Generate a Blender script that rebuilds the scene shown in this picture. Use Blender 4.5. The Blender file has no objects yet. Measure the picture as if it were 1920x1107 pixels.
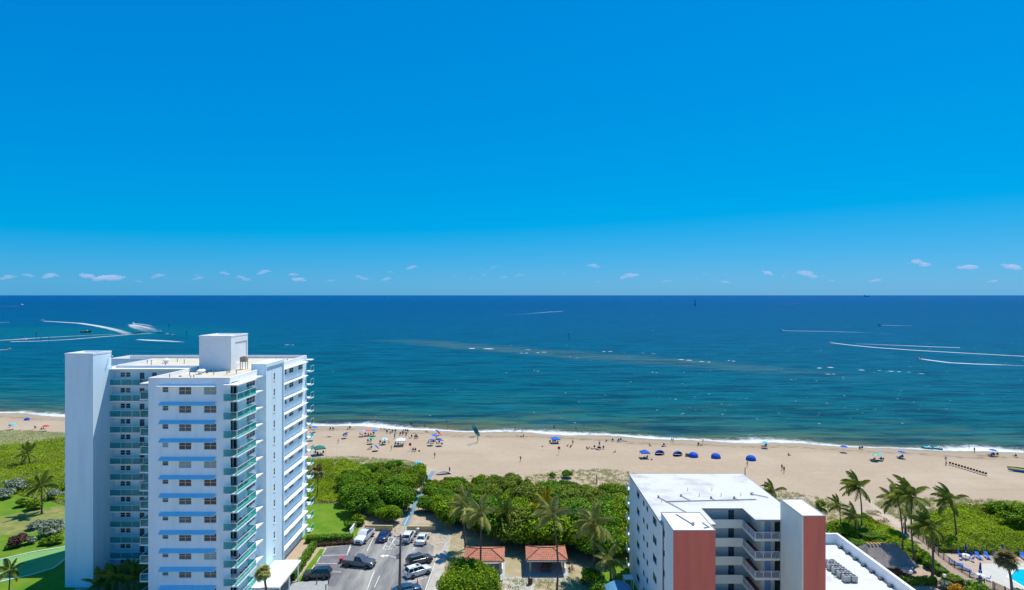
import bpy, bmesh, math, random
import numpy as np
from mathutils import Vector, Matrix, Euler

# ------------------------------------------------------------------ camera, sky, sun, exposure
scene = bpy.context.scene
COL = scene.collection
H_CAM, FPX, CX, CY = 49.0, 1110.0, 960.0, 553.5      # drone height (m), focal length in photo pixels, centre
cam_data = bpy.data.cameras.new("camera")
cam = bpy.data.objects.new("camera", cam_data)
COL.objects.link(cam)
cam.location = (0, 0, H_CAM)
cam.rotation_euler = (math.radians(90), 0, 0)
cam_data.sensor_width = 36.0
cam_data.lens = 36.0 * FPX / 1920.0
cam_data.clip_start = 1.0
cam_data.clip_end = 200000.0
scene.camera = cam

SUN_VEC = Vector((0.30, 0.36, 1.0)).normalized()      # towards the sun: ahead of the camera and to its right, high
SUN_EL = math.asin(SUN_VEC.z)
SUN_AZ = math.atan2(SUN_VEC.x, SUN_VEC.y)
world = bpy.data.worlds.new("World")
scene.world = world
world.use_nodes = True
wn, wl = world.node_tree.nodes, world.node_tree.links
wn.clear()
w_out = wn.new("ShaderNodeOutputWorld")
w_bg = wn.new("ShaderNodeBackground")
w_sky = wn.new("ShaderNodeTexSky")
w_sky.sky_type = 'NISHITA'
w_sky.sun_disc = False
w_sky.sun_elevation = SUN_EL
w_sky.sun_rotation = SUN_AZ
w_sky.altitude = 50
w_sky.air_density = 1.0
w_sky.dust_density = 0.25
w_sky.ozone_density = 8.0
SKY_STRENGTH = 0.10
w_bg.inputs['Strength'].default_value = SKY_STRENGTH
w_sep = wn.new("ShaderNodeSeparateColor")
w_com = wn.new("ShaderNodeCombineColor")
wl.new(w_sky.outputs[0], w_sep.inputs[0])
def _wmath(op, a, b):
    k = wn.new("ShaderNodeMath"); k.operation = op
    wl.new(a, k.inputs[0]); k.inputs[1].default_value = b
    return k.outputs[0]
# one colour grade for the whole sky: the photograph's deep saturated blue (red held back, soft power on green and blue)
EXPO = 0.55
_k = 10.0 / 2 ** EXPO
_r = _wmath('MULTIPLY', _wmath('MAXIMUM', _wmath('SUBTRACT', _wmath('MULTIPLY', w_sep.outputs[0], 0.1), 0.30), 0.0), 0.50 * _k)
def _wmax(a, b):
    k = wn.new("ShaderNodeMath"); k.operation = 'MAXIMUM'
    wl.new(a, k.inputs[0]); wl.new(b, k.inputs[1])
    return k.outputs[0]
_g = _wmath('MULTIPLY', w_sep.outputs[1], 0.1)
_b = _wmath('MULTIPLY', w_sep.outputs[2], 0.1)
_g = _wmath('MULTIPLY', _wmax(_wmath('MULTIPLY', _wmath('POWER', _g, 0.623), 0.60), _wmath('MULTIPLY', _g, 0.64)), _k)
_b = _wmath('MULTIPLY', _wmax(_wmath('MULTIPLY', _wmath('POWER', _b, 0.374), 0.92), _wmath('MULTIPLY', _b, 1.03)), _k)
for _i, _q in enumerate((_r, _g, _b)):
    wl.new(_q, w_com.inputs[_i])
wl.new(w_com.outputs[0], w_bg.inputs['Color'])
wl.new(w_bg.outputs[0], w_out.inputs['Surface'])

sun_data = bpy.data.lights.new("sun", 'SUN')
sun_data.energy = 3.4
sun_data.angle = math.radians(0.53)
sun_data.color = (1.0, 0.955, 0.88)
sun = bpy.data.objects.new("sun", sun_data)
COL.objects.link(sun)
sun.rotation_euler = (-SUN_VEC).to_track_quat('-Z', 'Y').to_euler()
sun.location = (60, 80, 200)

scene.view_settings.view_transform = 'Standard'
scene.view_settings.look = 'None'
scene.view_settings.gamma = 1.0
scene.view_settings.use_curve_mapping = False
scene.view_settings.exposure = EXPO
scene.render.engine = 'CYCLES'
scene.cycles.max_bounces = 8
scene.cycles.diffuse_bounces = 4
scene.cycles.glossy_bounces = 2
scene.cycles.transparent_max_bounces = 12
scene.cycles.volume_bounces = 6
scene.cycles.sample_clamp_indirect = 4.0
scene.cycles.sample_clamp_direct = 12.0
scene.cycles.use_denoising = True
scene.cycles.denoiser = 'OPENIMAGEDENOISE'
scene.cycles.caustics_reflective = False
scene.cycles.caustics_refractive = False

# ------------------------------------------------------------------ helpers
RNG = random.Random(7)

def G(x, y, z=0.0):
    """the point of the level z that the photograph shows at pixel x, y"""
    s = (y - CY) / (H_CAM - z)
    return Vector(((x - CX) / s, FPX / s, z))

def PX(x, Y):
    return (x - CX) * Y / FPX

def PZ(y, Y):
    return H_CAM - (y - CY) * Y / FPX

MATS = {}

def M(name, col, col2=None, rough=0.6, scale=1.0, detail=4.0, amount=1.0, bump=0.0, bscale=8.0, spec=0.4,
      metal=0.0, coat=0.0, coords='POS', stretch=None, tint=None, lo=0.35, hi=0.65, bdist=0.05):
    if name in MATS:
        return MATS[name]
    m = bpy.data.materials.new(name)
    m.use_nodes = True
    nt = m.node_tree
    n, l = nt.nodes, nt.links
    b = n["Principled BSDF"]
    b.inputs['Base Color'].default_value = (*col, 1)
    b.inputs['Roughness'].default_value = rough
    b.inputs['Specular IOR Level'].default_value = spec
    b.inputs['Metallic'].default_value = metal
    b.inputs['Coat Weight'].default_value = coat
    b.inputs['Coat Roughness'].default_value = 0.08
    vec = None
    if col2 is not None or bump:
        if coords == 'POS':
            vec = n.new("ShaderNodeNewGeometry").outputs['Position']
        else:
            vec = n.new("ShaderNodeTexCoord").outputs['Object']
        if stretch:
            mp = n.new("ShaderNodeMapping")
            mp.inputs['Scale'].default_value = stretch
            l.new(vec, mp.inputs['Vector'])
            vec = mp.outputs[0]
    last = None
    if col2 is not None:
        nz = n.new("ShaderNodeTexNoise")
        nz.inputs['Scale'].default_value = scale
        nz.inputs['Detail'].default_value = detail
        nz.inputs['Roughness'].default_value = 0.6
        l.new(vec, nz.inputs['Vector'])
        mr = n.new("ShaderNodeMapRange")
        mr.inputs['From Min'].default_value = lo
        mr.inputs['From Max'].default_value = hi
        mr.inputs['To Max'].default_value = amount
        l.new(nz.outputs['Fac'], mr.inputs['Value'])
        mx = n.new("ShaderNodeMix"); mx.data_type = 'RGBA'
        mx.inputs[6].default_value = (*col, 1)
        mx.inputs[7].default_value = (*col2, 1)
        l.new(mr.outputs[0], mx.inputs[0])
        last = mx.outputs[2]
    if tint:
        at = n.new("ShaderNodeAttribute")
        at.attribute_name = "tint"
        mx = n.new("ShaderNodeMix"); mx.data_type = 'RGBA'
        if last is None:
            mx.inputs[6].default_value = (*col, 1)
        else:
            l.new(last, mx.inputs[6])
        mx.inputs[7].default_value = (*tint, 1)
        l.new(at.outputs['Fac'], mx.inputs[0])
        last = mx.outputs[2]
    if last is not None:
        l.new(last, b.inputs['Base Color'])
    if bump:
        nb = n.new("ShaderNodeTexNoise")
        nb.inputs['Scale'].default_value = bscale
        nb.inputs['Detail'].default_value = 5
        l.new(vec, nb.inputs['Vector'])
        bp = n.new("ShaderNodeBump")
        bp.inputs['Strength'].default_value = bump
        bp.inputs['Distance'].default_value = bdist
        l.new(nb.outputs['Fac'], bp.inputs['Height'])
        l.new(bp.outputs[0], b.inputs['Normal'])
    MATS[name] = m
    return m

def leaf_mat(name, col, tint, trans=0.25, rough=0.5, col2=None, scale=0.15):
    m = M(name, col, col2, rough=rough, tint=tint, spec=0.12, scale=scale, detail=2)
    n, l = m.node_tree.nodes, m.node_tree.links
    b = n["Principled BSDF"]
    if trans:
        t = n.new("ShaderNodeBsdfTranslucent")
        src = b.inputs['Base Color'].links[0].from_socket
        l.new(src, t.inputs['Color'])
        mx = n.new("ShaderNodeMixShader")
        mx.inputs[0].default_value = trans
        l.new(b.outputs[0], mx.inputs[1]); l.new(t.outputs[0], mx.inputs[2])
        l.new(mx.outputs[0], n["Material Output"].inputs['Surface'])
    return m

class MB:
    """collects shapes that become ONE mesh object"""
    def __init__(self):
        self.v, self.f = [], []
    def add(self, vs, fs):
        o = len(self.v)
        self.v.extend([tuple(p) for p in vs])
        self.f.extend([tuple(i + o for i in q) for q in fs])
        return self
    def box(self, x0, x1, y0, y1, z0, z1):
        vs = [(x0, y0, z0), (x1, y0, z0), (x1, y1, z0), (x0, y1, z0), (x0, y0, z1), (x1, y0, z1), (x1, y1, z1), (x0, y1, z1)]
        return self.add(vs, [(0, 3, 2, 1), (4, 5, 6, 7), (0, 1, 5, 4), (1, 2, 6, 5), (2, 3, 7, 6), (3, 0, 4, 7)])
    def bevbox(self, x0, x1, y0, y1, z0, z1, b):
        b = min(b, (x1 - x0) * .45, (y1 - y0) * .45, (z1 - z0) * .45)
        rings = []
        for z, i in ((z0, b), (z0 + b, 0), (z1 - b, 0), (z1, b)):
            rings.append([(x0 + i + b * (i == 0), y0 + i, z), (x1 - i - b * (i == 0), y0 + i, z), (x1 - i, y0 + i + b * (i == 0), z), (x1 - i, y1 - i - b * (i == 0), z),
                          (x1 - i - b * (i == 0), y1 - i, z), (x0 + i + b * (i == 0), y1 - i, z), (x0 + i, y1 - i - b * (i == 0), z), (x0 + i, y0 + i + b * (i == 0), z)])
        return self.loft(rings)
    def quad(self, a, b, c, d):
        return self.add([a, b, c, d], [(0, 1, 2, 3)])
    def loft(self, rings, cap=True, closed=True):
        o, n = len(self.v), len(rings[0])
        for r in rings:
            self.v.extend([tuple(p) for p in r])
        for i in range(len(rings) - 1):
            for j in range(n if closed else n - 1):
                k = (j + 1) % n
                self.f.append((o + i * n + j, o + i * n + k, o + (i + 1) * n + k, o + (i + 1) * n + j))
        if cap:
            self.f.append(tuple(o + j for j in reversed(range(n))))
            self.f.append(tuple(o + (len(rings) - 1) * n + j for j in range(n)))
        return self
    def tube(self, pts, radii, n=6, cap=True):
        pts = [Vector(p) for p in pts]
        if not hasattr(radii, '__len__'):
            radii = [radii] * len(pts)
        rings = []
        for i, p in enumerate(pts):
            d = (pts[min(i + 1, len(pts) - 1)] - pts[max(i - 1, 0)]).normalized()
            u = d.cross(Vector((0, 0, 1)))
            u = Vector((1, 0, 0)) if u.length < 1e-3 else u.normalized()
            w = u.cross(d).normalized()
            rings.append([p + (u * math.cos(a) + w * math.sin(a)) * radii[i] for a in [2 * math.pi * k / n for k in range(n)]])
        return self.loft(rings, cap)
    def lathe(self, prof, n=12, c=(0, 0, 0), cap=True):
        return self.loft([[(c[0] + r * math.cos(2 * math.pi * k / n), c[1] + r * math.sin(2 * math.pi * k / n), c[2] + z) for k in range(n)] for r, z in prof], cap)
    def prism(self, poly, z0, z1):
        """extrude a plan outline given as (x, y) from z0 to z1"""
        return self.loft([[(x, y, z0) for x, y in poly], [(x, y, z1) for x, y in poly]])
    def mesh(self, name, smooth=None):
        me = bpy.data.meshes.new(name)
        me.from_pydata(self.v, [], self.f)
        fix_normals(me)
        if smooth is not None:
            me.shade_smooth()
            me.set_sharp_from_angle(angle=math.radians(smooth))
        return me
    def build(self, name, mat, parent=None, loc=None, rotz=0.0, smooth=None):
        return link(name, self.mesh(name, smooth), mat, parent, loc, rotz)

def fix_normals(me):
    bm = bmesh.new()
    bm.from_mesh(me)
    bmesh.ops.recalc_face_normals(bm, faces=bm.faces)
    bm.to_mesh(me)
    bm.free()

def link(name, me, mat=None, parent=None, loc=None, rotz=0.0):
    if mat is not None and len(me.materials) == 0:
        me.materials.append(mat)
    o = bpy.data.objects.new(name, me)
    COL.objects.link(o)
    if mat is not None and me.materials[0] is not mat:
        o.material_slots[0].link = 'OBJECT'
        o.material_slots[0].material = mat
    if parent is not None:
        o.parent = parent
    if loc is not None:
        o.location = loc
    if rotz:
        o.rotation_euler = (0, 0, rotz)
    return o

def tag(o, label, cat, group=None, kind=None):
    o["label"] = label
    if cat:
        o["category"] = cat
    if group:
        o["group"] = group
    if kind:
        o["kind"] = kind
    return o

def thing(name, label, cat, loc=(0, 0, 0), rotz=0.0, group=None, scale=None):
    o = bpy.data.objects.new(name, None)
    o.empty_display_size = 0.3
    COL.objects.link(o)
    o.location = loc
    o.rotation_euler = (0, 0, rotz)
    if scale is not None:
        o.scale = (scale, scale, scale)
    return tag(o, label, cat, group)

def structure(o, label, kind='structure'):
    o["kind"] = kind
    o["label"] = label
    return o

def sheet(name, pix, z, mat, label, world_pts=False):
    """a flat sheet of ground, outlined by ground points"""
    pts = [Vector(p) for p in pix] if world_pts else [G(x, y) for x, y in pix]
    me = bpy.data.meshes.new(name)
    bm = bmesh.new()
    vs = [bm.verts.new((p.x, p.y, z)) for p in pts]
    f = bm.faces.new(vs)
    if f.normal.z < 0 or f.calc_area() == 0:
        f.normal_update()
        if f.normal.z < 0:
            f.normal_flip()
    bmesh.ops.triangulate(bm, faces=bm.faces)
    bm.to_mesh(me); bm.free()
    o = link(name, me, mat)
    return structure(o, label)

def in_poly(pts, poly):
    """numpy point-in-polygon, pts n x 2"""
    x, y = pts[:, 0], pts[:, 1]
    inside = np.zeros(len(pts), bool)
    n = len(poly)
    for i in range(n):
        x0, y0 = poly[i]; x1, y1 = poly[(i + 1) % n]
        c = ((y0 > y) != (y1 > y)) & (x < (x1 - x0) * (y - y0) / ((y1 - y0) if y1 != y0 else 1e-9) + x0)
        inside ^= c
    return inside

def sample_poly(pix, n, rng, world_pts=False):
    poly = [(p[0], p[1]) for p in pix] if world_pts else [(G(x, y).x, G(x, y).y) for x, y in pix]
    a = np.array(poly)
    lo, hi = a.min(0), a.max(0)
    out = np.zeros((0, 2))
    while len(out) < n:
        p = rng.random((n * 2, 2)) * (hi - lo) + lo
        out = np.concatenate([out, p[in_poly(p, poly)]])
    return out[:n]

def vnoise(x, y, seed=0):
    """smooth value noise for numpy arrays, 0..1"""
    r = np.random.default_rng(seed).random((64, 64))
    xi, yi = np.floor(x).astype(int), np.floor(y).astype(int)
    fx, fy = x - xi, y - yi
    fx, fy = fx * fx * (3 - 2 * fx), fy * fy * (3 - 2 * fy)
    a, b = r[xi % 64, yi % 64], r[(xi + 1) % 64, yi % 64]
    c, d = r[xi % 64, (yi + 1) % 64], r[(xi + 1) % 64, (yi + 1) % 64]
    return (a * (1 - fx) + b * fx) * (1 - fy) + (c * (1 - fx) + d * fx) * fy

def quads_mesh(name, V, tint=None, tri=False):
    """V: n x k x 3 loose faces with k corners"""
    n, k = V.shape[0], V.shape[1]
    me = bpy.data.meshes.new(name)
    me.vertices.add(n * k)
    me.vertices.foreach_set("co", V.reshape(-1).astype(np.float32))
    me.loops.add(n * k)
    me.loops.foreach_set("vertex_index", np.arange(n * k, dtype=np.int32))
    me.polygons.add(n)
    me.polygons.foreach_set("loop_start", np.arange(0, n * k, k, dtype=np.int32))
    me.polygons.foreach_set("loop_total", np.full(n, k, dtype=np.int32))
    if tint is not None:
        at = me.attributes.new("tint", 'FLOAT', 'POINT')
        at.data.foreach_set("value", np.repeat(tint, k).astype(np.float32))
    me.update(calc_edges=True)
    me.validate()
    return me

def leaf_quads(P, N, size, rng, aspect=1.0, jitter=0.6):
    """leaf-shaped quads at points P facing roughly N"""
    n = len(P)
    nn = N + rng.normal(0, jitter, (n, 3))
    nn /= np.linalg.norm(nn, axis=1, keepdims=True) + 1e-9
    a = rng.normal(0, 1, (n, 3))
    u = np.cross(nn, a); u /= np.linalg.norm(u, axis=1, keepdims=True) + 1e-9
    w = np.cross(nn, u)
    sz = (size * (0.6 + 0.8 * rng.random(n)))[:, None]
    u, w = u * sz * 0.5 * aspect, w * sz * 0.5
    return np.stack([P - u, P - w * 0.8, P + u, P + w * 0.8], axis=1)

# ------------------------------------------------------------------ shoreline, sea, sand
SHORE_PIX = [(0, 775), (122, 780), (400, 789), (585, 796), (760, 803), (960, 810), (1190, 820), (1440, 829), (1690, 840), (1920, 849)]
SEA_Z = -0.5
_sp = [G(x, y, SEA_Z) for x, y in SHORE_PIX]
_sx = np.array([p.x for p in _sp]); _sy = np.array([p.y for p in _sp])
_slope_l = (_sy[1] - _sy[0]) / (_sx[1] - _sx[0]); _slope_r = (_sy[-1] - _sy[-2]) / (_sx[-1] - _sx[-2])

def shore_y(X):
    X = np.asarray(X, float)
    y = np.interp(X, _sx, _sy)
    y = np.where(X < _sx[0], _sy[0] + (X - _sx[0]) * -0.16, y)
    y = np.where(X > _sx[-1], _sy[-1] + (X - _sx[-1]) * -0.16, y)
    return y + 1.1 * np.sin(X * 0.085) + 0.7 * np.sin(X * 0.21 + 1.0)

def grid_mesh(name, X, Y, Z, attrs):
    """rows x cols arrays to one sheet"""
    r, c = X.shape
    me = bpy.data.meshes.new(name)
    v = np.stack([X, Y, Z], -1).reshape(-1, 3)
    idx = np.arange(r * c).reshape(r, c)
    f = np.stack([idx[:-1, :-1], idx[:-1, 1:], idx[1:, 1:], idx[1:, :-1]], -1).reshape(-1, 4)
    me.from_pydata(v.tolist(), [], f.tolist())
    for k, a in attrs.items():
        at = me.attributes.new(k, 'FLOAT', 'POINT')
        at.data.foreach_set("value", a.reshape(-1).astype(np.float32))
    me.shade_smooth()
    return me

def node_tools(m):
    n, l = m.node_tree.nodes, m.node_tree.links
    def attr(name):
        a = n.new("ShaderNodeAttribute"); a.attribute_name = name
        return a.outputs['Fac']
    def math_(op, a, b=None, c=None):
        k = n.new("ShaderNodeMath"); k.operation = op
        for i, q in enumerate((a, b, c)):
            if q is None:
                continue
            if isinstance(q, (int, float)):
                k.inputs[i].default_value = q
            else:
                l.new(q, k.inputs[i])
        return k.outputs[0]
    def noise(scale, detail=3, stretch=None, rot=0.0, rough=0.55, vec=None):
        if vec is None:
            vec = n.new("ShaderNodeNewGeometry").outputs['Position']
        if stretch or rot:
            mp = n.new("ShaderNodeMapping")
            mp.inputs['Rotation'].default_value = (0, 0, rot)
            mp.inputs['Scale'].default_value = stretch or (1, 1, 1)
            l.new(vec, mp.inputs[0]); vec = mp.outputs[0]
        k = n.new("ShaderNodeTexNoise")
        k.inputs['Scale'].default_value = scale
        k.inputs['Detail'].default_value = detail
        k.inputs['Roughness'].default_value = rough
        l.new(vec, k.inputs['Vector'])
        return k.outputs['Fac']
    def rng(v, a, b, c=0.0, d=1.0, smooth=False):
        k = n.new("ShaderNodeMapRange")
        if smooth:
            k.interpolation_type = 'SMOOTHSTEP'
        for i, q in enumerate((v, a, b, c, d)):
            if isinstance(q, (int, float)):
                k.inputs[i].default_value = q
            else:
                l.new(q, k.inputs[i])
        return k.outputs[0]
    def mix(f, a, b):
        k = n.new("ShaderNodeMix"); k.data_type = 'RGBA'
        for s, q in ((0, f), (6, a), (7, b)):
            if isinstance(q, tuple):
                k.inputs[s].default_value = (*q, 1)
            elif isinstance(q, (int, float)):
                k.inputs[s].default_value = q
            else:
                l.new(q, k.inputs[s])
        return k.outputs[2]
    def ramp(v, stops):
        k = n.new("ShaderNodeValToRGB")
        e = k.color_ramp.elements
        while len(e) < len(stops):
            e.new(0.5)
        for el, (p, c) in zip(e, stops):
            el.position = p; el.color = (*c, 1)
        l.new(v, k.inputs[0])
        return k.outputs[0]
    return n, l, attr, math_, noise, rng, mix, ramp

# sand
sand = M("beach_sand", (0.50, 0.42, 0.31), rough=0.95, spec=0.15)
n, l, attr, math_, noise, rng_, mix, ramp = node_tools(sand)
_v = attr("shore")
_c = mix(rng_(noise(0.06, 4), 0.4, 0.62), (0.455, 0.350, 0.240), (0.495, 0.375, 0.248))
_c = mix(rng_(noise(0.5, 6, rough=0.7), 0.35, 0.7, 0, 0.6), _c, (0.395, 0.30, 0.20))
_c = mix(rng_(noise(1.6, 3, stretch=(0.35, 1.6, 1), rot=0.16), 0.60, 0.72, 0, 0.45), _c, (0.32, 0.255, 0.175))
_c = mix(rng_(noise(0.22, 6, stretch=(0.12, 1.3, 1), rot=0.17, rough=0.7), 0.52, 0.68, 0, 0.4), _c, (0.36, 0.28, 0.19))
_c = mix(rng_(noise(0.035, 5), 0.5, 0.7, 0, 0.5), _c, (0.52, 0.43, 0.32))
_wv = math_('ADD', _v, math_('MULTIPLY', math_('SUBTRACT', noise(0.12, 3), 0.5), 9.0))
_c = mix(rng_(_wv, -16, -5, 0, 0.75, True), _c, (0.36, 0.285, 0.19))
_wr = math_('MULTIPLY', rng_(math_('ABSOLUTE', math_('ADD', _wv, 8.5)), 0.0, 2.6, 1.0, 0.0), rng_(noise(0.7, 5, stretch=(0.5, 1.8, 1)), 0.45, 0.6))
_c = mix(math_('MULTIPLY', _wr, 0.75), _c, (0.15, 0.09, 0.035))
_c = mix(rng_(_v, -4.5, -1, 0, 0.8, True), _c, (0.29, 0.245, 0.165))
_b = n["Principled BSDF"]
l.new(_c, _b.inputs['Base Color'])
_bp = n.new("ShaderNodeBump"); _bp.inputs['Strength'].default_value = 0.7; _bp.inputs['Distance'].default_value = 0.35
l.new(noise(1.3, 6, rough=0.65), _bp.inputs['Height']); l.new(_bp.outputs[0], _b.inputs['Normal'])

xs = np.concatenate([np.linspace(-900, -300, 13), np.linspace(-290, 290, 233), np.linspace(300, 900, 13)])
vs = np.array([-420, -330, -250, -190, -150, -120, -100, -80, -65, -50, -40, -32, -25, -19, -14, -10, -7, -4.5, -2.5, -1, 0, 2, 5, 10, 20, 40, 70])
zv = np.interp(vs, [-30, -19, -10, -4, 0, 10, 40, 70], [0, -0.02, -0.15, -0.32, -0.5, -0.95, -2.5, -4])
XX, VV = np.meshgrid(xs, vs)
YY = shore_y(XX) + VV
ZZ = np.repeat(zv[:, None], len(xs), 1)
structure(link("beach", grid_mesh("beach", XX, YY, ZZ, {"shore": VV}), sand), "pale tan sand beach sloping into the sea")

# sea
sea = M("sea_water", (0, 0.05, 0.13), rough=0.3, spec=0.06)
n, l, attr, math_, noise, rng_, mix, ramp = node_tools(sea)
_lv = attr("depth_log")           # log10(metres from the shore + 10) / 5
_lv = math_('ADD', _lv, math_('MULTIPLY', math_('SUBTRACT', noise(0.02, 3, stretch=(0.45, 1.6, 1), rot=0.16), 0.5), rng_(_lv, 0.2, 0.6, 0.10, 0.035)))
SEA_STOPS = [(0.20, (0.185, 0.150, 0.060)), (0.235, (0.105, 0.125, 0.050)), (0.285, (0.045, 0.130, 0.085)), (0.345, (0.004, 0.112, 0.110)),
             (0.42, (0.000, 0.100, 0.132)), (0.50, (0.000, 0.085, 0.142)), (0.58, (0.000, 0.062, 0.146)), (0.68, (0.000, 0.040, 0.150)), (0.85, (0.000, 0.046, 0.215))]
_c = ramp(_lv, SEA_STOPS)
_geo = n.new("ShaderNodeNewGeometry")
_sep = n.new("ShaderNodeSeparateXYZ"); l.new(_geo.outputs['Position'], _sep.inputs[0])
_px, _py = _sep.outputs[0], _sep.outputs[1]
# shallow reef running along the coast
_ra, _rb = G(690, 634), G(1760, 716)
_rd = Vector((_rb.x - _ra.x, _rb.y - _ra.y)); _rl = _rd.length; _rd /= _rl
_al = math_('ADD', math_('MULTIPLY', math_('SUBTRACT', _px, _ra.x), _rd.x), math_('MULTIPLY', math_('SUBTRACT', _py, _ra.y), _rd.y))
_ac = math_('ADD', math_('MULTIPLY', math_('SUBTRACT', _px, _ra.x), -_rd.y), math_('MULTIPLY', math_('SUBTRACT', _py, _ra.y), _rd.x))
_ac = math_('ADD', _ac, math_('MULTIPLY', math_('SUBTRACT', noise(0.012, 3), 0.5), 55))
_reef = math_('MULTIPLY', rng_(math_('ABSOLUTE', _ac), 4, 40, 1, 0, True), math_('MULTIPLY', rng_(_al, 0, 120, 0, 1, True), rng_(_al, _rl - 170, _rl, 1, 0, True)))
_reef = math_('MULTIPLY', _reef, rng_(noise(0.05, 5, stretch=(0.4, 1.4, 1)), 0.25, 0.65, 0.25, 1.0))
_c = mix(_reef, _c, (0.070, 0.130, 0.110))
# turquoise shallows of the inlet
_ip = G(110, 621)
_e = math_('SQRT', math_('ADD', math_('POWER', math_('DIVIDE', math_('SUBTRACT', _px, _ip.x), 330.0), 2.0), math_('POWER', math_('DIVIDE', math_('SUBTRACT', _py, _ip.y), 170.0), 2.0)))
_e = math_('ADD', _e, math_('MULTIPLY', math_('SUBTRACT', noise(0.008, 4), 0.5), 0.9))
_c = mix(rng_(_e, 0.25, 1.15, 0.85, 0, True), _c, (0.001, 0.115, 0.135))
# broad darker and lighter water, then wave shading painted as fine dark streaks
_c = mix(rng_(noise(0.006, 4, stretch=(0.25, 1.3, 1), rot=0.2), 0.45, 0.75, 0, 0.2), _c, (0.0, 0.04, 0.075))
_st = noise(0.30, 4, stretch=(0.2, 1.0, 1), rot=0.15, rough=0.6)
_c = mix(math_('MULTIPLY', rng_(_st, 0.46, 0.66, 0, 0.75), rng_(_lv, 0.42, 0.6, 1, 0.5)), _c, (0.0, 0.03, 0.05))
# wave shading painted as dark and pale streaks, olive streaks close to the beach
_st = noise(0.085, 5, stretch=(0.22, 1.0, 1), rot=0.13, rough=0.62)
_c = mix(math_('MULTIPLY', rng_(_st, 0.48, 0.62, 0, 0.85), rng_(_lv, 0.40, 0.62, 1, 0.45)), _c, (0.0, 0.028, 0.046))
_st = noise(0.13, 5, stretch=(0.2, 1.0, 1), rot=0.1, rough=0.62)
_c = mix(math_('MULTIPLY', rng_(_st, 0.56, 0.68, 0, 0.5), rng_(_lv, 0.34, 0.6, 1, 0.4)), _c, (0.02, 0.15, 0.20))
_c = mix(math_('MULTIPLY', rng_(noise(0.10, 4, stretch=(0.3, 1.2, 1), rot=0.1), 0.56, 0.7, 0, 0.8), rng_(_lv, 0.30, 0.40, 0.7, 0)), _c, (0.10, 0.095, 0.02))
_b = n["Principled BSDF"]
l.new(_c, _b.inputs['Base Color'])
_b.inputs['IOR'].default_value = 1.33
_h = math_('ADD', math_('MULTIPLY', noise(0.10, 2, stretch=(0.35, 1.0, 1), rot=0.16), 1.6), math_('ADD', math_('MULTIPLY', noise(0.35, 3, stretch=(0.5, 1, 1), rot=0.2), 0.8), math_('MULTIPLY', noise(1.3, 4), 0.28)))
_bp = n.new("ShaderNodeBump"); _bp.inputs['Strength'].default_value = 0.85; _bp.inputs['Distance'].default_value = 1.0
l.new(_h, _bp.inputs['Height']); l.new(_bp.outputs[0], _b.inputs['Normal'])

vs = np.array([-4, -1, 1, 3, 5, 8, 12, 17, 24, 33, 45, 60, 80, 110, 150, 210, 300, 430, 620, 900, 1300, 1900, 2800, 4200, 6500, 10000, 16000, 28000, 50000, 90000.])
ts = np.linspace(-1, 1, 241)
XX = ts[None, :] * (700 + 1.6 * vs[:, None])
VV = np.repeat(vs[:, None], len(ts), 1)
YY = shore_y(np.clip(XX, -700, 700)) + VV
LV = np.log10(np.maximum(VV, 0) + 10) / 5
structure(link("sea", grid_mesh("sea", XX, YY, np.full_like(XX, SEA_Z), {"depth_log": LV}), sea), "blue and turquoise sea with small wind waves")

def foam_mat(name, strength=1.0, col=(0.78, 0.80, 0.80), fine=0.9, soft=0.15):
    """white foam: opaque in the middle of its strip, broken up towards its edges and its tail"""
    m = M(name, col, rough=0.8, spec=0.2)
    n, l, attr, math_, noise, rng_, mix, ramp = node_tools(m)
    a = attr("foam_amount")
    nz = math_('ADD', math_('MULTIPLY', noise(fine, 5, rough=0.7), 0.75), math_('MULTIPLY', noise(fine * 0.2, 3), 0.35))
    al = rng_(math_('SUBTRACT', a, nz), -soft, soft + 0.05, 0, strength, True)
    t = n.new("ShaderNodeBsdfTransparent")
    mx = n.new("ShaderNodeMixShader")
    l.new(al, mx.inputs[0]); l.new(t.outputs[0], mx.inputs[1]); l.new(n["Principled BSDF"].outputs[0], mx.inputs[2])
    l.new(mx.outputs[0], n["Material Output"].inputs['Surface'])
    return m

surf_foam = foam_mat("surf_foam", 0.85, fine=0.45, soft=0.22)
xs = np.linspace(-330, 330, 500)
vs = np.array([-3.2, -2.2, -1, 0, 1.0, 2.0, 3, 4.5, 7, 10])
den = np.interp(vs, [-3.2, -2, -.5, 1.2, 2.5, 4.5, 10], [0.05, 0.55, 0.85, 0.66, 0.50, 0.38, 0.1])
XX, VV = np.meshgrid(xs, vs)
wig = 1.6 * np.sin(xs * 0.05) + 1.2 * np.sin(xs * 0.13 + 2) + 1.5 * (vnoise(xs * 0.3, xs * 0 + 3.3, 4) - 0.5)
YY = shore_y(XX) + VV * (1 + 0.35 * np.sin(xs * 0.09)[None, :]) + wig[None, :] * 0.6
ZZ = np.where(YY - shore_y(XX) < 0, np.interp(YY - shore_y(XX), [-30, -19, -10, -4, 0], [0, -0.02, -0.15, -0.32, -0.5]), SEA_Z) + 0.03
DD = den[:, None] * (0.78 + 0.45 * vnoise(xs * 0.06, xs * 0 + 7.7, 9))[None, :]
tag(link("surf_foam", grid_mesh("surf_foam", XX, YY, ZZ, {"foam_amount": DD}), surf_foam), "white line of surf foam washing along the shore", None, kind='stuff')

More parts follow.
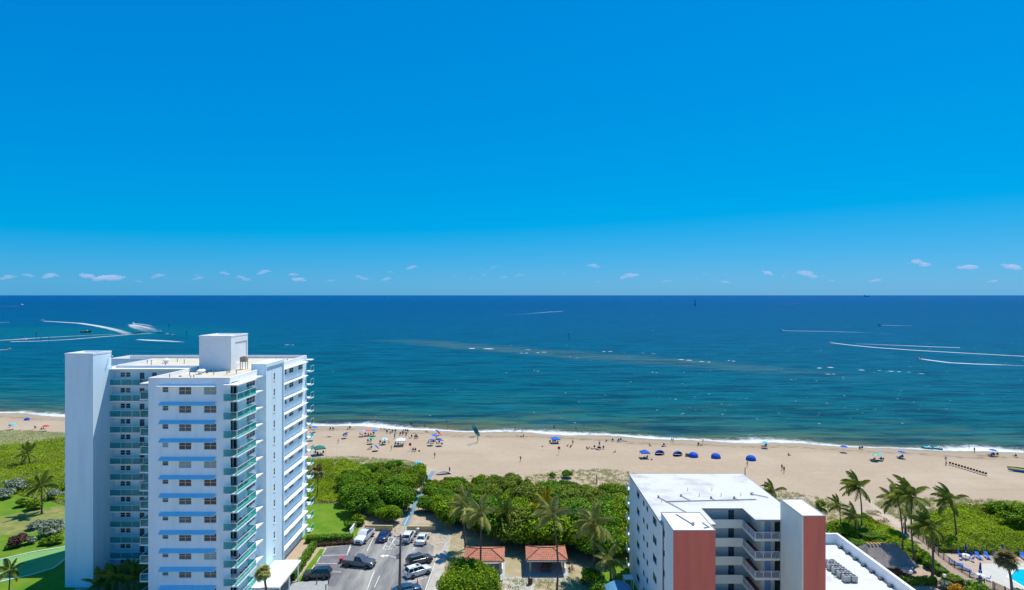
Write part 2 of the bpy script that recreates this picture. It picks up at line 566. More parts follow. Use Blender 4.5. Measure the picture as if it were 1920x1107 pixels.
# ------------------------------------------------------------------ ground zones
lawn_m = M("lawn_grass", (0.085, 0.20, 0.012), (0.16, 0.24, 0.02), rough=0.9, scale=0.35, detail=6, bump=0.6, bscale=9, spec=0.1)
dry_m = M("dry_grass", (0.30, 0.27, 0.10), (0.13, 0.19, 0.03), rough=0.95, scale=0.4, detail=6, bump=0.6, bscale=6, spec=0.1)
dune_m = M("dune_soil", (0.16, 0.19, 0.045), (0.30, 0.27, 0.13), rough=0.95, scale=0.3, detail=6, bump=0.6, bscale=5, spec=0.1)
litter_m = M("leaf_litter", (0.46, 0.375, 0.26), (0.33, 0.25, 0.165), rough=0.95, scale=0.7, detail=8, bump=0.3, bscale=6, spec=0.1, lo=0.42, hi=0.7)
asphalt_m = M("asphalt", (0.175, 0.172, 0.172), (0.36, 0.34, 0.30), rough=0.9, scale=0.2, detail=8, bump=0.3, bscale=20, spec=0.2, stretch=(1.7, 0.3, 1), lo=0.42, hi=0.66)
new_asphalt_m = M("new_asphalt", (0.13, 0.13, 0.14), (0.20, 0.19, 0.19), rough=0.9, scale=0.6, detail=6, spec=0.2)
concrete_m = M("concrete", (0.50, 0.47, 0.40), (0.40, 0.37, 0.31), rough=0.9, scale=0.5, detail=6, bump=0.2, bscale=12, spec=0.2)
deck_m = M("pool_deck_pavers", (0.40, 0.30, 0.22), (0.48, 0.38, 0.29), rough=0.85, scale=1.2, detail=5, spec=0.2)
pale_deck_m = M("pale_deck", (0.56, 0.54, 0.46), (0.50, 0.48, 0.41), rough=0.85, scale=0.7, detail=5, spec=0.2)
green_m = M("putting_surface", (0.16, 0.33, 0.10), (0.21, 0.38, 0.13), rough=0.9, scale=0.15, detail=5, spec=0.1)
curb_m = M("white_curb", (0.72, 0.70, 0.64), (0.58, 0.56, 0.5), rough=0.8, scale=0.8)
paint_m = M("road_paint", (0.72, 0.70, 0.66), (0.40, 0.39, 0.37), rough=0.8, scale=3.0, detail=6, lo=0.5, hi=0.75)
soil_m = M("bare_soil", (0.44, 0.36, 0.24), (0.30, 0.27, 0.13), rough=0.95, scale=0.35, detail=7, bump=0.4, bscale=5, spec=0.1)

sheet("lawn", [(-260, 948), (30, 925), (135, 948), (135, 1030), (150, 1250), (-400, 1250)], 0.006, lawn_m, "bright green lawn beside the white tower")
sheet("dry_lawn", [(-100, 985), (40, 962), (118, 948), (135, 965), (60, 1000), (-60, 1010)], 0.010, dry_m, "strip of dry grass crossing the lawn")
sheet("dune_ground", [(-400, 812), (-120, 806), (0, 807), (60, 808), (140, 812), (560, 858), (600, 858), (690, 862), (760, 862), (800, 872), (800, 880), (770, 925), (730, 985), (560, 955), (135, 955), (30, 935), (-260, 955), (-400, 960)], 0.004, dune_m, "dune ground under low green plants")
sheet("lawn", [(574, 943), (640, 946), (672, 962), (676, 985), (665, 1012), (570, 1012), (540, 1012), (540, 943)], 0.010, lawn_m, "mown lawn between tower and sea grape thicket")
sheet("thicket_ground", [(665, 985), (676, 962), (690, 930), (760, 905), (775, 925), (792, 935), (810, 925), (930, 925), (1180, 945), (1195, 1000), (1195, 1060), (1110, 1062), (850, 1030), (846, 998), (720, 996)], 0.008, litter_m, "sandy ground strewn with leaves under the thicket")
sheet("park_ground", [(838, 1003), (1195, 1003), (1195, 1260), (800, 1260), (815, 1090)], 0.012, soil_m, "sandy park ground with thin grass")
sheet("grass_verge", [(612, 1030), (600, 1030), (556, 1090), (530, 1170), (560, 1170), (578, 1100)], 0.012, lawn_m, "narrow grass verge along the car park")
LOT = [(612, 1027), (672, 1019), (690, 1003), (742, 1003), (752, 990), (790, 990), (800, 1003), (842, 1003), (834, 1036), (812, 1107), (790, 1210), (520, 1210), (560, 1107)]
sheet("parking_lot", LOT, 0.016, asphalt_m, "worn grey asphalt car park with pale streaks")
sheet("parking_bay", [(613, 1028), (671, 1021), (660, 1036), (650, 1062), (628, 1100), (566, 1100), (590, 1062)], 0.020, new_asphalt_m, "dark fresh asphalt under the marked bays")
sheet("sand_entrance", [(676, 1004), (690, 998), (744, 997), (750, 988), (768, 988), (772, 997), (846, 999), (840, 1036), (826, 1072), (806, 1072), (814, 1024), (782, 1010), (700, 1008)], 0.020, M("sandy_asphalt", (0.46, 0.385, 0.27), (0.33, 0.30, 0.26), rough=0.95, scale=0.3, detail=7, lo=0.4, hi=0.65), "sand blown over the car park by the beach access")
sheet("sidewalk", [(841, 1003), (846, 1003), (836, 1050), (822, 1107), (800, 1215), (778, 1215), (800, 1107), (822, 1045)], 0.024, concrete_m, "concrete walkway beside the car park")
sheet("entrance_slab", [(540, 1092), (616, 1090), (612, 1130), (520, 1130)], 0.030, M("grey_slab", (0.36, 0.37, 0.36), (0.30, 0.31, 0.30), rough=0.85, scale=1.5), "grey concrete slab by the tower entrance")
# footpath through the thicket with its blue mat
sheet("sand_path", [(728, 990), (745, 990), (800, 895), (820, 880), (800, 876), (786, 893), (770, 925), (745, 965)], 0.014, M("path_sand", (0.50, 0.41, 0.28), (0.42, 0.34, 0.22), rough=0.95, scale=0.8), "sandy footpath leading to the beach")
mat_m = M("beach_mat", (0.13, 0.245, 0.32), (0.16, 0.29, 0.37), rough=0.7, scale=2.0)
_mp = sheet("beach_mat", [(751, 986), (765, 986), (776, 962), (790, 932), (806, 900), (816, 884), (809, 884), (798, 900), (781, 932), (765, 962)], 0.034, mat_m, "long blue access mat rolled out along the footpath")
_mp["kind"] = 'thing'; _mp["category"] = "mat"
_st = sheet("stripe", [(757.5, 985), (758.7, 985), (770.8, 960), (770, 960)], 0.038, curb_m, "")
_st.parent = _mp
for k in ("kind", "label"):
    del _st[k]
# park paving: slabs of the shelters and the path between them
sheet("park_path", [(850, 1084), (1063, 1080), (1068, 1092), (1005, 1092), (1000, 1107), (985, 1215), (930, 1215), (945, 1107), (948, 1094), (840, 1096)], 0.020, concrete_m, "pale concrete path between the two shelters")
sheet("green_strip", [(1120, 1090), (1150, 1045), (1180, 1030), (1200, 1030), (1200, 1140), (1120, 1140)], 0.018, lawn_m, "grass strip beside the apartment building")
# right-hand grounds
sheet("scrub_ground", [(1540, 985), (1590, 970), (1625, 965), (1690, 1005), (1745, 1048), (1760, 1060), (1680, 1060), (1560, 1010)], 0.008, dune_m, "low green scrub ground behind the roof")
sheet("scrub_ground", [(1700, 985), (1740, 958), (1790, 948), (1860, 945), (1920, 948), (2300, 985), (2300, 1110), (1920, 1046), (1760, 1036)], 0.008, dune_m, "scrub ground covered by low sea grape behind the pool")
sheet("hut_yard", [(1615, 1040), (1655, 1018), (1690, 1040), (1780, 1100), (1760, 1200), (1600, 1200)], 0.012, M("yard_sand", (0.46, 0.33, 0.23), (0.40, 0.28, 0.19), rough=0.95, scale=0.7), "reddish sand yard round the thatched hut")
DECK = [(1748, 1036), (1785, 1040), (1830, 1042), (1920, 1044), (2150, 1050), (2150, 1240), (1960, 1240), (1885, 1107), (1830, 1085), (1770, 1050)]
sheet("pool_deck", DECK, 0.020, deck_m, "brown paved pool deck")
sheet("pale_deck", [(1843, 1057), (1920, 1057), (2100, 1062), (2100, 1230), (1960, 1230), (1900, 1107), (1850, 1086), (1832, 1078)], 0.026, pale_deck_m, "pale paved surround of the swimming pool")
sheet("boardwalk", [(1686, 990), (1698, 988), (1735, 1020), (1790, 1062), (1865, 1107), (1930, 1160), (1890, 1160), (1835, 1107), (1772, 1068), (1715, 1025)], 0.016, M("walk_boards", (0.30, 0.22, 0.15), (0.38, 0.29, 0.2), rough=0.9, scale=2.0), "brown boardwalk leading past the pool to the beach")
sheet("beach_trail", [(1612, 930), (1622, 930), (1700, 988), (1687, 992), (1650, 965)], 0.010, sand.copy() if False else M("trail_sand", (0.52, 0.43, 0.31), (0.46, 0.38, 0.27), rough=0.95, scale=0.6), "sand trail crossing the dune")

# putting green with white kerb
gp = [(-220, 1075), (0, 1050), (60, 1036), (122, 1026), (150, 1022), (150, 1048), (122, 1048), (114, 1056), (100, 1066), (60, 1078), (0, 1092), (-200, 1130)]
sheet("putting_green", gp, 0.014, green_m, "pale green putting surface edged in white on the lawn")
def curb(name, pix, w, h, label, mat=None, z=0.0):
    pts = [G(x, y) for x, y in pix]
    mb = MB()
    rings = []
    for i, p in enumerate(pts):
        d = (pts[min(i + 1, len(pts) - 1)] - pts[max(i - 1, 0)]).normalized()
        nrm = Vector((-d.y, d.x, 0)) * w / 2
        rings.append([p - nrm + Vector((0, 0, z)), p + nrm + Vector((0, 0, z)), p + nrm + Vector((0, 0, z + h)), p - nrm + Vector((0, 0, z + h))])
    mb.loft(rings)
    o = mb.build(name, mat or curb_m)
    return structure(o, label)
curb("kerb", [(-220, 1075), (0, 1050), (60, 1036), (122, 1026), (150, 1022)], 0.28, 0.12, "white kerb on the far side of the putting green")
curb("kerb", [(150, 1048), (122, 1048), (114, 1056), (100, 1066), (60, 1078), (0, 1092), (-200, 1130)], 0.28, 0.12, "curving white kerb on the near side of the putting green")
curb("kerb", [(820, 1045), (798, 1107), (776, 1215)], 0.18, 0.12, "pale kerb between car park and walkway")
curb("kerb", [(846, 1003), (838, 1050), (824, 1107)], 0.12, 0.10, "thin pale kerb between walkway and park", M("yellow_curb", (0.52, 0.47, 0.25), (0.44, 0.40, 0.28), rough=0.85, scale=1))
# painted bay lines on the car park
def line_strip(p0, p1, w, name="bay_line", z=0.027):
    a, b = G(*p0), G(*p1)
    d = (b - a).normalized(); nrm = Vector((-d.y, d.x, 0)) * w / 2
    mb = MB().quad(*[(q.x, q.y, z) for q in (a - nrm, b - nrm, b + nrm, a + nrm)])
    o = mb.build(name, paint_m)
    return structure(o, "white painted line on the car park")
for p0, p1 in [((604, 1042), (649, 1041)), ((593, 1057), (645, 1057)), ((583, 1073), (640, 1073)), ((571, 1092), (600, 1092)),
               ((612, 1028), (604, 1040)), ((601, 1044), (594, 1055)), ((590, 1060), (583, 1070)), ((658, 1025), (650, 1042)),
               ((703, 1003), (688, 1034)), ((662, 1008), (652, 1036)), ((731, 1006), (718, 1030)), ((786, 1008), (775, 1032)), ((744, 1006), (735, 1020)),
               ((731, 1006), (749, 1015)), ((726, 1014), (743, 1024)), ((721, 1022), (735, 1030)), ((718, 1030), (730, 1031)), ((742, 1004), (728, 1031)),
               ((725, 1041), (748, 1048)), ((795, 1065), (812, 1062)), ((764, 1092), (802, 1083)), ((688, 1107), (702, 1070)), ((712, 1080), (702, 1102))]:
    line_strip(p0, p1, 0.13)

# ------------------------------------------------------------------ building kit
def part(root, name, mb, mat, smooth=None, sub=None):
    """a part given in world coordinates under its thing (or sub-part under a part)"""
    o = mb.build(name, mat, root if sub is None else sub, smooth=smooth)
    if sub is None or sub is root:
        o.matrix_parent_inverse = Matrix.Translation(-root.location)
    return o

def facade(mb, O, u, nin, W, H, openings, depth=0.14):
    """a wall face with recessed openings (u0, u1, v0, v1); u runs along the wall, nin into it"""
    O, u, nin = Vector(O), Vector(u), Vector(nin)
    up = Vector((0, 0, 1))
    us = sorted({0.0, W, *[max(0, o[0]) for o in openings], *[min(W, o[1]) for o in openings]})
    vs = sorted({0.0, H, *[max(0, o[2]) for o in openings], *[min(H, o[3]) for o in openings]})
    pt = lambda a, b, d=0.0: O + u * a + up * b + nin * d
    for j in range(len(vs) - 1):
        run = None
        for i in range(len(us) - 1):
            cu, cv = (us[i] + us[i + 1]) / 2, (vs[j] + vs[j + 1]) / 2
            hole = any(o[0] < cu < o[1] and o[2] < cv < o[3] for o in openings)
            if not hole:
                run = [us[i], us[i + 1]] if run is None else [run[0], us[i + 1]]
            if (hole or i == len(us) - 2) and run is not None:
                mb.quad(pt(run[0], vs[j]), pt(run[1], vs[j]), pt(run[1], vs[j + 1]), pt(run[0], vs[j + 1]))
                run = None
    for a, b, c, d in openings:
        q = [(a, c), (b, c), (b, d), (a, d)]
        for k in range(4):
            (p0, r0), (p1, r1) = q[k], q[(k + 1) % 4]
            mb.quad(pt(p0, r0), pt(p1, r1), pt(p1, r1, depth), pt(p0, r0, depth))

_win_cache = {}
ALU = M("window_frame", (0.62, 0.64, 0.65), rough=0.4, spec=0.5)
BRONZE = M("bronze_frame", (0.10, 0.10, 0.11), rough=0.4)
GLASS = [M("glass_dark", (0.012, 0.022, 0.028), (0.03, 0.045, 0.05), rough=0.06, spec=0.6, scale=0.6, coords='POS'),
         M("glass_teal", (0.03, 0.085, 0.095), (0.05, 0.11, 0.12), rough=0.08, spec=0.6, scale=0.7),
         M("glass_blind", (0.20, 0.33, 0.34), (0.26, 0.38, 0.38), rough=0.15, spec=0.6, scale=0.8),
         M("glass_brown", (0.055, 0.035, 0.032), (0.03, 0.03, 0.035), rough=0.08, spec=0.6, scale=0.9)]

def window(root, pos, rotz, w, h, cols, rows, frame=ALU, glass=None, depth=0.09, rng=RNG, name="window", bar=0.05):
    """frame with its panes; local x along the wall, z up, y into the wall; pos = lower left corner on the wall face"""
    key = (round(w, 3), round(h, 3), cols, rows, bar, depth)
    if key not in _win_cache:
        f = MB()
        us = [w * i / cols for i in range(cols + 1)]
        vs = [h * j / rows for j in range(rows + 1)]
        d0, d1 = depth - 0.05, depth + 0.02
        for i, x in enumerate(us):
            a = x - bar / 2 if 0 < i < cols else (0.002 if i == 0 else w - bar)
            f.box(a, a + bar - (0.002 if i in (0, cols) else 0), d0, d1, 0.002, h - 0.002)
        for j, z in enumerate(vs):
            b = z - bar / 2 if 0 < j < rows else (0.003 if j == 0 else h - bar)
            for i in range(cols):
                f.box(us[i] + bar * (0.5 if i else 1) + 0.001, us[i + 1] - bar * (0.5 if i < cols - 1 else 1) - 0.001, d0 + 0.003, d1 - 0.003, b, b + bar - 0.003)
        p = MB().quad((0, 0, 0), (w / cols, 0, 0), (w / cols, 0, h / rows), (0, 0, h / rows))
        _win_cache[key] = (f.mesh(name), p.mesh("pane"))
    fm, pm = _win_cache[key]
    o = link(name, fm, frame, root, Vector(pos) - root.location, rotz)
    g0 = glass if glass is not None else rng.choices(GLASS, (6, 4, 4, 1))[0]
    for i in range(cols):
        for j in range(rows):
            link("pane", pm, g0, o, (w * i / cols, depth, h * j / rows))
    return o

balcony_glass = M("balcony_glass", (0.03, 0.30, 0.28), rough=0.08, spec=0.6)
_n, _l = balcony_glass.node_tree.nodes, balcony_glass.node_tree.links
_t = _n.new("ShaderNodeBsdfTransparent"); _t.inputs[0].default_value = (0.17, 0.66, 0.62, 1)
_mx = _n.new("ShaderNodeMixShader"); _mx.inputs[0].default_value = 0.42
_l.new(_t.outputs[0], _mx.inputs[1]); _l.new(_n["Principled BSDF"].outputs[0], _mx.inputs[2])
_l.new(_mx.outputs[0], _n["Material Output"].inputs['Surface'])
rail_m = M("white_rail", (0.72, 0.74, 0.76), rough=0.4, spec=0.5)
stucco = M("white_stucco", (0.76, 0.91, 0.95), (0.60, 0.76, 0.82), rough=0.9, scale=0.9, detail=7, bump=0.15, bscale=10, spec=0.2, stretch=(1, 1, 0.09), lo=0.46, hi=0.86)
stucco_trim = M("white_trim", (0.86, 0.86, 0.85), (0.80, 0.80, 0.79), rough=0.8, scale=0.8, spec=0.3)
roof_cream = M("cream_roof", (0.62, 0.57, 0.44), (0.50, 0.44, 0.31), rough=0.9, scale=0.35, detail=7, bump=0.2, bscale=3, spec=0.2, lo=0.5, hi=0.75)
awning_m = M("shade_blue_awning", (0.34, 0.76, 0.90), (0.30, 0.70, 0.87), rough=0.5, scale=1.2, spec=0.3)  # white awnings with open-sky shade painted into their colour
metal_m = M("grey_metal", (0.42, 0.42, 0.41), (0.33, 0.33, 0.32), rough=0.5, scale=4, metal=0.4)
rust_m = M("rusty_metal", (0.30, 0.22, 0.15), (0.40, 0.34, 0.28), rough=0.8, scale=3)
door_m = M("door_grey", (0.10, 0.14, 0.17), (0.07, 0.09, 0.11), rough=0.5, scale=1.5)

def glass_rail(root, parent, p0, p1, z, h=1.05, n=2, post=True):
    """glass panels with a top rail between two plan points, floor level z; returns the rail object"""
    p0, p1 = Vector((*p0, z)), Vector((*p1, z))
    d = p1 - p0; L = d.length; d /= L
    nr = Vector((-d.y, d.x, 0)) * 0.03
    mb = MB()
    def bar(a, b, z0, z1, t=1.0):
        mb.loft([[a - nr * t + Vector((0, 0, z0)), a + nr * t + Vector((0, 0, z0)), a + nr * t + Vector((0, 0, z1)), a - nr * t + Vector((0, 0, z1))],
                 [b - nr * t + Vector((0, 0, z0)), b + nr * t + Vector((0, 0, z0)), b + nr * t + Vector((0, 0, z1)), b - nr * t + Vector((0, 0, z1))]])
    bar(p0, p1, h, h + 0.06)
    for i in range(n + 1):
        q = p0 + d * (L * i / n)
        bar(q - d * 0.025, q + d * 0.025, 0.0, h - 0.001, 0.8)
    rail = part(root, "railing", mb, rail_m, sub=parent)
    for i in range(n):
        a, b = p0 + d * (L * i / n + 0.03), p0 + d * (L * (i + 1) / n - 0.03)
        g = MB().quad(a + Vector((0, 0, 0.06)), b + Vector((0, 0, 0.06)), b + Vector((0, 0, h - 0.003)), a + Vector((0, 0, h - 0.003)))
        part(root, "glass_panel", g, balcony_glass, sub=parent)
    return rail

# ------------------------------------------------------------------ the white condominium tower
T = thing("condominium_tower", "tall white condominium tower with teal glass balconies and window awnings painted in blue shade", "tower", (-56, 104, 0))
XL, XR, YF, YR, YB = -54.56, -42.3, 88.8, 103.2, 122.0
ST, FLN = 2.75, 13
FL = [33.25 - ST * k for k in range(FLN)]
ZR = 36.0
rt = random.Random(11)
# front block
mb = MB()
ops = []
for f in FL:
    ops += [(-52.45 - XL, -51.55 - XL, f + 1.15, f + 1.98), (-49.98 - XL, -48.10 - XL, f + 0.80, f + 1.97), (-46.22 - XL, -44.34 - XL, f + 0.80, f + 1.97)]
facade(mb, (XL, YF, 0), (1, 0, 0), (0, 1, 0), XR - XL, ZR, ops)
part(T, "front_wall", mb, stucco)
for o in ops:
    small = o[1] - o[0] < 1
    window(T, (XL + o[0], YF, o[2]), 0, o[1] - o[0], o[3] - o[2], 1 if small else 2, 2, rng=rt)
mb = MB(); facade(mb, (XL, YR + 1.4, 0), (0, -1, 0), (1, 0, 0), YR + 1.4 - YF, ZR, [])
part(T, "side_wall", mb, stucco)
# loggia and side wall towards the entrance (faces +X)
LOG = 91.5
mb = MB().box(XR - 0.20, XR, YF + 0.002, YF + 0.2, 0, ZR - 0.003)
part(T, "corner_pier", mb, stucco)
mb = MB()
dops = [(0.35, 1.6, f + 0.05, f + 2.15) for f in FL]
facade(mb, (-44.1, LOG, 0), (1, 0, 0), (0, 1, 0), XR + 44.1, ZR, dops, 0.1)
part(T, "loggia_wall", mb, stucco)
for o in dops:
    window(T, (-44.1 + o[0], LOG, o[2]), 0, o[1] - o[0], o[3] - o[2], 2, 1, rail_m, GLASS[rt.choice((0, 1, 0))], 0.06, name="sliding_door", bar=0.07)
mb = MB(); facade(mb, (-44.1, LOG, 0), (0, -1, 0), (-1, 0, 0), LOG - YF - 0.14, ZR, [])
part(T, "loggia_side_wall", mb, stucco)
for f in FL + [ZR + 0.02]:
    part(T, "loggia_slab", MB().box(-44.1 + 0.002, XR - 0.002, YF + 0.21, LOG - 0.002, f - 0.22, f - 0.02), stucco_trim)
SB0, SB1 = 98.75, 106.6          # stair tower along the side
wops = [(94.3 - LOG, 97.4 - LOG, f + 0.95, f + 2.05) for f in FL]
mb = MB(); facade(mb, (XR, LOG, 0), (0, 1, 0), (-1, 0, 0), SB0 - LOG, ZR, wops, 0.05)
part(T, "side_wall", mb, stucco)
for o in wops:
    window(T, (XR, LOG + o[0], o[2]), math.pi / 2, o[1] - o[0], o[3] - o[2], 3, 2, rng=rt, depth=0.035)
bops = []
for f in FL:
    bops += [(110.3 - SB1, 111.1 - SB1, f + 0.85, f + 1.95), (112.4 - SB1, 114.5 - SB1, f + 0.85, f + 1.95), (117.2 - SB1, 119.3 - SB1, f + 0.85, f + 1.95)]
mb = MB(); facade(mb, (XR, SB1, 0), (0, 1, 0), (-1, 0, 0), YB - SB1, ZR, bops, 0.05)
part(T, "side_wall", mb, stucco)
for o in bops:
    window(T, (XR, SB1 + o[0], o[2]), math.pi / 2, o[1] - o[0], o[3] - o[2], 1 if o[1] - o[0] < 1 else 2, 2, rng=rt, depth=0.035)
# stair tower
XS, ZS = -41.0, 37.5
sops = [(102.4 - SB0, 102.95 - SB0, f + 1.0, f + 2.25) for f in FL]
mb = MB(); facade(mb, (XS - 0.22, SB0 + 0.25, 0), (0, 1, 0), (-1, 0, 0), SB1 - SB0 - 0.5, ZS - 0.6, [(a - 0.25, b - 0.25, c, d) for a, b, c, d in sops], 0.05)
mb.box(XR - 1.2, XS, SB0, SB0 + 0.25, 0, ZS)
mb.box(XR - 1.2, XS, SB1 - 0.25, SB1, 0, ZS)
mb.box(XR - 1.2, XS - 0.002, SB0 + 0.252, SB1 - 0.252, ZS - 0.6, ZS - 0.02)
part(T, "stair_tower", mb, stucco)
for o in sops:
    window(T, (XS - 0.22, SB0 + o[0], o[2]), math.pi / 2, o[1] - o[0], o[3] - o[2], 1, 2, ALU, GLASS[0], depth=0.035)
    part(T, "sill", MB().box(XS - 0.22, XS - 0.12, SB0 + o[0] - 0.05, SB0 + o[1] + 0.05, o[2] - 0.09, o[2] - 0.01), stucco_trim)
# rear block: open corridors with glass rails towards the camera
XRL, YW = -70.2, YR + 1.4
rops = []
for f in FL:
    rops += [(XRL, -69.2, -68.37, f + 1.25, f + 2.1), (XRL, -68.25, -67.42, f + 1.25, f + 2.1)]
for f in FL:
    for dx in (-65.8, -63.6, -60.5, -57.5):
        rops.append((XRL, dx, dx + 0.85, f + 0.01, f + 2.05))
mb = MB(); facade(mb, (XRL, YW, 0), (1, 0, 0), (0, 1, 0), XL - XRL, ZR, [(a - x, b - x, c, d) for x, a, b, c, d in rops])
part(T, "corridor_wall", mb, stucco)
for x, a, b, c, d in rops:
    if d - c < 1:
        window(T, (a, YW, c), 0, b - a, d - c, 1, 2, rng=rt, glass=GLASS[rt.choice((0, 0, 3, 0, 1))])
    else:
        part(T, "door", MB().box(a + 0.01, b - 0.01, YW + 0.06, YW + 0.12, c, d - 0.01), door_m)
for k, f in enumerate(FL + [ZR + 0.12]):
    part(T, "corridor_slab", MB().box(XRL + 0.002, XL - 0.002, YR, YW - 0.002, f - 0.18, f), stucco_trim)
    if k < FLN:
        glass_rail(T, T, (XRL + 0.05, YR + 0.06), (XL - 0.05, YR + 0.06), f, n=8)
mb = MB()
facade(mb, (-78.7, YB, 0), (0, -1, 0), (1, 0, 0), YB - 115.6, ZR, [])
facade(mb, (-78.7, 115.6, 0), (1, 0, 0), (0, 1, 0), 78.7 - 70.2, ZR, [])
facade(mb, (XR, YB, 0), (-1, 0, 0), (0, -1, 0), 78.7 + XR, ZR, [])
part(T, "rear_wall", mb, stucco)
# slab tower on the inland side
part(T, "lift_tower", MB().box(-74.9, -70.2, 99.2, 103.7, 0, 38.95), stucco)
mb = MB(); facade(mb, (-70.2, 115.6, 0), (0, -1, 0), (1, 0, 0), 115.6 - 103.702, ZR, [])
part(T, "side_wall", mb, stucco)
mb = MB()
for b in ((-74.95, -70.15, 99.15, 99.4), (-74.95, -70.15, 103.5, 103.75), (-74.95, -74.7, 99.4, 103.5), (-70.4, -70.15, 99.4, 103.5)):
    mb.box(b[0], b[1], b[2], b[3], 38.955, 39.25)
part(T, "lift_tower_coping", mb, stucco_trim)
part(T, "flood_light", MB().box(-70.1, -69.5, 103.0, 103.15, 38.3, 38.45), stucco_trim)
# roofs and parapets
mb = MB().box(XL + 0.252, XR - 0.252, YF + 0.252, YR + 1.6, ZR - 0.3, ZR)
mb.box(XRL, XR - 0.252, YR + 1.602, YB - 0.3, ZR - 0.3, ZR + 0.003)
mb.box(-78.4, XRL - 0.002, 115.9, YB - 0.3, ZR - 0.3, ZR)
part(T, "roof", mb, roof_cream)
mb = MB()
PT = ZR + 0.60
mb.box(XL, XR, YF, YF + 0.25, ZR + 0.001, PT)
mb.box(XL, XL + 0.25, YF + 0.251, YR + 0.3, ZR + 0.001, PT)
mb.box(XR - 0.25, XR, YF + 0.251, SB0 - 0.001, ZR + 0.001, PT)
mb.box(XR - 0.25, XR, SB1 + 0.001, YB, ZR + 0.001, PT)
mb.box(-78.7, XR - 0.251, YB - 0.28, YB, ZR + 0.001, PT)
mb.box(-78.7, -78.45, 115.6, YB - 0.281, ZR + 0.001, PT)
mb.box(-78.449, XRL, 115.6, 115.85, ZR + 0.001, PT)
mb.box(XRL, XRL + 0.25, YW + 0.66, 115.6, ZR + 0.004, PT)
mb.box(XRL - 0.1, XL + 2.0, YW + 0.4, YW + 0.65, ZR + 0.004, ZR + 0.5)
mb.box(XRL - 0.1, XRL + 0.15, YR + 0.4, YW + 0.39, ZR + 0.13, ZR + 0.5)
part(T, "parapet", mb, stucco_trim)
# penthouse (lift machine room)
P0, P1, Q0, Q1, PZT = -53.8, -48.3, 101.8, 108.2, 41.8
mb = MB().box(P0, P1 - 0.12, Q0, Q1, ZR + 0.005, PZT)
mb.box(P1 - 0.12, P1, Q0, Q0 + 1.5, ZR + 0.005, PZT); mb.box(P1 - 0.12, P1, Q1 - 0.35, Q1, ZR + 0.005, PZT)
mb.box(P1 - 0.12, P1, Q0 + 1.5, Q1 - 0.35, PZT - 1.0, PZT); mb.box(P1 - 0.12, P1, Q0 + 1.5, Q1 - 0.35, ZR + 0.005, ZR + 1.1)
part(T, "penthouse", mb, stucco_trim)
mb = MB()
for b in ((P0 - 0.05, P1 + 0.05, Q0 - 0.05, Q0 + 0.2), (P0 - 0.05, P1 + 0.05, Q1 - 0.2, Q1 + 0.05), (P0 - 0.05, P0 + 0.2, Q0 + 0.2, Q1 - 0.2), (P1 - 0.2, P1 + 0.05, Q0 + 0.2, Q1 - 0.2)):
    mb.box(*b, PZT + 0.002, PZT + 0.22)
part(T, "penthouse_parapet", mb, stucco_trim)
# awnings: white top slab, the lower ones carry painted blue sky shade
for k, f in enumerate(FL):
    if k == 0:
        part(T, "awning", MB().box(-52.95, -44.4, YF - 0.8, YF - 0.002, f + 2.05, f + 2.17), stucco_trim)
    else:
        a, b, d = -52.75, -44.35, 0.62
        m_ = MB().add([(a, YF - 0.002, f + 2.50), (b, YF - 0.002, f + 2.50), (b, YF - d, f + 2.06), (a, YF - d, f + 2.06), (a, YF - 0.002, f + 2.42), (b, YF - 0.002, f + 2.42), (b, YF - d, f + 1.98), (a, YF - d, f + 1.98)],
                      [(0, 1, 2, 3), (7, 6, 5, 4), (3, 2, 6, 7), (0, 3, 7, 4), (2, 1, 5, 6)])
        part(T, "awning", m_, awning_m)
    part(T, "ledge", MB().box(XR + 0.002, XR + 0.95, 107.0, 120.2, f + 2.1, f + 2.24), stucco_trim)
# corner balconies
for k, f in enumerate(FL + [36.0]):
    top = k == FLN
    zz = f - 0.35 if k == FLN else f
    bal = part(T, "balcony", MB().prism([(-42.95, 87.9), (-40.8, 87.9), (-40.8, 94.6), (-41.3, 95.0), (-41.3, 98.3), (XR + 0.002, 98.3), (XR + 0.002, YF - 0.002), (-42.95, YF - 0.002)], zz - 0.17, zz - 0.005), stucco_trim)
    if not top:
        glass_rail(T, bal, (-42.9, 87.97), (-40.9, 87.97), f, n=1)
        glass_rail(T, bal, (-40.86, 88.05), (-40.86, 94.45), f, n=3)
        glass_rail(T, bal, (-40.9, 94.52), (XR + 0.05, 94.52), f, n=1)
    bl = part(T, "balcony", MB().box(-56.3, XL - 0.002, 89.5, 94.2, zz - 0.17, zz - 0.005), stucco_trim)
    if not top:
        glass_rail(T, bl, (-56.25, 89.57), (XL - 0.05, 89.57), f, n=1)
        glass_rail(T, bl, (-56.25, 94.1), (-56.25, 89.65), f, n=2)
    bo = part(T, "balcony", MB().box(XR - 2.6, XR + 0.85, YB + 0.002, YB + 1.9, zz - 0.17, zz - 0.005), stucco_trim)
    if not top:
        glass_rail(T, bo, (XR + 0.8, YB + 0.06), (XR + 0.8, YB + 1.85), f, n=1)
# entrance canopy and base
can = part(T, "entrance_canopy", MB().box(-39.2, -36.4, 92.6, 102.2, 3.0, 3.28), stucco_trim)
for y in (93.4, 97.4, 101.4):
    part(T, "canopy_post", MB().box(-36.75, -36.55, y - 0.1, y + 0.1, 0.02, 2.998), stucco_trim)
part(T, "entrance_block", MB().box(-40.98, -39.22, 92.6, 102.2, 0.0, 3.2), stucco)
